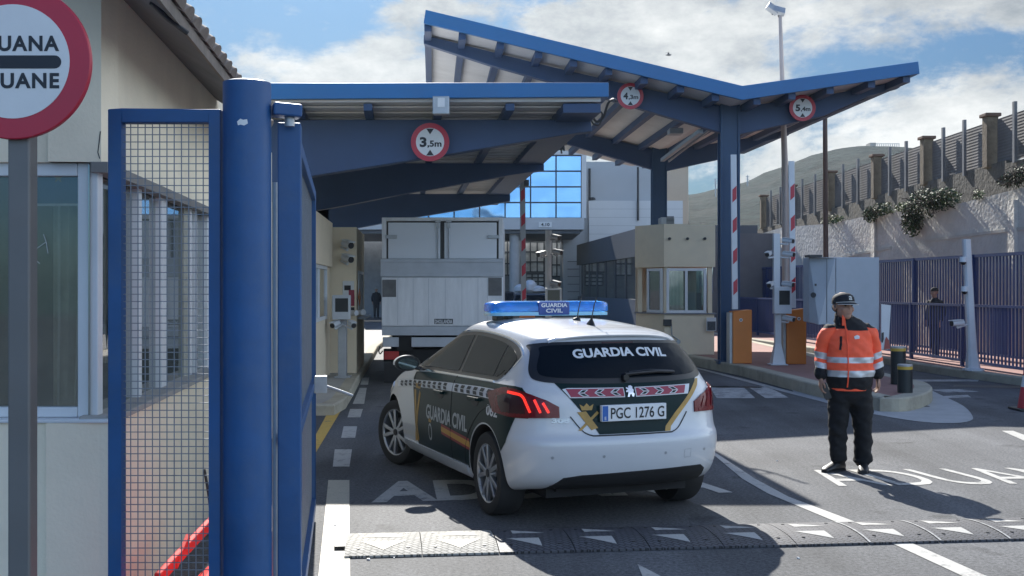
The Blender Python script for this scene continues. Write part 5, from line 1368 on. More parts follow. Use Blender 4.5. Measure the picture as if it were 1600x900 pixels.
b = MB(); b.bb(bx0 - 0.25, bx0 + 0.31, bz0 - 0.14, bz0 + 0.14, 0.0075, 0.012); o = b.build('bollard_plate', DARKMET); tag(o, 'dark steel ground plate round the apron bollard', 'plate')

# cabinet on its plinth, behind the officer
zk = 20.5
cb = thing('toll_cabinet', 'big pale grey cabinet raised on a plinth behind the officer', 'cabinet', (X(1330, zk), zk, IH))
CAB = mat('grey_blue_cabinet', (0.42, 0.46, 0.50), 0.5, var=0.06, stain=0.25, stain_col=(0.36, 0.38, 0.40))
b = MB(); b.bb(X(1306, zk), X(1374, zk), zk, zk + 0.8, Zh(516, zk), Zh(402, zk)); b.build('cabinet_body', CAB, cb, bevel=0.015)
b = MB(); b.prism([P(1264, 402, zk + .25), P(1279, 402, zk - 0.02), P(1305.5, 402, zk - 0.02), P(1305.5, 507, zk - 0.02), P(1279, 507, zk - 0.02), P(1264, 503, zk + .25)][::1], (0, 0.42, 0)); fdo = b.build('front_door', CAB, cb, bevel=0.01)
b = MB(); b.bb(X(1291, zk), X(1291.8, zk), zk - 0.0235, zk - 0.0205, Zh(504, zk), Zh(404, zk)); b.build('door_seam', DARKMET, fdo)
b = MB(); c = P(1271, 461, zk + 0.11); b.cyl(c + V((-0.008, -0.022, 0)), c, 0.05, n=18); c = P(1274, 445, zk + 0.06); b.bb(c.x - .014, c.x + .014, c.y - 0.03, c.y, c.z - .02, c.z + .02); b.build('lock_dial', DARKMET, fdo)
b = MB(); b.bb(X(1264, zk) , X(1285, zk), zk + 0.0, zk + 0.3, Zh(401.5, zk), Zh(398, zk)); b.build('hood', DARKMET, cb)
b = MB(); b.bb(X(1308, zk), X(1366, zk), zk + 0.15, zk + 0.65, IH, Zh(516.5, zk)); b.build('plinth', GREYSTEEL, cb)
b = MB(); b.prism([P(1377, 475, zk - 0.04), P(1392, 477, zk - 0.04), P(1388, 546, zk - 0.1), P(1377, 546, zk - 0.1)], (0, 0.004, 0)); pn = b.build('paper_notice', SIGNWHITE, None)
tag(pn, 'curling white printed notice hanging at the right edge of the grey cabinet', 'notice'); WM[pn.name] = Matrix()
b = MB()
for k in range(14):
    y = 482 + k * 2.4; b.add([P(1379, y, zk - 0.0445 - k * .0012), P(1379 + (7 if k % 4 else 10), y, zk - 0.0445 - k * .0012), P(1379 + (7 if k % 4 else 10), y + 0.9, zk - 0.0445 - k * .0012), P(1379, y + 0.9, zk - 0.0445 - k * .0012)], [(0, 1, 2, 3)])
b.build('printed_lines', DARKMET, pn)
b = MB(); b.poly([P(1377.5, 520, zk - 0.084), P(1381, 519, zk - 0.084), P(1381, 530, zk - 0.094), P(1379, 536, zk - 0.1), P(1377.5, 534, zk - 0.098)]); b.build('dark_patch', BLACKPL, pn)
b = MB(); b.poly([P(1383, 530, zk - 0.1), P(1385, 526, zk - 0.097), P(1389, 532, zk - 0.1), P(1391, 545, zk - 0.105), P(1381, 546, zk - 0.108)]); b.build('red_patch', mat('red_patch', (0.40, 0.10, 0.08), 0.6, var=0.1), pn)

# traffic cone at the right edge
G0 = G(1608, 641); t = thing('traffic_cone', 'red and white traffic cone cut by the right edge of the view', 'cone', tuple(G0))
b = MB(); b.bb(G0.x - 0.21, G0.x + 0.21, G0.y - 0.21, G0.y + 0.21, 0, 0.035); b.build('base', BLACKPL, t, bevel=0.012)
def cone_part(nm, z0_, z1_, m):
    r = lambda z: 0.155 - 0.115 * z / 0.72
    b = MB(); b.lathe([(r(z0_), z0_ + 0.03), (r(z1_), z1_ + 0.03)] , Matrix.Translation(G0), 28); b.build(nm, m, t, smooth=True)
CR = mat('cone_red', (0.50, 0.035, 0.05), 0.5, var=0.1)
cone_part('red_body', 0.004, 0.3, CR); cone_part('white_band', 0.3005, 0.46, SIGNWHITE); cone_part('red_top', 0.4605, 0.72, CR)

# white camera post by the fence
zp = (H - 0.15) * F / (579 - 450)
t = thing('camera_post', 'white flared camera post with two dome cameras in front of the blue fence', 'camera post', (X(1518, zp), zp, 0.15))
b = MB(); b.loft([[V((X(c, zp) + k * a, zp + k * e_, Zh(y, zp))) for a, e_ in ((-1, -.6), (-.6, -1), (.6, -1), (1, -.6), (1, .6), (.6, 1), (-.6, 1), (-1, .6))] for c, y, k in ((1521, 579, 0.17), (1521, 576, 0.17), (1520, 575, 0.12), (1518.5, 550, 0.085), (1516, 500, 0.075), (1510, 374, 0.068))])
b.build('post', WHITEPOLE, t)
dome_camera(t, P(1505, 410, zp - 0.12), P(1511, 410, zp)); dome_camera(t, P(1507, 456, zp - 0.12), P(1513, 456, zp))
p = P(1496, 505, zp - 0.15); mount_camera(t, p, V((-1, -0.35, -0.05)), P(1515, 506, zp), 0.055, 0.26)

# fences
def fence(name, label, pts_px, rows, bar_sp, post_every, hbase, m, post_w=0.06, top_rail=0.05, n_rails=2, over=0.0):
    """pts in plan; vertical bars between two rails"""
    a, c, h = rows; d = (c - a); L_ = d.length; d = d.normalized(); ang_ = math.atan2(d.y, d.x)
    t = thing(name, label, 'fence', (a.x, a.y, hbase), ang_)
    b = MB(); b.bb(0, L_, -0.025, 0.025, h - top_rail, h); b.build('top_rail', m, t, world=False)
    b = MB(); b.bb(0, L_, -0.022, 0.022, 0.10, 0.15); b.build('bottom_rail', m, t, world=False)
    b = MB(); x = bar_sp
    while x < L_: b.bb(x - 0.018, x + 0.018, -0.012, 0.012, 0.151, h - top_rail - 0.001); x += bar_sp
    b.build('infill_bars', m, t, world=False)
    x = 0.0
    while x <= L_ + 0.01:
        b = MB(); b.bb(x - post_w / 2, x + post_w / 2, -post_w / 2 - 0.005, post_w / 2 + 0.005, 0, h + over); b.build('post', m, t, world=False); x += post_every
    return t
za = 16.5; fa = V((9.15 + 0.0571 * (20.0 - za) + 0.25, za)); fz = 46
dF = vp_dx(700); A_ = V((X(1600, 20.0) - dF * (20.0 - 15.0), 15.0, 0)); C_ = V((X(1600, 20.0) + dF * 28, 48.0, 0))
fence('low_fence', 'low blue bar fence along the kerb of the right pavement', None, (A_, C_, 1.25), 0.135, 2.47, 0.15, BLUEFENCE)
dG = vp_dx(667); A_ = V((X(1600, 23.0) - dG * 7, 16.0, 0)); C_ = V((X(1600, 23.0) + dG * 30, 53.0, 0))
fence('tall_fence', 'tall blue bar fence behind the low fence, below the pale wall', None, (A_, C_, 2.32), 0.14, 3.05, 0.15, BLUEFENCE, 0.10, 0.07)

# lamp mast and second mast
zl = 27.0
t = thing('floodlight_mast', 'very tall thin mast with floodlights on top behind the right canopy', 'lamp post', (X(1228, zl), zl, 0))
MAST = mat('mast_pinkish_grey', (0.42, 0.36, 0.34), 0.5, 0.3, var=0.1)
b = MB(); b.cyl((X(1229, zl), zl, 0), (X(1226, zl), zl, Zh(250, zl)), 0.10, 0.075, 16); b.cyl((X(1226, zl), zl, Zh(250, zl)), (X(1219, zl), zl, Zh(22, zl)), 0.075, 0.04, 16); b.build('mast', MAST, t, smooth=True)
for dx, rz_, k in ((-0.10, 35, 0), (0.06, 15, 1)):
    M_ = Matrix.Rotation(R(rz_), 3, 'Y') @ Matrix.Rotation(R(-35), 3, 'X')
    b = MB(); p = P(1213 + dx * 60, 14 + k * 3, zl); b.box(p, (0.30, 0.12, 0.20), M_); f_ = b.build('floodlight', GREYSTEEL, t, bevel=0.01)
b = MB(); b.bar(P(1206, 22, zl), P(1222, 19, zl), 0.04, 0.04); b.bar(P(1216, 24, zl), P(1219, 30, zl), 0.03, 0.03); b.build('lamp_bracket', DARKMET, t)
zl2 = 30.0
t = thing('dark_mast', 'dark slim pole rising from the brick piers behind the right canopy wing', 'pole', (X(1291, zl2), zl2, 0))
b = MB(); b.cyl((X(1291, zl2), zl2, 0), (X(1289, zl2), zl2, Zh(150, zl2)), 0.075, 0.06, 14); b.build('pole', mat('rusty_dark_pole', (0.10, 0.065, 0.055), 0.6, 0.2, var=0.2), t, smooth=True)

# retaining wall, upper wall with piers and corrugated fence
def wallmat(name, col, bump, stain_col, st, sc=1.0):
    return mat(name, col, 0.95, var=0.16, scale=sc, bump=bump, bscale=9, stain=st, stain_col=stain_col, stain_scale=0.6, bdist=0.06)
RENDW = wallmat('rough_pale_render', (0.60, 0.575, 0.52), 0.55, (0.52, 0.49, 0.44), 0.6)
DARKW = wallmat('dark_stained_concrete', (0.085, 0.078, 0.068), 0.5, (0.15, 0.125, 0.09), 0.7, 0.7)
def run(px_a, y_a, za_, px_b, y_b): # second point's depth so that the top edge is level
    h = Zh(y_a, za_); zb__ = (h - H) * F / (450 - y_b); return V((X(px_a, za_), za_, h)), V((X(px_b, zb__), zb__, h))
def lerp_line(a, c, t): return a + (c - a) * t
# pale retaining wall: bottom hidden by the fences
wa = V((X(1600, 25.0), 25.0, 0)); dW = vp_dx(600)
def WP(z, out=0.0): return V((wa.x + dW * (z - 25.0) - out, z, 0))
tops = [(13, 4.35), (18, 4.25), (22, 4.12), (24, 4.02), (25, 3.97), (27.5, 3.83), (30, 3.80), (33, 3.85), (36, 3.78), (40, 3.9), (43, 3.75)]
t = thing('retaining_wall', 'pale rough rendered retaining wall behind the blue fences', 'wall', tuple(WP(30)))
b = MB()
for (z0_, h0), (z1_, h1) in zip(tops[:-1], tops[1:]):
    p, q = WP(z0_), WP(z1_); o_ = V((0.5, 0, 0))
    b.hexa([p, q, q + o_, p + o_], [p + V((0, 0, h0)), q + V((0, 0, h1)), q + o_ + V((0, 0, h1)), p + o_ + V((0, 0, h0))])
b.build('wall_face', RENDW, t)
for z in (19.0, 25.4, 32.6, 40.0):
    b = MB(); p = WP(z, 0.07); h = [h_ for z_, h_ in tops if z_ >= z][0] - 0.12; b.bb(p.x, p.x + 0.12, z - 0.16, z + 0.16, 0, h); b.build('buttress', RENDW, t)
for z0_, z1_, hh in ((22.5, 29.5, 2.95), (31.5, 34.5, 2.7), (14, 22.0, 3.0)):
    b = MB(); p, q = WP(z0_, 0.03), WP(z1_, 0.03); e0, e1 = p + V((0, 0, hh + 0.12)), q + V((0, 0, hh - 0.02))
    b.hexa([e0, e1, e1 + V((0.1, 0, 0)), e0 + V((0.1, 0, 0))], [e0 + V((0, 0, 0.07)), e1 + V((0, 0, 0.07)), e1 + V((0.1, 0, 0.07)), e0 + V((0.1, 0, 0.07))]); b.build('ledge', mat('lit_ledge', (0.55, 0.52, 0.46), 0.9, var=0.1), t)
b = MB()
for z in range(13, 43, 2):
    pass
# sloping earth behind it up to the upper wall
zu = 29.0; ua = V((X(1600, zu), zu, 0)); dU = vp_dx(768)
def UP(z, out=0.0): return V((ua.x + dU * (z - zu) - out, z, 0))
b = MB()
for (z0_, h0), (z1_, h1) in zip(tops[:-1], tops[1:]):
    b.quad(WP(z0_) + V((0.45, 0, h0 - 0.02)), WP(z1_) + V((0.45, 0, h1 - 0.02)), UP(z1_ + 4) + V((0.1, 0, h1 + 0.35)), UP(z0_ + 4) + V((0.1, 0, h0 + 0.35)))
b.quad(WP(43) + V((0.45, 0, 3.7)), V((4.5, 62, 3.4)), V((13.5, 90, 3.6)), UP(47) + V((0.1, 0, 4.1)))
o = b.build('terrain', mat('dry_earth', (0.22, 0.19, 0.14), 0.95, var=0.3, scale=2, bump=0.5, bscale=12, bdist=0.04)); tag(o, kind='structure')
hb0 = lambda z: Zh(245, zu) + (z - zu) * -0.012          # top of the dark base wall
t = thing('upper_wall', 'dark stained concrete wall with corrugated panels and brick piers above the pale wall', 'wall', tuple(UP(35)))
b = MB(); z0_, z1_ = 15, 75
for k in range(12):
    za_, zb__ = z0_ + (z1_ - z0_) * k / 12, z0_ + (z1_ - z0_) * (k + 1) / 12
    p, q = UP(za_), UP(zb__); o_ = V((0.4, 0, 0)); hj = random.uniform(-0.05, 0.05)
    b.hexa([p + V((0, 0, 3)), q + V((0, 0, 3)), q + o_ + V((0, 0, 3)), p + o_ + V((0, 0, 3))], [p + V((0, 0, hb0(za_) + hj)), q + V((0, 0, hb0(zb__) + hj)), q + o_ + V((0, 0, hb0(zb__) + hj)), p + o_ + V((0, 0, hb0(za_) + hj))])
b.build('base_wall', DARKW, t)
CORR = mat('corrugated_panel', (0.115, 0.105, 0.102), 0.6, 0.25, var=0.2, scale=0.8, stain=0.55, stain_col=(0.07, 0.055, 0.048), stain_scale=0.9)
PIER = mat('old_brick_pier', (0.15, 0.115, 0.078), 0.95, var=0.25, scale=5, bump=0.5, bscale=14, bdist=0.03)
PCAP = mat('brick_cap', (0.13, 0.08, 0.058), 0.9, var=0.2, scale=6)
def z_at(px):
    # depth on the upper wall line where photo column px meets it
    k = (px - 800) / F; return (ua.x - dU * zu) / (k - dU)
htop = lambda z: Zh(170, zu) + (z - zu) * -0.004
PH = []
for px in (1690, 1545, 1446, 1368, 1297, 1236, 1192): PH.append(z_at(px))
for z in PH:
    p = UP(z, 0.02); hh = htop(z) + 0.10
    b = MB(); b.bb(p.x - 0.10, p.x + 0.22, z - 0.17, z + 0.17, hb0(z) - 0.05, hh); pr = b.build('brick_pier', PIER, t, bevel=0.02)
    b = MB(); b.bb(p.x - 0.16, p.x + 0.28, z - 0.23, z + 0.23, hh + 0.001, hh + 0.10); b.build('pier_cap', PCAP, pr, bevel=0.02)
for za_, zb__ in zip(PH[:-1], PH[1:]):
    p, q = UP(za_ + 0.31, -0.1), UP(zb__ - 0.31, -0.1); b = MB(); nn = 30
    h0, h1 = hb0(za_), hb0(zb__)
    for k in range(nn):
        f0, f1 = k / nn, (k + 1) / nn; x0, x1 = (0.0034 if k % 2 else -0.0034), (-0.0034 if k % 2 else 0.0034)
        def pt(b_, f, xo): return V((b_.x + xo, b_.y, 0)) + V((0, 0, hb0(b_.y) + (htop(b_.y) - hb0(b_.y)) * f))
        b.quad(pt(p, f0, x0), pt(q, f0, x0), pt(q, f1, x1), pt(p, f1, x1))
    b.build('corrugated_panel', CORR, t)
    n_ = 3
    for k in range(1, n_):
        z = za_ + (zb__ - za_) * k / n_ ; pp = UP(z, 0.02); b = MB(); b.bb(pp.x - 0.06, pp.x + 0.02, z - 0.06, z + 0.06, hb0(z) - 0.1, htop(z) + 0.26); b.build('panel_post', mat('dull_panel_post', (0.16, 0.16, 0.165), 0.6, 0.2, var=0.15), t)
# bushes hanging over the wall
LEAF = [mat('leaf_dark', (0.035, 0.055, 0.022), 0.7, var=0.3, scale=20), mat('leaf_mid', (0.07, 0.10, 0.03), 0.7, var=0.3, scale=20), mat('leaf_light', (0.13, 0.16, 0.045), 0.7, var=0.3, scale=20), mat('dry_twig', (0.085, 0.065, 0.045), 0.9, var=0.3)]
def bush(name, label, blobs, n, leaf, twigs, mix, group=None):
    c0 = blobs[0][0]; t = thing(name, label, 'bush', tuple(c0), 0, group)
    lv = MB(); tw = MB()
    for c, r in blobs:
        c = V(c)
        for i in range(n):
            d = V((random.gauss(0, 1), random.gauss(0, 1), random.gauss(0, 1))).normalized() * random.random() ** 0.45
            p = c + V((d.x * r[0], d.y * r[1], d.z * r[2]))
            a = V((random.gauss(0, 1), random.gauss(0, 1), random.gauss(0, 1))).normalized(); e_ = a.orthogonal().normalized() ; s = leaf * random.uniform(0.6, 1.3)
            lv.add([p - e_ * s * 0.35, p + a * s * 0.5 - e_ * 0.0, p + e_ * s * 0.35, p - a * s * 0.5], [(0, 1, 2, 3)], random.choices((0, 1, 2), mix)[0])
        for i in range(twigs):
            d = V((random.gauss(0, 1) - 0.4, random.gauss(0, 1), random.gauss(0, 0.8))).normalized()
            q = c + V((d.x * r[0], d.y * r[1], d.z * r[2])) * random.uniform(0.7, 1.25); m_ = c.lerp(q, 0.5) + V((0, 0, random.uniform(-0.1, 0.15)))
            tw.tube([c, m_, q], 0.008, 4)
    lv.build('foliage', LEAF[:3], t); tw.build('stem', LEAF[3], t)
def WT(px, dz=0.0, out=0.1):
    k = (px - 800) / F; z = (wa.x - dW * 25.0) / (k - dW); h = None
    for (z0_, h0), (z1_, h1) in zip(tops[:-1], tops[1:]):
        if z0_ <= z <= z1_: h = h0 + (h1 - h0) * (z - z0_) / (z1_ - z0_)
    return WP(z, out) + V((0, 0, (h or 3.8) + dz))
bush('hanging_bush', 'dry twiggy bush with green leaves hanging over the pale wall', [(WT(1455, 0.12), (0.5, 0.9, 0.42)), (WT(1437, -0.28, 0.2), (0.25, 0.5, 0.45)), (WT(1480, 0.15), (0.4, 0.7, 0.3))], 900, 0.075, 90, (5, 3, 1))
bush('small_bush', 'small green bush on the pale wall left of the dry bush', [(WT(1385, 0.12), (0.3, 0.7, 0.2)), (WT(1372, 0.0, 0.2), (0.2, 0.5, 0.25))], 420, 0.075, 30, (4, 4, 1))
bush('green_tuft', 'bright green tuft on the wall beside the dry bush', [(WT(1418, 0.12), (0.2, 0.6, 0.14))], 260, 0.07, 6, (1, 3, 5))
bush('wall_plant', 'low green plant on top of the wall far along it', [(WT(1305, 0.08), (0.3, 0.9, 0.16))], 260, 0.08, 10, (2, 4, 2))
bush('corner_scrub', 'brown scrub on the wall top at the right edge', [(WT(1590, 0.2), (0.3, 0.5, 0.2)), (WT(1605, 0.25), (0.3, 0.5, 0.25))], 260, 0.06, 70, (5, 2, 0))
bush('wall_weed', 'small weed on the wall top between dry bush and right edge', [(WT(1535, 0.08), (0.12, 0.3, 0.14))], 140, 0.06, 6, (2, 4, 2))
# rubble stone wall and brown building edge beyond the column
STONE = bpy.data.materials.new('rubble_stone'); STONE.use_nodes = True
_n = STONE.node_tree; _b = _n.nodes['Principled BSDF']; _tc = _n.nodes.new('ShaderNodeTexCoord'); _v = _n.nodes.new('ShaderNodeTexVoronoi'); _v.feature = 'DISTANCE_TO_EDGE'; _v.inputs['Scale'].default_value = 2.0
_v2 = _n.nodes.new('ShaderNodeTexVoronoi'); _v2.inputs['Scale'].default_value = 2.0
_n.links.new(_tc.outputs['Object'], _v.inputs['Vector']); _n.links.new(_tc.outputs['Object'], _v2.inputs['Vector'])
_r = _n.nodes.new('ShaderNodeValToRGB'); _r.color_ramp.elements[0].position = 0.03; _r.color_ramp.elements[1].position = 0.09; _r.color_ramp.elements[0].color = (0.30, 0.27, 0.22, 1); _r.color_ramp.elements[1].color = (0, 0, 0, 1)
_r2 = _n.nodes.new('ShaderNodeValToRGB'); _r2.color_ramp.elements[0].color = (0.085, 0.06, 0.045, 1); _r2.color_ramp.elements[1].color = (0.19, 0.14, 0.10, 1)
_n.links.new(_v2.outputs['Color'], _r2.inputs['Fac']); _n.links.new(_v.outputs['Distance'], _r.inputs['Fac'])
_mx = _n.nodes.new('ShaderNodeMix'); _mx.data_type = 'RGBA'; _mx.blend_type = 'ADD'; _mx.inputs['Factor'].default_value = 1
_n.links.new(_r2.outputs['Color'], _mx.inputs['A']); _n.links.new(_r.outputs['Color'], _mx.inputs['B']); _n.links.new(_mx.outputs['Result'], _b.inputs['Base Color']); _b.inputs['Roughness'].default_value = 0.95
zz = 43.2
t = thing('stone_wall', 'brown rubble stone wall with pale corner stones behind the blue column', 'wall', (X(1190, zz), zz, 0))
b = MB(); b.bb(X(1166, zz), X(1232, zz), zz, zz + 0.6, 0, Zh(372, zz)); b.build('stonework', STONE, t)
b = MB()
for k in range(8): b.bb(X(1161, zz) - (0.1 if k % 2 else 0), X(1167.5, zz), zz - 0.05, zz + 0.5, 0.1 + k * 0.45, 0.1 + k * 0.45 + 0.40)
b.build('corner_stones', CONCRETE, t, bevel=0.03)
b = MB(); b.bb(X(1160, zz), X(1236, zz), zz - 0.12, zz + 0.7, Zh(372, zz) + 0.001, Zh(368, zz)); b.build('coping', DARKW, t)
# ------------------------------------------------------------------ buildings beyond the canopies
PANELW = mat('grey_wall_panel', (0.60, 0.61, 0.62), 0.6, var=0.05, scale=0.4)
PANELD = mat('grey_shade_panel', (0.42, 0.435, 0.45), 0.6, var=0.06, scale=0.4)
DARKFAC = mat('dark_grey_fascia', (0.085, 0.095, 0.11), 0.5, var=0.1, scale=0.5)
MIRROR = bpy.data.materials.new('blue_curtain_glass'); MIRROR.use_nodes = True
_b = MIRROR.node_tree.nodes['Principled BSDF']; _b.inputs['Base Color'].default_value = (0.20, 0.40, 0.68, 1); _b.inputs['Metallic'].default_value = 0.85; _b.inputs['Roughness'].default_value = 0.06
_b.inputs['Specular IOR Level'].default_value = 0.8
_nn = MIRROR.node_tree.nodes; _l = MIRROR.node_tree.links; _n1 = _nn.new('ShaderNodeTexNoise'); _n1.inputs['Scale'].default_value = 0.35; _n1.inputs['Detail'].default_value = 2
_t = _nn.new('ShaderNodeTexCoord'); _l.new(_t.outputs['Object'], _n1.inputs['Vector']); _bp = _nn.new('ShaderNodeBump'); _bp.inputs['Strength'].default_value = 0.12; _bp.inputs['Distance'].default_value = 0.3
_l.new(_n1.outputs['Fac'], _bp.inputs['Height']); _l.new(_bp.outputs[0], _b.inputs['Normal'])

zg_ = 56.0
gb = thing('glass_building', 'blue mirrored glass office building spanning the road on a concrete bridge', 'building', (X(800, zg_), zg_, 0))
gx0, gx1 = X(560, zg_), X(908, zg_); gz0, gz1 = Zh(341, zg_), Zh(243, zg_)
b = MB(); b.bb(gx0, gx1, zg_, zg_ + 0.2, gz0, gz1); cw = b.build('curtain_wall', MIRROR, gb)
b = MB()
for px in [908.6 - 39.8 * k for k in range(10)]: b.bb(X(px, zg_) - 0.035, X(px, zg_) + 0.035, zg_ - 0.05, zg_ - 0.002, gz0, gz1)
for py in (341, 316.5, 292, 267.5, 243): b.bb(gx0, gx1, zg_ - 0.045, zg_ - 0.004, Zh(py, zg_) - 0.035, Zh(py, zg_) + 0.035)
b.build('mullions', mat('dark_mullion', (0.02, 0.03, 0.05), 0.4), cw)
b = MB(); b.bb(gx0, gx1 + 0.25, zg_ - 0.06, zg_ + 9, gz1 + 0.036, Zh(236, zg_)); b.bb(gx1 + 0.02, gx1 + 0.25, zg_ - 0.06, zg_ + 9, gz0, gz1 + 0.035); b.bb(gx0, gx1, zg_ + 0.21, zg_ + 8.5, gz0, gz1 + 0.03); b.build('wall', PANELW, gb)
b = MB(); b.bb(gx0 - 4, X(911, zg_), zg_ - 0.9, zg_ + 9, Zh(360, zg_), gz0 - 0.04); b.build('concrete_bridge', mat('bridge_concrete', (0.50, 0.51, 0.52), 0.85, var=0.08, scale=0.6), gb)
b = MB(); b.bb(gx0 - 4, X(905, zg_), zg_ - 0.7, zg_ + 8.8, Zh(366, zg_), Zh(360, zg_) - 0.002); b.build('bridge_soffit', DARKFAC, gb)
for px in (804, 752, 690, 620):
    b = MB(); b.cyl((X(px, zg_ - .3), zg_ - .2, 0), (X(px, zg_ - .3), zg_ - .2, Zh(366, zg_) - 0.005), 0.26, n=20); b.build('round_column', mat('column_concrete', (0.38, 0.38, 0.38), 0.8, var=0.08), gb, smooth=True)
c = P(852, 351, zg_ - 0.92)
b = MB(); b.bb(c.x - 0.32, c.x + 0.32, c.y - 0.03, c.y + 0.018, c.z - 0.13, c.z + 0.13); sg = b.build('clearance_plate', SIGNWHITE, gb)
b = MB(); put_text(b, '4.10', V((c.x, c.y - 0.034, c.z - 0.07)), V((1, 0, 0)), V((0, 0, 1)), 0.15, 0.42, 0.03); b.build('plate_lettering', SIGNBLACK, sg)
# dim ground floor behind the columns with gridded windows
t = thing('bridge_frontage', 'dim glazed frontage with gridded windows under the concrete bridge', 'building', (X(830, 64), 64, 0))
zq2 = 66.0
b = MB(); b.bb(X(560, zq2), X(925, zq2), zq2, zq2 + 0.3, 0, Zh(362, zq2)); b.build('wall', mat('frontage_grey', (0.26, 0.28, 0.30), 0.8, var=0.15), t)
PALEP = mat('bright_street_pane', (0.6, 0.62, 0.63), 0.25, var=0.45, scale=1.2)
for x0, x1, y0, y1 in ((775, 802, 376, 430), (818, 850, 378, 425), (862, 886, 378, 432), (822, 850, 428, 446)):
    f_ = MB(); f_.bb(X(x0, zq2), X(x1, zq2), zq2 - 0.05, zq2 - 0.002, Zh(y1, zq2), Zh(y0, zq2)); wn = f_.build('window', PALEP, t)
    m_ = MB()
    for k in range(4): m_.bb(X(x0 + (x1 - x0) * k / 3, zq2) - 0.04, X(x0 + (x1 - x0) * k / 3, zq2) + 0.04, zq2 - 0.09, zq2 - 0.052, Zh(y1, zq2), Zh(y0, zq2))
    for k in range(4): zc_ = Zh(y0 + (y1 - y0) * k / 3, zq2); m_.bb(X(x0, zq2), X(x1, zq2), zq2 - 0.085, zq2 - 0.054, zc_ - 0.04, zc_ + 0.04)
    m_.build('grid', DARKFAC, wn)
# grey panelled hall
zh_ = 62.0
ph = thing('panelled_hall', 'pale grey panelled hall beside the glass building', 'building', (X(970, zh_), zh_, 0))
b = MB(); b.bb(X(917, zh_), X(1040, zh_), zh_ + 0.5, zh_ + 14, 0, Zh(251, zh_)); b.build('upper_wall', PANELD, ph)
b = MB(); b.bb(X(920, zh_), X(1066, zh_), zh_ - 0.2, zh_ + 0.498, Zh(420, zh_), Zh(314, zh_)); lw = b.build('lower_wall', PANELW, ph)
b = MB()
for k in range(8): zc_ = Zh(314 + 13 * (k + 1), zh_); b.bb(X(920, zh_), X(1066, zh_), zh_ - 0.204, zh_ - 0.2005, zc_ - 0.012, zc_ + 0.012)
for k in range(5): zc_ = Zh(253 + 13 * k, zh_); b.bb(X(917, zh_), X(1040, zh_), zh_ + 0.496, zh_ + 0.4995, zc_ - 0.012, zc_ + 0.012)
b.build('panel_joints', PANELD, ph)
b = MB()
for px in (922, 996): b.cyl((X(px, zh_), zh_ - 0.28 if px > 950 else zh_ + 0.4, Zh(345, zh_)), (X(px, zh_), zh_ - 0.28 if px > 950 else zh_ + 0.4, Zh(262, zh_)), 0.06, n=8)
b.build('rain_pipe', DARKMET, ph)
b = MB(); p = P(926, 311, zh_ + 0.3); b.lathe([(0.16, -0.05), (0.16, 0.02), (0.1, 0.09), (0, 0.11)], Matrix.Translation(p), 14); b.build('alarm_dome', DARKMET, ph, smooth=True)
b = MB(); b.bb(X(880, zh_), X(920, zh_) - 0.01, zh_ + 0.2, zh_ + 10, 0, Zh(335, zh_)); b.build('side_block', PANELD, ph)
b = MB()
for k in range(7): b.bb(X(887, zh_), X(919, zh_), zh_ + 0.15, zh_ + 0.198, Zh(480, zh_) + k * 0.42, Zh(480, zh_) + k * 0.42 + 0.03)
b.build('block_joints', DARKFAC, ph)
# low dark terminal with mirrored shop windows running along the lane
zt0, zt1 = 41.0, 60.0; dT = vp_dx(660); tx = X(1018, zt0)
def TP(z, zz_, out=0.0): return V((tx + dT * (z - zt0) - out, z, zz_))
tm = thing('terminal_building', 'low dark fronted terminal with reflecting windows behind the customs booth', 'building', tuple(TP(50, 0, -2)))
hT = Zh(352, zt0); hg1, hg0 = Zh(398, zt0), Zh(469, zt0)
def tslab(mb, za_, zb__, h0, h1, out, dep=0.3):
    p, q = TP(za_, 0, out), TP(zb__, 0, out); o_ = V((dep, 0, 0)); mb.hexa([p + V((0, 0, h0)), q + V((0, 0, h0)), q + o_ + V((0, 0, h0)), p + o_ + V((0, 0, h0))], [p + V((0, 0, h1)), q + V((0, 0, h1)), q + o_ + V((0, 0, h1)), p + o_ + V((0, 0, h1))])
b = MB(); tslab(b, zt0, zt1, hg1, hT, 0.12, 4.0); b.build('fascia_wall', DARKFAC, tm)
b = MB(); tslab(b, zt0, zt1, 0, hg0, 0.06, 3.9); b.build('plinth', mat('plinth_blue_grey', (0.10, 0.12, 0.15), 0.6, var=0.1), tm)
SHOPG = mat('dark_shop_glass', (0.30, 0.33, 0.35), 0.04, 0.8, var=0, spec=1.0)
b = MB(); tslab(b, zt0 + 0.1, zt1, hg0 + 0.002, hg1 - 0.002, 0.0, 0.1); gw = b.build('window', SHOPG, tm)
b = MB()
for k in range(8):
    z = zt0 + (zt1 - zt0) * k / 7.5; tslab(b, z, z + 0.12, hg0 + 0.003, hg1 - 0.003, 0.04, 0.03)
b.build('window_posts', DARKFAC, gw)
b = MB(); b.bb(tx + 0.4, tx + 12, zt0 - 0.1, zt0 + 0.2, 0, hT - 0.3); b.build('end_wall', mat('terminal_end', (0.13, 0.13, 0.14), 0.8, var=0.1), tm)
for px0, px1, y0, y1 in ((1120, 1145, 395, 458), (1085, 1113, 395, 458)):
    b = MB(); b.bb(X(px0, zt0), X(px1, zt0), zt0 - 0.13, zt0 - 0.102, Zh(y1, zt0), Zh(y0, zt0)); b.build('end_window', SHOPG, tm)
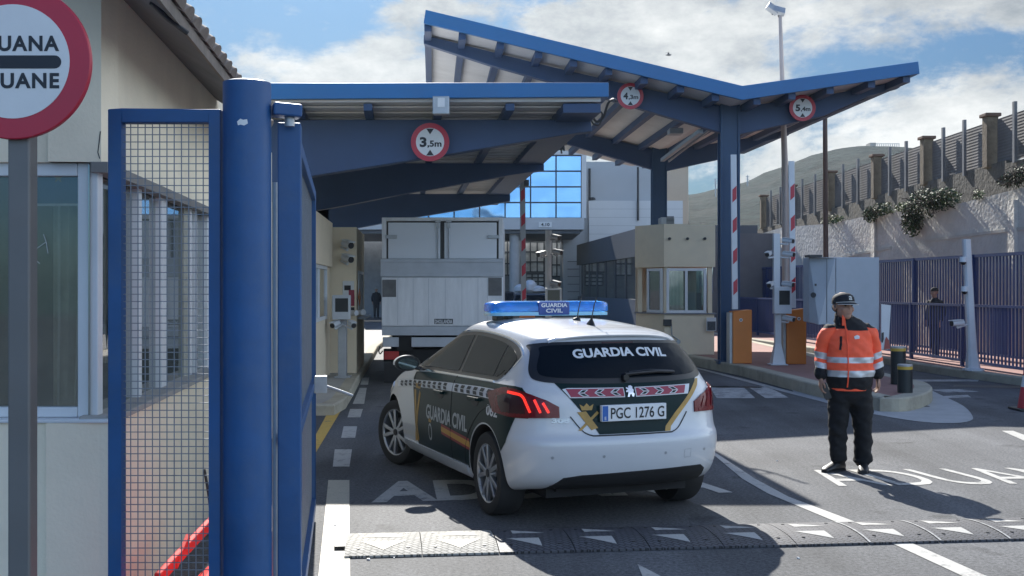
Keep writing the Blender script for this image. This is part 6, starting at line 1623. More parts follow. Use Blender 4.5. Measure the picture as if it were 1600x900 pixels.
# cream building far right
zc2 = 72.0
t = thing('cream_building', 'tall plain cream building behind the second canopy column', 'building', (X(1058, zc2), zc2, 0))
b = MB(); b.bb(X(1030, zc2), X(1075.5, zc2), zc2, zc2 + 10, 0, Zh(260, zc2)); b.build('wall', mat('peach_render', (0.56, 0.44, 0.33), 0.9, var=0.06, scale=0.5), t)
b = MB(); b.bb(X(1029, zc2), X(1076.5, zc2), zc2 - 0.15, zc2 + 10.1, Zh(260, zc2) + 0.002, Zh(257.5, zc2)); b.build('roof_edge', mat('roof_edge_buff', (0.35, 0.27, 0.2), 0.9), t)
# pale street houses glimpsed left of the truck
zs2 = 80.0
t = thing('street_house', 'pale grey house with dark gridded window left of the truck', 'house', (X(580, zs2), zs2, 0))
b = MB(); b.bb(X(480, zs2), X(640, zs2), zs2, zs2 + 6, 0, Zh(352, zs2)); b.build('wall', mat('pale_house_wall', (0.74, 0.75, 0.76), 0.9, var=0.1, scale=0.5), t)
for x0, x1, y0, y1, m_ in ((570, 597, 378, 400, PALEP), (571, 583, 405, 436, PALEP), (586, 598, 402, 436, PALEP), (540, 565, 378, 400, PALEP)):
    f_ = MB(); f_.bb(X(x0, zs2), X(x1, zs2), zs2 - 0.06, zs2 - 0.002, Zh(y1, zs2), Zh(y0, zs2)); wn = f_.build('window', m_, t)
    g_ = MB()
    for k in range(4): g_.bb(X(x0 + (x1 - x0) * k / 3, zs2) - 0.05, X(x0 + (x1 - x0) * k / 3, zs2) + 0.05, zs2 - 0.1, zs2 - 0.062, Zh(y1, zs2), Zh(y0, zs2))
    for k in range(3): zc_ = Zh(y0 + (y1 - y0) * k / 2, zs2); g_.bb(X(x0, zs2), X(x1, zs2), zs2 - 0.095, zs2 - 0.064, zc_ - 0.05, zc_ + 0.05)
    g_.build('grid', DARKFAC, wn)
b = MB(); b.bb(X(560, zs2), X(600, zs2), zs2 - 0.6, zs2 - 0.1, Zh(376, zs2), Zh(372, zs2)); b.build('canopy_strip', DARKFAC, t)

# hill
def hill_h(px):
    pts = [(900, 320), (1000, 312), (1060, 306), (1090, 301), (1130, 290), (1165, 282), (1195, 268), (1230, 256), (1270, 241), (1310, 233), (1345, 229), (1400, 228), (1440, 232), (1500, 236), (1600, 250), (1800, 300), (2200, 380)]
    for (a, ya), (c, yc) in zip(pts[:-1], pts[1:]):
        if a <= px <= c: return ya + (yc - ya) * (px - a) / (c - a)
    return 440
from mathutils import noise as NZ
ZR = 420.0; vs = []; fs = []; nx, ny = 150, 40
for j in range(ny + 1):
    f = j / ny
    for i in range(nx + 1):
        px = 860 + (2250 - 860) * i / nx
        crest = Zh(hill_h(px), ZR)
        y = ZR - 260 * (1 - f)
        x = X(px, ZR) * (0.6 + 0.4 * f) + 20 * (1 - f)
        z = crest * (f ** 0.85) + (NZ.fractal(V((x * 0.03, y * 0.03, 0)), 1.0, 2.0, 5) * 2.2 + NZ.noise(V((x * 0.3, y * 0.3, 3))) * 0.5) * (0.25 + 0.75 * math.sin(math.pi * min(1, f * 0.97)))
        vs.append((x, y, z - 2 * (1 - f)))
for j in range(ny):
    for i in range(nx):
        a = j * (nx + 1) + i; fs.append((a, a + 1, a + nx + 2, a + nx + 1))
for i in range(nx):      # back side falls away
    pass
me = bpy.data.meshes.new('hill'); me.from_pydata(vs, [], fs)
hm = mat('scrub_hill', (0.022, 0.029, 0.025), 0.95, var=0.85, scale=0.22, bump=0.6, bscale=0.5, bdist=1.5, stain=0.6, stain_col=(0.075, 0.068, 0.055), stain_scale=0.05, spec=0.02)
me.materials.append(hm)
for p in me.polygons: p.use_smooth = True
o = link_mesh('hill', me); tag(o, kind='structure')
t = thing('hilltop_ruin', 'small pale ruined fort with railings on top of the hill', 'ruin', tuple(P(1380, 228, ZR)))
b = MB(); b.bb(X(1357, ZR), X(1366, ZR), ZR - 2, ZR + 3, Zh(240, ZR), Zh(224, ZR)); b.bb(X(1366, ZR), X(1404, ZR), ZR - 1, ZR + 3, Zh(240, ZR), Zh(231, ZR)); b.build('wall', mat('ruin_stone', (0.40, 0.36, 0.31), 0.9, var=0.2, scale=0.3), t)
b = MB()
for k in range(12): x = X(1366 + 3.4 * k, ZR); b.bb(x - 0.12, x + 0.12, ZR - 1, ZR - 0.8, Zh(231, ZR), Zh(225, ZR))
b.bb(X(1366, ZR), X(1404, ZR), ZR - 1, ZR - 0.8, Zh(225.4, ZR), Zh(224.6, ZR)); b.build('railing', GREYSTEEL, t)
for px, y0, y1, z in ((1168, 283, 274, 330), (1118, 300, 279, 300)):
    t = thing('lattice_antenna', 'thin lattice antenna on the hill, ' + ('right one beside the blue column' if px > 1150 else 'left one nearer the cream building'), 'antenna', tuple(P(px, y0, z)))
    b = MB(); b.bar(P(px, y0 + 8, z), P(px, y1, z), 0.25, 0.25)
    for k in range(3): b.bar(P(px - 3, y1 + 2 + 4 * k, z), P(px + 3, y1 + 2 + 4 * k, z), 0.15, 0.15)
    b.build('mast', GREYSTEEL, t)
# gull
p = P(1044, 86, 60); t = thing('bird', 'tiny dark gull gliding in front of the clouds', 'bird', tuple(p))
b = MB()
b.loft([[p + V((x, r * math.cos(a), r * math.sin(a))) for a in [2 * math.pi * i / 8 for i in range(8)]] for x, r in ((-0.16, 0.005), (-0.05, 0.04), (0.06, 0.045), (0.13, 0.03), (0.17, 0.008))])
for s in (-1, 1):
    b.hexa([p + V((-0.04, 0, 0.02)), p + V((0.05, 0, 0.02)), p + V((0.03 + 0.02, 0.12 * s, 0.10)), p + V((-0.03, 0.12 * s, 0.10))], [p + V((-0.04, 0, 0.035)), p + V((0.05, 0, 0.035)), p + V((0.05, 0.12 * s, 0.11)), p + V((-0.03, 0.12 * s, 0.11))])
    b.hexa([p + V((-0.03, 0.12 * s, 0.10)), p + V((0.05, 0.12 * s, 0.10)), p + V((s * 0.22 + 0.02, 0.3 * s, 0.07)), p + V((s * 0.2, 0.3 * s, 0.07))], [p + V((-0.03, 0.12 * s, 0.11)), p + V((0.05, 0.12 * s, 0.11)), p + V((s * 0.22 + 0.02, 0.3 * s, 0.08)), p + V((s * 0.2, 0.3 * s, 0.08))])
b.build('gull', mat('gull_grey', (0.18, 0.18, 0.18), 0.8), t)
# ------------------------------------------------------------------ delivery truck seen from behind
TRW = mat('truck_box_white', (0.66, 0.69, 0.73), 0.5, var=0.05, scale=0.8, stain=0.25, stain_col=(0.6, 0.61, 0.62))
ALU = mat('worn_aluminium', (0.66, 0.66, 0.67), 0.5, 0.15, var=0.12, scale=2.5, stain=0.4, stain_col=(0.5, 0.5, 0.5), stretch=(3, 1, 0.5))
ALUD = mat('dull_aluminium', (0.42, 0.44, 0.47), 0.5, 0.2, var=0.12, scale=3)
zt_r = 20.3
def TX(px): return X(px, zt_r)
def TZ(py): return Zh(py, zt_r)
tr = thing('delivery_truck', 'white box truck with folded grey tail lift waiting beside the left booths', 'truck', (TX(690), zt_r + 3, 0))
lane = vp_dx(650)
b = MB(); b.bb(TX(596), TX(786), zt_r + 0.12, zt_r + 5.3, TZ(519), TZ(339)); b.build('cargo_box', TRW, tr, bevel=0.02)
b = MB()
for x0, x1, y0, y1 in ((596, 603, 404, 339.5), (779, 786, 404, 339.5), (603.05, 778.95, 345, 339.5)): b.bb(TX(x0), TX(x1), zt_r + 0.05, zt_r + 0.119, TZ(y0), TZ(y1))
b.build('rear_frame', ALU, tr, bevel=0.008)
b = MB(); b.bb(TX(603.2), TX(778.8), zt_r + 0.09, zt_r + 0.119, TZ(404), TZ(345.2)); b.build('door_seal', BLACKPL, tr)
for x0, x1, hx, s in ((606, 687.5, 606, 1), (694, 776, 776, -1)):
    b = MB(); b.bb(TX(x0), TX(x1), zt_r + 0.055, zt_r + 0.0895, TZ(404), TZ(347.5)); dr = b.build('rear_door', TRW, tr, bevel=0.006)
    b = MB(); b.bb(min(TX(hx - s * 4), TX(hx + s * 14)), max(TX(hx - s * 4), TX(hx + s * 14)), zt_r + 0.03, zt_r + 0.054, TZ(372.5), TZ(367)); b.build('hinge', GREYSTEEL, dr, bevel=0.004)
    bxp = TX(684 if s > 0 else 701)
    b = MB(); b.cyl((bxp, zt_r + 0.035, TZ(404)), (bxp, zt_r + 0.035, TZ(343)), 0.014, n=10); b.box((bxp, zt_r + 0.035, TZ(352)), (0.06, 0.04, 0.10)); b.box((bxp, zt_r + 0.035, TZ(345)), (0.10, 0.05, 0.045)); b.build('locking_bar', GREYSTEEL, dr, smooth=True)
# tail lift: upper channel, platform with two dark step plates, lower beam
b = MB(); b.bb(TX(595), TX(786.5), zt_r - 0.03, zt_r + 0.02, TZ(433), TZ(404.3))
b.bb(TX(595), TX(786.5), zt_r - 0.045, zt_r - 0.0305, TZ(410), TZ(405)); b.bb(TX(595), TX(786.5), zt_r - 0.045, zt_r - 0.0305, TZ(432), TZ(427))
b.build('tail_lift_lip', ALUD, tr, bevel=0.004)
b = MB(); b.bb(TX(597), TX(785), zt_r - 0.06, zt_r + 0.0, TZ(509), TZ(433.5)); pf = b.build('tail_lift_platform', ALU, tr, bevel=0.006)
b = MB()
for px in (622, 646, 670, 696, 722, 747, 762): b.bb(TX(px) - 0.004, TX(px) + 0.004, zt_r - 0.0635, zt_r - 0.0602, TZ(507), TZ(435))
b.build('platform_seams', ALUD, pf)
for x0, x1, y0, y1 in ((598, 619.5, 464, 437), (763, 784, 462, 434)):
    b = MB(); b.bb(TX(x0), TX(x1), zt_r - 0.066, zt_r - 0.0605, TZ(y0), TZ(y1)); b.build('step_plate', mat('dark_step_plate', (0.13, 0.13, 0.13), 0.7, var=0.3, scale=5), pf)
b = MB(); b.bb(TX(679), TX(708), zt_r - 0.068, zt_r - 0.0605, TZ(506), TZ(498)); mp_ = b.build('maker_plate', DARKMET, pf)
b = MB(); put_text(b, 'DHOLLANDIA', V((TX(693.5), zt_r - 0.0695, TZ(505))), V((1, 0, 0)), V((0, 0, 1)), 0.065, 0.31, 0.02); b.build('plate_lettering', SIGNWHITE, mp_)
b = MB(); b.bb(TX(597), TX(785), zt_r - 0.04, zt_r + 0.06, TZ(524), TZ(509.5)); b.build('tail_lift_beam', ALUD, tr, bevel=0.006)
b = MB(); b.bb(TX(598), TX(623), zt_r - 0.02, zt_r + 0.08, TZ(542), TZ(527)); b.bb(TX(643), TX(784), zt_r - 0.02, zt_r + 0.08, TZ(542), TZ(527)); b.build('under_run_bar', ALUD, tr, bevel=0.006)
for x0, x1 in ((600, 623), (757, 780)):
    b = MB(); b.bb(TX(x0), TX(x1), zt_r + 0.02, zt_r + 0.10, TZ(562), TZ(549)); b.build('tail_light', mat('truck_lamp_red', (0.42, 0.03, 0.03), 0.2, var=0.1, coat=0.6), tr, bevel=0.008)
b = MB(); b.bb(TX(620), TX(645), zt_r + 0.03, zt_r + 0.4, TZ(548), TZ(524.5)); b.bb(TX(610), TX(770), zt_r + 0.3, zt_r + 7, TZ(552), TZ(521)); b.bb(TX(598), TX(784), zt_r + 0.12, zt_r + 0.3, TZ(566), TZ(546)); b.build('chassis', CARUNDER, tr)
for x0, x1 in ((600, 655), (730, 783)):
    b = MB(); r = 0.40; b.lathe([(0.24, TX(x0)), (r * 0.96, TX(x0)), (r, TX(x0) + 0.03), (r, TX(x1) - 0.03), (r * 0.96, TX(x1)), (0.24, TX(x1))], Matrix.Translation((0, zt_r + 1.5, r)) @ Matrix.Rotation(R(90), 4, 'Y') @ Matrix.Scale(1, 4), 28, closed=True)
    b.build('rear_wheel', RUBBER, tr, smooth=True)
for x0 in (604, 752):
    b = MB(); r = 0.40; b.lathe([(0.0, TX(x0)), (r * 0.96, TX(x0)), (r, TX(x0) + 0.03), (r, TX(x0) + 0.25), (r * 0.96, TX(x0) + 0.28), (0.0, TX(x0) + 0.28)], Matrix.Translation((0, zt_r + 5.9, r)) @ Matrix.Rotation(R(90), 4, 'Y'), 28); b.build('front_wheel', RUBBER, tr, smooth=True)
b = MB(); b.prism([(TX(602), zt_r + 5.4, 0.5), (TX(602), zt_r + 7.2, 0.5), (TX(602), zt_r + 7.25, 1.3), (TX(602), zt_r + 6.9, 2.3), (TX(602), zt_r + 5.4, 2.35)], (TX(780) - TX(602), 0, 0)); b.build('cab', TRW, tr, bevel=0.05)
for xa_, xb_ in ((600, 640), (742, 782)):
    b = MB(); b.bb(TX(xa_), TX(xb_), zt_r + 0.01, zt_r + 0.03, TZ(598), TZ(566)); b.build('mud_flap', RUBBER, tr)
b = MB(); q = [P(594, 541, zt_r), P(592, 548, zt_r), P(594, 553, zt_r), P(598, 548, zt_r)]; b.tube(spline(q, 5), 0.012, 6); b.build('chain_hook', DARKMET, tr)

# ------------------------------------------------------------------ booths on the left pavement
zb2 = 20.7; dB = vp_dx(652)
hz2 = lambda y: Zh(y, zb2)
x2 = X(557, zb2)
b2 = thing('customs_booth', 'cream booth beside the truck with posters and a side window on the left pavement', 'booth', (x2 - 1, zb2 + 1.5, LH))
b = MB(); T_ = hz2(355); dep = 3.0
def sl(xa, xb2, za_, zb__, h0, h1, mb): mb.hexa([V((xa, za_, h0)), V((xb2, za_, h0)), V((xb2 + dB * (zb__ - za_), zb__, h0)), V((xa + dB * (zb__ - za_), zb__, h0))], [V((xa, za_, h1)), V((xb2, za_, h1)), V((xb2 + dB * (zb__ - za_), zb__, h1)), V((xa + dB * (zb__ - za_), zb__, h1))])
sl(x2 - 2.2, x2, zb2, zb2 + dep, LH, 1.2, b); sl(x2 - 2.2, x2, zb2, zb2 + dep, 2.05, T_, b); sl(x2 - 2.2, x2 - 0.06, zb2 + 0.001, zb2 + dep, 1.2, 2.05, b); sl(x2 - 0.06, x2, zb2, zb2 + 0.5, 1.2, 2.05, b); sl(x2 - 0.06 + dB * 2.4, x2 + dB * 2.4, zb2 + 2.4, zb2 + dep, 1.2, 2.05, b)
b.build('wall', CREAM2, b2)
def side_window(par, x, za_, zb__, h0, h1, x_at):
    n = MB(); o = 0.015
    def q(z, h, d): return V((x_at(z) + d, z, h))
    def bar_(z0_, z1_, a, c): n.hexa([q(z0_, a, o), q(z1_, a, o), q(z1_, a, o - 0.05), q(z0_, a, o - 0.05)], [q(z0_, c, o), q(z1_, c, o), q(z1_, c, o - 0.05), q(z0_, c, o - 0.05)])
    bar_(za_, zb__, h0, h0 + 0.06); bar_(za_, zb__, h1 - 0.06, h1)
    for k in range(3): zz_ = za_ + (zb__ - za_ - 0.06) * k / 2; bar_(zz_, zz_ + 0.06, h0 + 0.0605, h1 - 0.0605)
    w_ = n.build('window', WHITEFR, par)
    g_ = MB(); g_.hexa([q(za_ + .02, h0 + .02, -0.012), q(zb__ - .02, h0 + .02, -0.012), q(zb__ - .02, h0 + .02, -0.018), q(za_ + .02, h0 + .02, -0.018)], [q(za_ + .02, h1 - .02, -0.012), q(zb__ - .02, h1 - .02, -0.012), q(zb__ - .02, h1 - .02, -0.018), q(za_ + .02, h1 - .02, -0.018)])
    g_.build('pane', SHOPG, w_)
side_window(b2, x2, zb2 + 0.5, zb2 + 2.4, 1.2, 2.05, lambda z: x2 + dB * (z - zb2))
b = MB(); sl(x2 - 0.02 + dB * 0.4, x2 + 0.16 + dB * 0.4, zb2 + 0.4, zb2 + 2.5, 1.13, 1.17, b); b.build('counter', GREYSTEEL, b2)
for px0, px1, y0, y1, m in ((535.5, 553, 439, 462, SIGNWHITE), (545, 554, 453, 478, LIVREDM), (545, 554, 480, 490, SIGNBLACK)):
    b = MB(); b.bb(X(px0, zb2), X(px1, zb2), zb2 - (0.012 if m is SIGNWHITE else 0.018), zb2 - (0.001 if m is SIGNWHITE else 0.013), hz2(y1), hz2(y0)); b.build('poster', m, b2)
b = MB(); c = P(543, 451, zb2 - 0.014); b.bb(c.x - 0.06, c.x + 0.06, c.y - 0.002, c.y + 0.001, c.z - 0.03, c.z + 0.06); b.build('poster_print', SIGNBLACK, b2)
b = MB(); c = V((x2 + 0.03, zb2 + 0.15, 1.55)); b.prism([c + V((0, -0.16, 0)), c + V((0, 0, 0.16)), c + V((0, 0.16, 0)), c + V((0, 0, -0.16))], (0.012, 0, 0)); b.build('orange_diamond_sticker', mat('orange_sticker', (0.5, 0.17, 0.05), 0.5), b2)
for py in (382, 404): mount_camera(b2, P(543, py, zb2 - 0.22), V((0.8, -1, -0.25)), P(533, py + 4, zb2), 0.065, 0.26)
b = MB(); b.cyl(P(543, 489, zb2 - .12), P(557, 489, zb2 - 0.3), 0.05, n=12); b.cyl(P(553, 489.5, zb2 + 0.2), P(568, 488, zb2 - 0.1), 0.055, n=12); b.build('lower_cameras', WHITEPOLE, b2, smooth=True)
x1_ = X(517, zb2)
b1 = thing('customs_booth', 'cream booth nearest the open gate leaf, its window facing the lane', 'booth', (x1_ - 1, 18, LH))
za1 = 15.4; xx1 = lambda z: x1_ + dB * (z - zb2)
T1_ = Zh(350, zb2)
b = MB(); zz1 = zb2 - 0.25
sl(xx1(za1) - 1.9, xx1(za1), za1, zz1, LH, 1.18, b); sl(xx1(za1) - 1.9, xx1(za1) + 0.05, za1, zz1, 2.1, T1_, b); sl(xx1(za1) - 1.9, xx1(za1) - 0.06, za1 + 0.002, zz1, 1.18, 2.1, b)
sl(xx1(za1) - 0.06, xx1(za1), za1, za1 + 1.2, 1.18, 2.1, b); sl(xx1(za1 + 4.3) - 0.06, xx1(za1 + 4.3), za1 + 4.3, zz1, 1.18, 2.1, b)
b.build('wall', CREAM2, b1); side_window(b1, x1_, za1 + 1.2, za1 + 4.3, 1.18, 2.1, xx1)
# intercom terminal on its post
zi = 19.6
t = thing('payment_terminal', 'white terminal with dark screen on a grey post in front of the left booths', 'terminal', (X(535, zi), zi, LH))
b = MB(); b.bb(X(528, zi), X(541, zi), zi, zi + 0.12, LH, Zh(492, zi)); b.bb(X(523, zi), X(547, zi), zi - 0.08, zi + 0.2, LH, LH + 0.03); b.build('post', GREYSTEEL, t, bevel=0.006)
b = MB(); b.bb(X(521, zi), X(548.5, zi), zi - 0.16, zi - 0.001, Zh(499, zi), Zh(461, zi)); hs_ = b.build('screen_housing', mat('terminal_white', (0.5, 0.51, 0.52), 0.5, var=0.05), t, bevel=0.012)
b = MB(); b.bb(X(526, zi), X(546, zi), zi - 0.164, zi - 0.1605, Zh(487, zi), Zh(466, zi)); b.build('screen', BLACKPL, hs_)
for px in (524, 550): mount_camera(t, P(px, 507, zi - 0.18), V((0.5 if px > 530 else -0.4, -1, -0.2)), P(535, 507, zi), 0.05, 0.2)

# ------------------------------------------------------------------ middle island: barrier, camera pole, things waiting beyond
mi_ = [V((0.25, 27.5)), V((0.55, 26.7)), V((1.0, 26.7)), V((1.3, 27.5)), V((0.9, 42)), V((-0.6, 42))]
island('traffic_island', mi_, 0.15, 0.18, CONCRETE)
zm2 = 27.9
t = thing('barrier_gate', 'raised red and white barrier arm right of the truck, its housing behind the police car', 'barrier', (X(818, zm2), zm2, 0.15), 0, 'raised red and white barrier gates')
b = MB(); b.bb(X(812, zm2), X(836, zm2), zm2, zm2 + 0.4, 0.15, 1.2); b.build('housing', ORANGEBOX, t, bevel=0.012)
a_, r_ = arm_mb(X(818.5, zm2), zm2 - 0.06, 1.1, Zh(242, zm2), 0.135, 0.05, tilt=-0.045); am = a_.build('barrier_arm', mat('weathered_arm', (0.34, 0.35, 0.36), 0.5, var=0.1), t); [q_.build('red_stripe', SIGNRED, am) for q_ in r_]
zm3 = 31.0
t = thing('camera_mast', 'grey camera pole with white cameras and a small display right of the truck', 'camera mast', (X(857, zm3), zm3, 0.15))
b = MB(); b.cyl((X(857, zm3), zm3, 0.15), (X(857, zm3), zm3, Zh(360, zm3)), 0.085, n=16); b.build('mast', mat('grey_camera_pole', (0.36, 0.37, 0.38), 0.5, var=0.1), t, smooth=True)
for px, py, dx in ((868, 371, 0.8), (871, 394, 1.0), (846, 397, -0.8), (868, 443, 0.9)): mount_camera(t, P(px, py, zm3 - 0.2), V((dx, -1, -0.25)), P(857, py + 2, zm3), 0.065, 0.30, mat('grey_camera_body', (0.26, 0.27, 0.28), 0.5, var=0.1))
b = MB(); b.bb(X(852, zm3), X(877, zm3), zm3 - 0.3, zm3 - 0.12, Zh(473, zm3), Zh(450, zm3)); hs_ = b.build('display_housing', GREYSTEEL, t, bevel=0.015)
b = MB(); b.bb(X(855, zm3), X(874, zm3), zm3 - 0.305, zm3 - 0.3005, Zh(470, zm3), Zh(453, zm3)); b.build('display_screen', mat('dim_green_screen', (0.06, 0.07, 0.06), 0.3, var=0.1), hs_)
# parked cars beyond
def far_car(name, label, cx_, z, wd, col, roof_z, rz=0.0):
    t = thing(name, label, 'car', (cx_, z, 0), rz)
    m = mat('far_car_' + name + str(int(z)), col, 0.3, var=0.05, coat=0.7)
    w_ = wd / 2; b = MB()
    sec = lambda y, k: [V((-w_ * k, y, 0.3)), V((w_ * k, y, 0.3)), V((w_, y, 0.65)), V((w_ * 0.97, y, 0.95)), V((-w_ * 0.97, y, 0.95)), V((-w_, y, 0.65))]
    b.loft([sec(-0.05, 0.9), sec(0.05, 0.97), sec(3.9, 0.97), sec(4.1, 0.9)])
    top = roof_z
    cab = lambda y, zlo, zhi, k: [V((-w_ * 0.95 * k, y, zlo)), V((w_ * 0.95 * k, y, zlo)), V((w_ * 0.78 * k, y, zhi)), V((-w_ * 0.78 * k, y, zhi))]
    b.loft([[V((-w_ * 0.95, 0.08, 0.93)), V((w_ * 0.95, 0.08, 0.93)), V((w_ * 0.95, 3.0, 0.93)), V((-w_ * 0.95, 3.0, 0.93))], [V((-w_ * 0.76, 0.45, top)), V((w_ * 0.76, 0.45, top)), V((w_ * 0.76, 2.1, top)), V((-w_ * 0.76, 2.1, top))]])
    b.build('body', m, t, world=False, bevel=0.08)
    b = MB(); b.hexa([V((-w_ * 0.84, 0.095, 1.0)), V((w_ * 0.84, 0.095, 1.0)), V((w_ * 0.84, 0.2, 1.0)), V((-w_ * 0.84, 0.2, 1.0))], [V((-w_ * 0.7, 0.385, top - 0.08)), V((w_ * 0.7, 0.385, top - 0.08)), V((w_ * 0.7, 0.5, top - 0.08)), V((-w_ * 0.7, 0.5, top - 0.08))]); b.build('rear_window', CARGLASS, t, world=False)
    for s in (-1, 1):
        b = MB(); b.bb(s * w_ * 0.97 - 0.1, s * w_ * 0.97 + 0.005, -0.065, 0.05, 0.72, 0.92); b.build('tail_light', LAMPRED, t, world=False)
        for y in (0.75, 3.2):
            b = MB(); b.cyl((s * (w_ - 0.18), y, 0.31), (s * (w_ + 0.01), y, 0.31), 0.31, n=20); b.build('wheel', RUBBER, t, world=False, smooth=True)
    return t
zc_ = 47.0; cxx = X(829, zc_)
far_car('parked_car', 'dark car loaded with pale luggage on its roof, right of the truck', cxx, zc_, 1.7, (0.03, 0.033, 0.036), 1.5)
t = thing('roof_luggage', 'pale wrapped luggage bundles tied on the roof of the dark car', 'luggage', (cxx, zc_ + 1.2, 1.5))
b = MB()
for dx, w_, h_ in ((-0.35, 0.7, 0.34), (0.3, 0.75, 0.28), (0.0, 0.6, 0.5)):
    b.loft([[V((cxx + dx + k * w_ / 2 * math.cos(a), zc_ + 1.2 + k * 0.6 * math.sin(a), 1.52 + z * h_)) for a in [2 * math.pi * i / 14 for i in range(14)]] for z, k in ((0, 0.8), (0.25, 1), (0.7, 0.95), (1.0, 0.6), (1.1, 0.2))])
b.build('bundle', mat('pale_wrap', (0.48, 0.5, 0.52), 0.6, var=0.15, scale=4), t, smooth=True)
far_car('waiting_car', 'dark grey car farther on, half hidden behind the truck', X(782, 55), 55, 1.75, (0.05, 0.052, 0.056), 1.55)
q = G(965, 505); t = thing('red_wheel_chock', 'small red block lying on the road beyond the police car roof', 'block', tuple(q))
b = MB(); b.prism([q + V((-0.25, 0, 0)), q + V((0.25, 0, 0)), q + V((0.22, 0, 0.12)), q + V((-0.12, 0, 0.14))], (0, 0.25, 0)); b.build('block', REDPL, t, bevel=0.02)
# pavement along the terminal
pk = [V((TP(39, 0, 1.6).x, 39)), V((TP(64, 0, 1.6).x, 64)), V((TP(64, 0, -0.2).x, 64)), V((TP(39, 0, -4).x, 39))]
island('pavement', pk, 0.14, 0.2, CONCRETE)
# ------------------------------------------------------------------ people
SKIN = mat('skin', (0.36, 0.20, 0.14), 0.6, var=0.12, scale=25, rvar=0.05)
def ell(c, d, rx, ry, n=16):
    d = V(d).normalized(); a = V((1, 0, 0)) - d * d.x; a.normalize(); e = d.cross(a)
    return [V(c) + a * (rx * math.cos(t)) + e * (ry * math.sin(t)) for t in [2 * math.pi * i / n for i in range(n)]]
def chain(mb, pts, n=16, steps=4):
    """tapering limb through (centre, rx, ry) points, rounded ends"""
    c = [V(p[0]) for p in pts]; q = spline([V((*p[0], )) for p in pts], steps); rr_ = spline([V((p[1], p[2], 0)) for p in pts], steps)
    rings = []
    for i, p in enumerate(q):
        d = q[min(i + 1, len(q) - 1)] - q[max(i - 1, 0)]
        rings.append(ell(p, d, max(rr_[i].x, 1e-3), max(rr_[i].y, 1e-3), n))
    d0 = (q[0] - q[1]).normalized(); d1 = (q[-1] - q[-2]).normalized()
    r0 = min(rr_[0].x, rr_[0].y); r1 = min(rr_[-1].x, rr_[-1].y)
    rings = [ell(q[0] + d0 * r0 * 0.55, q[1] - q[0], rr_[0].x * 0.55, rr_[0].y * 0.55, n)] + rings + [ell(q[-1] + d1 * r1 * 0.55, q[-1] - q[-2], rr_[-1].x * 0.55, rr_[-1].y * 0.55, n)]
    mb.loft(rings)
def blob(mb, c, r, n=14):
    c = V(c); rings = []
    for k in range(1, n):
        a = math.pi * k / n
        rings.append([c + V((r[0] * math.sin(a) * math.cos(t), r[1] * math.sin(a) * math.sin(t), r[2] * math.cos(a))) for t in [2 * math.pi * i / n for i in range(n)]])
    mb.loft(rings)
def fuse(mb, name, mats, parent, voxel=0.008, smooth=6, cuts=(), classify=None, wrinkle=0.0):
    """one continuous surface from overlapping pieces; cuts are planes (co, no) where the cloth changes colour"""
    o = mb.build(name + '_raw', mats, None, world=False)
    rm = o.modifiers.new('r', 'REMESH'); rm.mode = 'VOXEL'; rm.voxel_size = voxel
    s = o.modifiers.new('s', 'SMOOTH'); s.factor = 0.5; s.iterations = smooth
    me = evaluated(o, name); drop(o)
    if cuts:
        bm = bmesh.new(); bm.from_mesh(me)
        for co, no in cuts: bmesh.ops.bisect_plane(bm, geom=bm.verts[:] + bm.edges[:] + bm.faces[:], plane_co=co, plane_no=no)
        for f in bm.faces: f.material_index = classify(f.calc_center_median())
        bm.to_mesh(me); bm.free()
    if not len(me.materials):
        for m in (mats if isinstance(mats, (list, tuple)) else [mats]): me.materials.append(m)
    if wrinkle:
        ns = [v.normal.copy() for v in me.vertices]
        for v, n_ in zip(me.vertices, ns):
            p = v.co
            a_ = NZ.noise(V((p.x * 7 + p.z * 6, p.y * 7, p.z * 13 + p.x * 5))) + 0.5 * NZ.noise(V((p.x * 17 - p.z * 9, p.y * 15, p.z * 26)))
            v.co = p + n_ * (a_ * wrinkle)
    for p in me.polygons: p.use_smooth = True
    return link_mesh(name, me, parent)
def add_hand(mb, w, s, curl=0.5, splay=0.0, fwd=0.0):
    """hand hanging from wrist w; s=+1 thumb towards -x...; palm faces the thigh, thumb forward (-y)"""
    w = V(w)
    chain(mb, [(w + V((0, 0, 0.03)), 0.022, 0.030), (w + V((0, -0.004, -0.02)), 0.018, 0.034), (w + V((0.002 * s, -0.008, -0.075)), 0.016, 0.042), (w + V((0.002 * s, -0.01, -0.095)), 0.014, 0.038)], 12)
    for k, (dy, ln) in enumerate(((-0.040, 0.068), (-0.018, 0.078), (0.004, 0.073), (0.025, 0.058))):
        b0 = w + V((0.002 * s, dy, -0.088)); c_ = curl * (0.85 + 0.1 * k)
        p1 = b0 + V((-0.012 * s * c_, -0.002, -ln * 0.48)); p2 = p1 + V((-0.026 * s * c_, 0, -ln * 0.32 * (1 - 0.35 * c_))); p3 = p2 + V((-0.024 * s * c_, 0, -ln * 0.18 * (1 - 0.6 * c_)))
        chain(mb, [(b0, 0.0095, 0.0098), (p1, 0.0092, 0.0092), (p2, 0.0085, 0.0085), (p3, 0.0075, 0.0075)], 8, 3)
    t0 = w + V((-0.004 * s, -0.034, -0.035)); chain(mb, [(t0, 0.012, 0.012), (t0 + V((-0.012 * s, -0.028, -0.028)), 0.0105, 0.0105), (t0 + V((-0.018 * s, -0.034, -0.060)), 0.009, 0.009)], 8, 3)
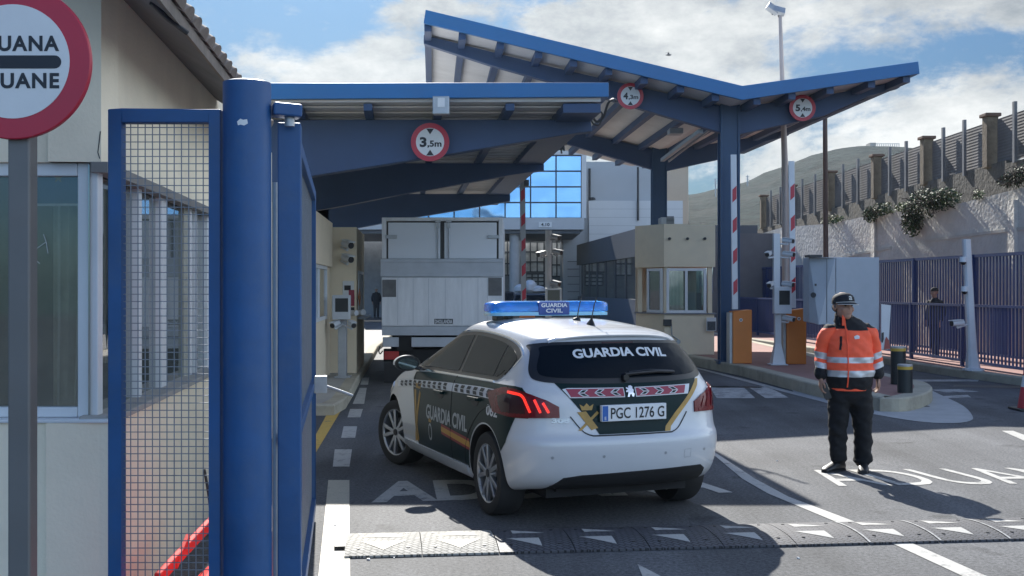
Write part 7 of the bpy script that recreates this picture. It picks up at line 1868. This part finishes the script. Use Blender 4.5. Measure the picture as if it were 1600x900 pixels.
def add_head(mb, c, yaw=0.0, k=1.0):
    """head centred on c (mid head), turned by yaw; face looks to -y before turning"""
    Mh = Matrix.Translation(V(c)) @ Matrix.Rotation(yaw, 4, 'Z') @ Matrix.Scale(k, 4)
    t = MB()
    blob(t, (0, 0.01, 0.03), (0.076, 0.096, 0.088)); blob(t, (0, -0.025, -0.035), (0.062, 0.066, 0.078)); blob(t, (0, -0.052, -0.085), (0.034, 0.034, 0.028))
    blob(t, (0.036, -0.062, -0.028), (0.026, 0.024, 0.026)); blob(t, (-0.036, -0.062, -0.028), (0.026, 0.024, 0.026))
    t.loft([[V((x, y, z)) for x, y in ((-r, -0.07), (0, -0.07 - d), (r, -0.07), (r, -0.05), (-r, -0.05))] for z, r, d in ((0.018, 0.008, 0.012), (-0.01, 0.011, 0.026), (-0.028, 0.017, 0.034), (-0.036, 0.014, 0.02))])
    blob(t, (0, -0.076, -0.060), (0.026, 0.012, 0.008), 8); blob(t, (0, -0.074, -0.071), (0.022, 0.012, 0.008), 8)
    blob(t, (0.036, -0.075, 0.018), (0.026, 0.012, 0.008), 8); blob(t, (-0.036, -0.075, 0.018), (0.026, 0.012, 0.008), 8)
    for s in (-1, 1): blob(t, (s * 0.076, 0.012, -0.01), (0.012, 0.022, 0.034), 8)
    mb.add([Mh @ p for p in t.v], t.f)
    return Mh

ORANGE = mat('hi_vis_orange', (0.95, 0.115, 0.045), 0.75, var=0.08, scale=9, bump=0.3, bscale=14, bdist=0.02)
CLOTHBLK = mat('black_cloth', (0.006, 0.0065, 0.009), 0.85, var=0.2, scale=9, bump=0.3, bscale=14, bdist=0.02)
TROUS = mat('black_trousers', (0.0035, 0.004, 0.006), 0.85, var=0.25, scale=7, bump=0.4, bscale=10, bdist=0.02)
REFL = mat('silver_reflective_tape', (0.52, 0.53, 0.54), 0.35, 0.3, var=0.12, scale=14)
HOR = G(1330, 736)
off = thing('person', 'man in orange and black high visibility jacket and dark cap standing on the road', 'person', (X(1327, HOR.y), HOR.y, 0))
# body: head, neck, arms and hands, trunk and legs in one surface
hc = (-0.066, -0.035, 1.552); yaw = R(17)
b = MB(); Mh = add_head(b, hc, yaw, 1.1)
chain(b, [((-0.05, 0.0, 1.36), 0.065, 0.06), ((-0.058, -0.01, 1.44), 0.058, 0.058), ((-0.064, -0.02, 1.51), 0.056, 0.06)])
chain(b, [((0, 0, 0.80), 0.15, 0.11), ((0, 0, 1.0), 0.16, 0.12), ((0, 0.01, 1.22), 0.16, 0.10), ((-0.03, 0.01, 1.36), 0.10, 0.075)])
LW, RW = (-0.278, -0.035, 0.885), (0.262, -0.02, 0.895)
chain(b, [((-0.19, 0.01, 1.31), 0.05, 0.05), ((-0.245, 0.04, 1.10), 0.042, 0.042), (LW, 0.027, 0.03)]); chain(b, [((0.17, 0.01, 1.31), 0.05, 0.05), ((0.245, 0.04, 1.10), 0.042, 0.042), (RW, 0.027, 0.03)])
add_hand(b, LW, -1, 0.75); add_hand(b, RW, 1, 0.55)
for s, ax_ in ((-1, -0.105), (1, 0.125)): chain(b, [((s * 0.09, 0, 0.82), 0.09, 0.09), ((s * 0.105, -0.01, 0.47), 0.06, 0.06), ((ax_, 0.01, 0.12), 0.045, 0.045), ((ax_, 0.0, 0.07), 0.04, 0.045)])
fuse(b, 'body', SKIN, off, 0.0055, 4)
# eyes, brows
for s in (-1, 1):
    e = MB(); blob(e, Mh @ V((s * 0.031, -0.078, 0.004)), (0.011, 0.006, 0.0065), 8); e.build('eye', mat('eye_dark', (0.03, 0.025, 0.022), 0.25, var=0), off, world=False, smooth=True)
e = MB(); e.bar(Mh @ V((-0.018, -0.090, -0.066)), Mh @ V((0.018, -0.090, -0.066)), 0.006, 0.003); e.build('mouth_line', mat('mouth', (0.16, 0.07, 0.06), 0.6, var=0), off, world=False)
h_ = MB(); 
for s in (-1, 1): blob(h_, Mh @ V((s * 0.070, 0.03, 0.0)), (0.012, 0.05, 0.035), 8)
blob(h_, Mh @ V((0, 0.07, -0.01)), (0.066, 0.04, 0.055), 10); h_.build('hair', mat('grey_hair', (0.10, 0.095, 0.09), 0.8, var=0.3, scale=40), off, smooth=True, world=False)
# jacket
j = MB()
chain(j, [((0.0, 0.0, 0.795), 0.205, 0.155), ((0.0, -0.005, 0.84), 0.213, 0.165), ((0.0, -0.015, 0.95), 0.222, 0.178), ((0.0, -0.012, 1.10), 0.22, 0.168), ((-0.005, 0.0, 1.24), 0.213, 0.142), ((-0.015, 0.008, 1.33), 0.19, 0.115), ((-0.035, 0.005, 1.395), 0.12, 0.092), ((-0.05, 0.0, 1.43), 0.085, 0.082)], 28)
def cls(p):
    x, z = p.x, p.z
    if z > 1.435: return 1
    if z > 1.322 - 0.03 * max(0, (abs(x) - 0.10)) + (0.015 if x < -0.05 else 0): return 1
    if 1.025 < z < 1.078 or 0.895 < z < 0.955: return 2
    if z < 0.895: return 1
    return 0
cuts = []
for z in (1.435, 1.025, 1.078, 0.895, 0.955, 1.322): cuts.append(((0, 0, z), (0, 0, 1)))
JBVH = None
jk = fuse(j, 'jacket', [ORANGE, CLOTHBLK, REFL], off, 0.009, 7, cuts, cls, 0.015)
SL_ = []
j2 = MB(); chain(j2, [((0.14, 0.01, 1.325), 0.075, 0.078), ((0.205, 0.015, 1.275), 0.075, 0.08), ((0.238, 0.03, 1.17), 0.068, 0.075), ((0.252, 0.03, 1.06), 0.064, 0.072), ((0.26, 0.0, 0.96), 0.058, 0.066), ((0.263, -0.018, 0.895), 0.054, 0.062)], 18)
SL_.append((1, j2)); j2 = MB(); chain(j2, [((-0.16, 0.01, 1.325), 0.072, 0.075), ((-0.215, 0.015, 1.265), 0.07, 0.078), ((-0.243, 0.03, 1.16), 0.064, 0.072), ((-0.257, 0.03, 1.06), 0.061, 0.070), ((-0.272, -0.01, 0.96), 0.056, 0.064), ((-0.278, -0.035, 0.885), 0.052, 0.060)], 18)
SL_.append((-1, j2))
for s, jm in SL_:
    sl_ = 0.35 if s > 0 else 0.2
    def cls2(p):
        zz = p.z - s * (p.x - s * 0.25) * sl_
        if 1.055 < zz < 1.115 or 0.965 < zz < 1.02: return 2
        if p.z > 1.35 - 0.10 * (abs(p.x) - 0.16): return 1
        return 1 if zz < 0.965 else 0
    ct = [((s * 0.25, 0, z), (-s * sl_, 0, 1)) for z in (1.055, 1.115, 0.965, 1.02)] + [((s * 0.16, 0, 1.35), (s * 0.10, 0, 1))]
    fuse(jm, 'sleeve', [ORANGE, CLOTHBLK, REFL], jk, 0.009, 5, ct, cls2, 0.013)
bm = bmesh.new(); bm.from_mesh(jk.data); JBVH = BVHTree.FromBMesh(bm); bm.free()
def on_jacket(x, z, o=0.004):
    h = JBVH.ray_cast(V((x, -2, z)), V((0, 1, 0))); return (h[0] if h[0] else V((x, -0.15, z))) + V((0, -o, 0))
zp_ = MB(); zip_ = [on_jacket(-0.045 - 0.03 * (1.42 - z) * 0 - (0.02 if z < 1.2 else 0.02 - 0.0), z) for z in [0.80 + 0.03 * k for k in range(22)]]
zp_.tube(zip_, 0.0065, 6); zp_.build('zip', ORANGE, jk, world=False)
pk_ = MB(); pk_.tube([on_jacket(-0.113, 1.27, 0.001), on_jacket(-0.118, 1.20, 0.001), on_jacket(-0.128, 1.145, 0.001)], 0.011, 6); pk_.build('chest_pocket_zip', CLOTHBLK, jk, world=False)
lg = MB(); lg.poly([on_jacket(x, z) for x, z in ((0.005, 1.245), (0.05, 1.25), (0.055, 1.275), (0.03, 1.285), (0.0, 1.27))]); lg.build('chest_emblem', REFL, jk, world=False)
cl_ = MB()      # open stand collar, orange inside
cl_.loft([[V((-0.055 + rx_ * math.cos(t), -0.008 + rx_ * 0.95 * math.sin(t) , z + 0.028 * math.sin(t))) for t in [R(-52 + 284 * i / 20) for i in range(21)]] for z, rx_ in ((1.40, 0.094), (1.43, 0.084), (1.468, 0.082), (1.47, 0.075), (1.43, 0.076))], cap=False)
cl_.build('collar', CLOTHBLK, jk, smooth=True, world=False)
co_ = MB()
for s, a0 in ((-1, -0.10), (1, -0.012)):
    co_.loft([[V((-0.055 + s * 0.03 + dx, -0.105 + dy, z)) for dx, dy in ((-0.012, 0), (0.012, -0.006), (0.012, 0.008), (-0.012, 0.012))] for z, dx0 in ((1.37, 0), (1.43, 0), (1.48, 0))]) if s < 0 else None
co_.build('collar_lining', ORANGE, jk, smooth=True, world=False)
hm_ = MB(); hm_.loft([[V((1.0 * rx_ * math.cos(t), rx_ * 0.78 * math.sin(t) - 0.003, z)) for t in [2 * math.pi * i / 28 for i in range(28)]] for z, rx_ in ((0.80, 0.190), (0.765, 0.192), (0.762, 0.186))], cap=False); hm_.build('orange_hem', ORANGE, jk, smooth=True, world=False)
# trousers and shoes
tr_ = MB()
chain(tr_, [((0, 0, 0.84), 0.19, 0.14), ((0, 0, 0.76), 0.195, 0.145), ((0.005, 0, 0.70), 0.18, 0.135)], 24)
chain(tr_, [((-0.085, 0, 0.76), 0.115, 0.125), ((-0.098, -0.005, 0.60), 0.10, 0.11), ((-0.108, -0.012, 0.44), 0.088, 0.098), ((-0.108, 0.0, 0.25), 0.080, 0.09), ((-0.098, 0.0, 0.105), 0.076, 0.084)], 20)
chain(tr_, [((0.09, 0, 0.76), 0.115, 0.125), ((0.108, -0.005, 0.60), 0.105, 0.11), ((0.122, -0.012, 0.44), 0.092, 0.098), ((0.13, 0.0, 0.25), 0.084, 0.09), ((0.132, 0.0, 0.09), 0.082, 0.088)], 20)
fuse(tr_, 'trousers', TROUS, off, 0.009, 6, wrinkle=0.016)
SHOE = mat('black_shoe', (0.012, 0.012, 0.013), 0.45, var=0.2)
for x, y, a in ((-0.105, 0.01, R(-52)), (0.132, 0.01, R(-16))):
    s_ = MB(); Ms = Matrix.Translation((x, y, 0)) @ Matrix.Rotation(a, 4, 'Z')
    pr = [(0.085, 0.030, 0.075), (0.06, 0.040, 0.10), (0.0, 0.043, 0.115), (-0.07, 0.045, 0.085), (-0.13, 0.050, 0.065), (-0.18, 0.046, 0.052), (-0.21, 0.03, 0.035)]
    s_.loft([[Ms @ V((w_ * math.copysign(abs(math.cos(t)) ** 0.7, math.cos(t)), yy, 0.004 + h * (0.5 + 0.5 * math.copysign(abs(math.sin(t)) ** 0.8, math.sin(t))))) for t in [2 * math.pi * i / 16 for i in range(16)]] for yy, w_, h in pr])
    so_ = s_.build('shoe', SHOE, off, smooth=True, world=False)
    s2_ = MB(); s2_.loft([[Ms @ V((w_ * 1.08, yy, 0.0)), Ms @ V((w_ * 1.08, yy, 0.018)), Ms @ V((-w_ * 1.08, yy, 0.018)), Ms @ V((-w_ * 1.08, yy, 0.0))] for yy, w_, h in [(0.092, 0.02, 0)] + pr[:-1] + [(-0.216, 0.024, 0)]]); s2_.build('sole', RUBBER, so_, world=False)
# cap with brim and letter
CAPM = mat('dark_cap_cloth', (0.008, 0.010, 0.015), 0.8, var=0.2, scale=20); CAPP = mat('cap_piping', (0.55, 0.55, 0.52), 0.6, var=0.05)
Mc = Mh @ Matrix.Translation((0, 0.004, 0.040)) @ Matrix.Rotation(R(-4), 4, 'X')
c_ = MB(); c_.loft([[Mc @ V((0.088 * k * math.cos(t), 0.108 * k * math.sin(t), z)) for t in [2 * math.pi * i / 28 for i in range(28)]] for z, k in ((-0.018, 1.0), (0.0, 1.01), (0.026, 0.97), (0.046, 0.86), (0.061, 0.66), (0.070, 0.38), (0.074, 0.08))])
cap_ = c_.build('cap', CAPM, off, smooth=True, world=False)
c_ = MB(); n = 14
top, bot = [], []
for i in range(n + 1):
    t = R(-160 + 140 * i / n)
    top.append([Mc @ V((0.086 * math.cos(t), 0.106 * math.sin(t), -0.014)), Mc @ V((0.085 * math.cos(t) * 0.98, 0.106 * math.sin(t) - 0.078 * math.sin(R(180 * i / n)) ** 0.6, -0.026 - 0.012 * math.sin(R(180 * i / n)))) ])
for i in range(n):
    for dz in (0,):
        a, b_, c2, d2_ = top[i][0], top[i][1], top[i + 1][1], top[i + 1][0]; dn = V((0, 0, -0.005)); c_.hexa([a, b_, c2, d2_], [p + dn for p in (a, b_, c2, d2_)])
c_.build('cap_brim', CAPM, cap_, world=False)
c_ = MB(); c_.tube([p[1] + V((0, -0.001, -0.002)) for p in top], 0.0035, 6); c_.tube([Mc @ V((0.089 * math.cos(t), 0.109 * math.sin(t), -0.012)) for t in [R(-165 + 150 * i / 12) for i in range(13)]], 0.003, 6); c_.build('cap_piping', CAPP, cap_, world=False)
c_ = MB()
ux_, uz_ = (Mc.to_3x3() @ V((1, 0, 0))), V((0, 0.25, 1)).normalized(); put_text(c_, 'a', Mc @ V((0.0, -0.112, 0.006)), ux_, uz_, 0.052, None, 0.02); c_.build('cap_letter', CAPP, cap_, world=False)
# radio in his right hand
rd = thing('radio', 'black handheld radio in the right hand of the man in orange', 'radio', (off.location.x + LW[0] + 0.02, off.location.y - 0.06, 0.78))
Mr = Matrix.Translation(V((off.location.x + LW[0] + 0.032, off.location.y - 0.055, 0.775))) @ Matrix.Rotation(R(-22), 4, 'Y')
b = MB(); b.loft([[Mr @ V((a * w_, c * 0.5 * w_, z)) for a, c in ((-1, -1), (1, -1), (1, 1), (-1, 1))] for z, w_ in ((-0.10, 0.026), (-0.09, 0.03), (0.05, 0.03), (0.06, 0.026))]); rb_ = b.build('radio_body', BLACKPL, rd)
b = MB(); b.cyl(Mr @ V((0.014, 0, 0.06)), Mr @ V((0.014, 0, 0.17)), 0.006, 0.004, 8); b.cyl(Mr @ V((-0.01, 0, 0.06)), Mr @ V((-0.01, 0, 0.075)), 0.007, n=8); b.build('antenna', BLACKPL, rb_)

def far_person(label, loc, rz, k, shirt, trousers, headgear, walk=0.0):
    t = thing('person', label, 'person', loc, rz)
    def S(p): return tuple(V(p) * k)
    b = MB(); M_ = add_head(b, S((0, -0.02, 1.60)), 0, k)
    ch = lambda mb, pts, n=12: chain(mb, [(S(p[0]), p[1] * k, p[2] * k) for p in pts], n)
    ch(b, [((0, 0, 1.40), 0.06, 0.06), ((0, -0.01, 1.53), 0.055, 0.058)]); ch(b, [((0, 0, 0.85), 0.13, 0.09), ((0, 0, 1.40), 0.13, 0.08)])
    for s in (-1, 1):
        ch(b, [((s * 0.17, 0, 1.38), 0.045, 0.045), ((s * 0.24, 0.03, 1.12), 0.04, 0.04), ((s * 0.22, -0.06, 0.90), 0.03, 0.03)])
        ch(b, [((s * 0.08, 0, 0.85), 0.08, 0.08), ((s * 0.09, -s * walk * 0.3, 0.48), 0.055, 0.055), ((s * 0.09, -s * walk * 0.5 + 0.02, 0.06), 0.04, 0.04)])
        t2 = MB(); add_hand(t2, (s * 0.22, -0.06, 0.90), s, 0.6); b.add([p * k for p in t2.v], t2.f)
    fuse(b, 'body', SKIN, t, 0.008 * k + 0.002, 3)
    c = MB(); ch(c, [((0, 0, 0.82), 0.18, 0.12), ((0, 0, 1.0), 0.185, 0.13), ((0, 0, 1.25), 0.19, 0.12), ((0, 0, 1.40), 0.13, 0.09), ((0, 0, 1.46), 0.07, 0.07)], 16)
    for s in (-1, 1): ch(c, [((s * 0.15, 0, 1.37), 0.07, 0.07), ((s * 0.235, 0.03, 1.12), 0.06, 0.06), ((s * 0.222, -0.05, 0.92), 0.045, 0.045)])
    fuse(c, 'coat', shirt, t, 0.014, 4)
    c = MB(); ch(c, [((0, 0, 0.92), 0.165, 0.115), ((0, 0, 0.78), 0.165, 0.115)], 16)
    for s in (-1, 1):
        ch(c, [((s * 0.08, 0, 0.82), 0.1, 0.1), ((s * 0.09, -s * walk * 0.3, 0.48), 0.075, 0.075), ((s * 0.09, -s * walk * 0.5 + 0.02, 0.09), 0.06, 0.065)])
    fuse(c, 'trousers', trousers, t, 0.014, 4)
    for s in (-1, 1):
        c = MB(); y = -s * walk * 0.5; ch(c, [((s * 0.09, y + 0.07, 0.045), 0.04, 0.04), ((s * 0.09, y - 0.03, 0.045), 0.042, 0.042), ((s * 0.1, y - 0.15, 0.035), 0.035, 0.03)], 10); c.build('shoe', SHOE, t, smooth=True, world=False)
    c = MB(); c.loft([[M_ @ V((0.088 * q * math.cos(a), 0.105 * q * math.sin(a) + 0.004, z)) for a in [2 * math.pi * i / 16 for i in range(16)]] for z, q in ((0.03, 1.0), (0.06, 1.0), (0.10, 0.8), (0.125, 0.4), (0.13, 0.05))]); c.build('cap', headgear, t, smooth=True, world=False)
    return t
NAVYC = mat('navy_uniform', (0.014, 0.018, 0.03), 0.85, var=0.2); GREYC = mat('pale_cap', (0.35, 0.35, 0.33), 0.8)
g_ = G(588, 497); far_person('distant man in dark uniform and pale cap standing left of the truck', tuple(g_), R(10), 1.02, NAVYC, NAVYC, GREYC, 0.1)
zz_ = 25.3; far_person('dark clad pedestrian behind the blue fences on the right pavement', (X(1461, zz_), zz_, 0.15), R(-60), 0.92, mat('dark_coat', (0.03, 0.028, 0.03), 0.9, var=0.2), TROUS, mat('dark_hood', (0.03, 0.025, 0.022), 0.9), 0.12)

# ------------------------------------------------------------------ air
HZ = bpy.data.materials.new('sea_haze'); HZ.use_nodes = True  # thin haze added to stand in for veiling lens glare
_n = HZ.node_tree.nodes; _n.remove(_n['Principled BSDF'])
_v = _n.new('ShaderNodeVolumePrincipled'); _v.inputs['Color'].default_value = (0.70, 0.85, 1.0, 1); _v.inputs['Density'].default_value = 0.00015; _v.inputs['Anisotropy'].default_value = 0.55
HZ.node_tree.links.new(_v.outputs[0], _n['Material Output'].inputs['Volume'])
b = MB(); b.bb(-620, 620, -70, 540, -1.6, 75); o = b.build('haze', HZ); tag(o, kind='stuff')
o.display_type = 'WIRE'
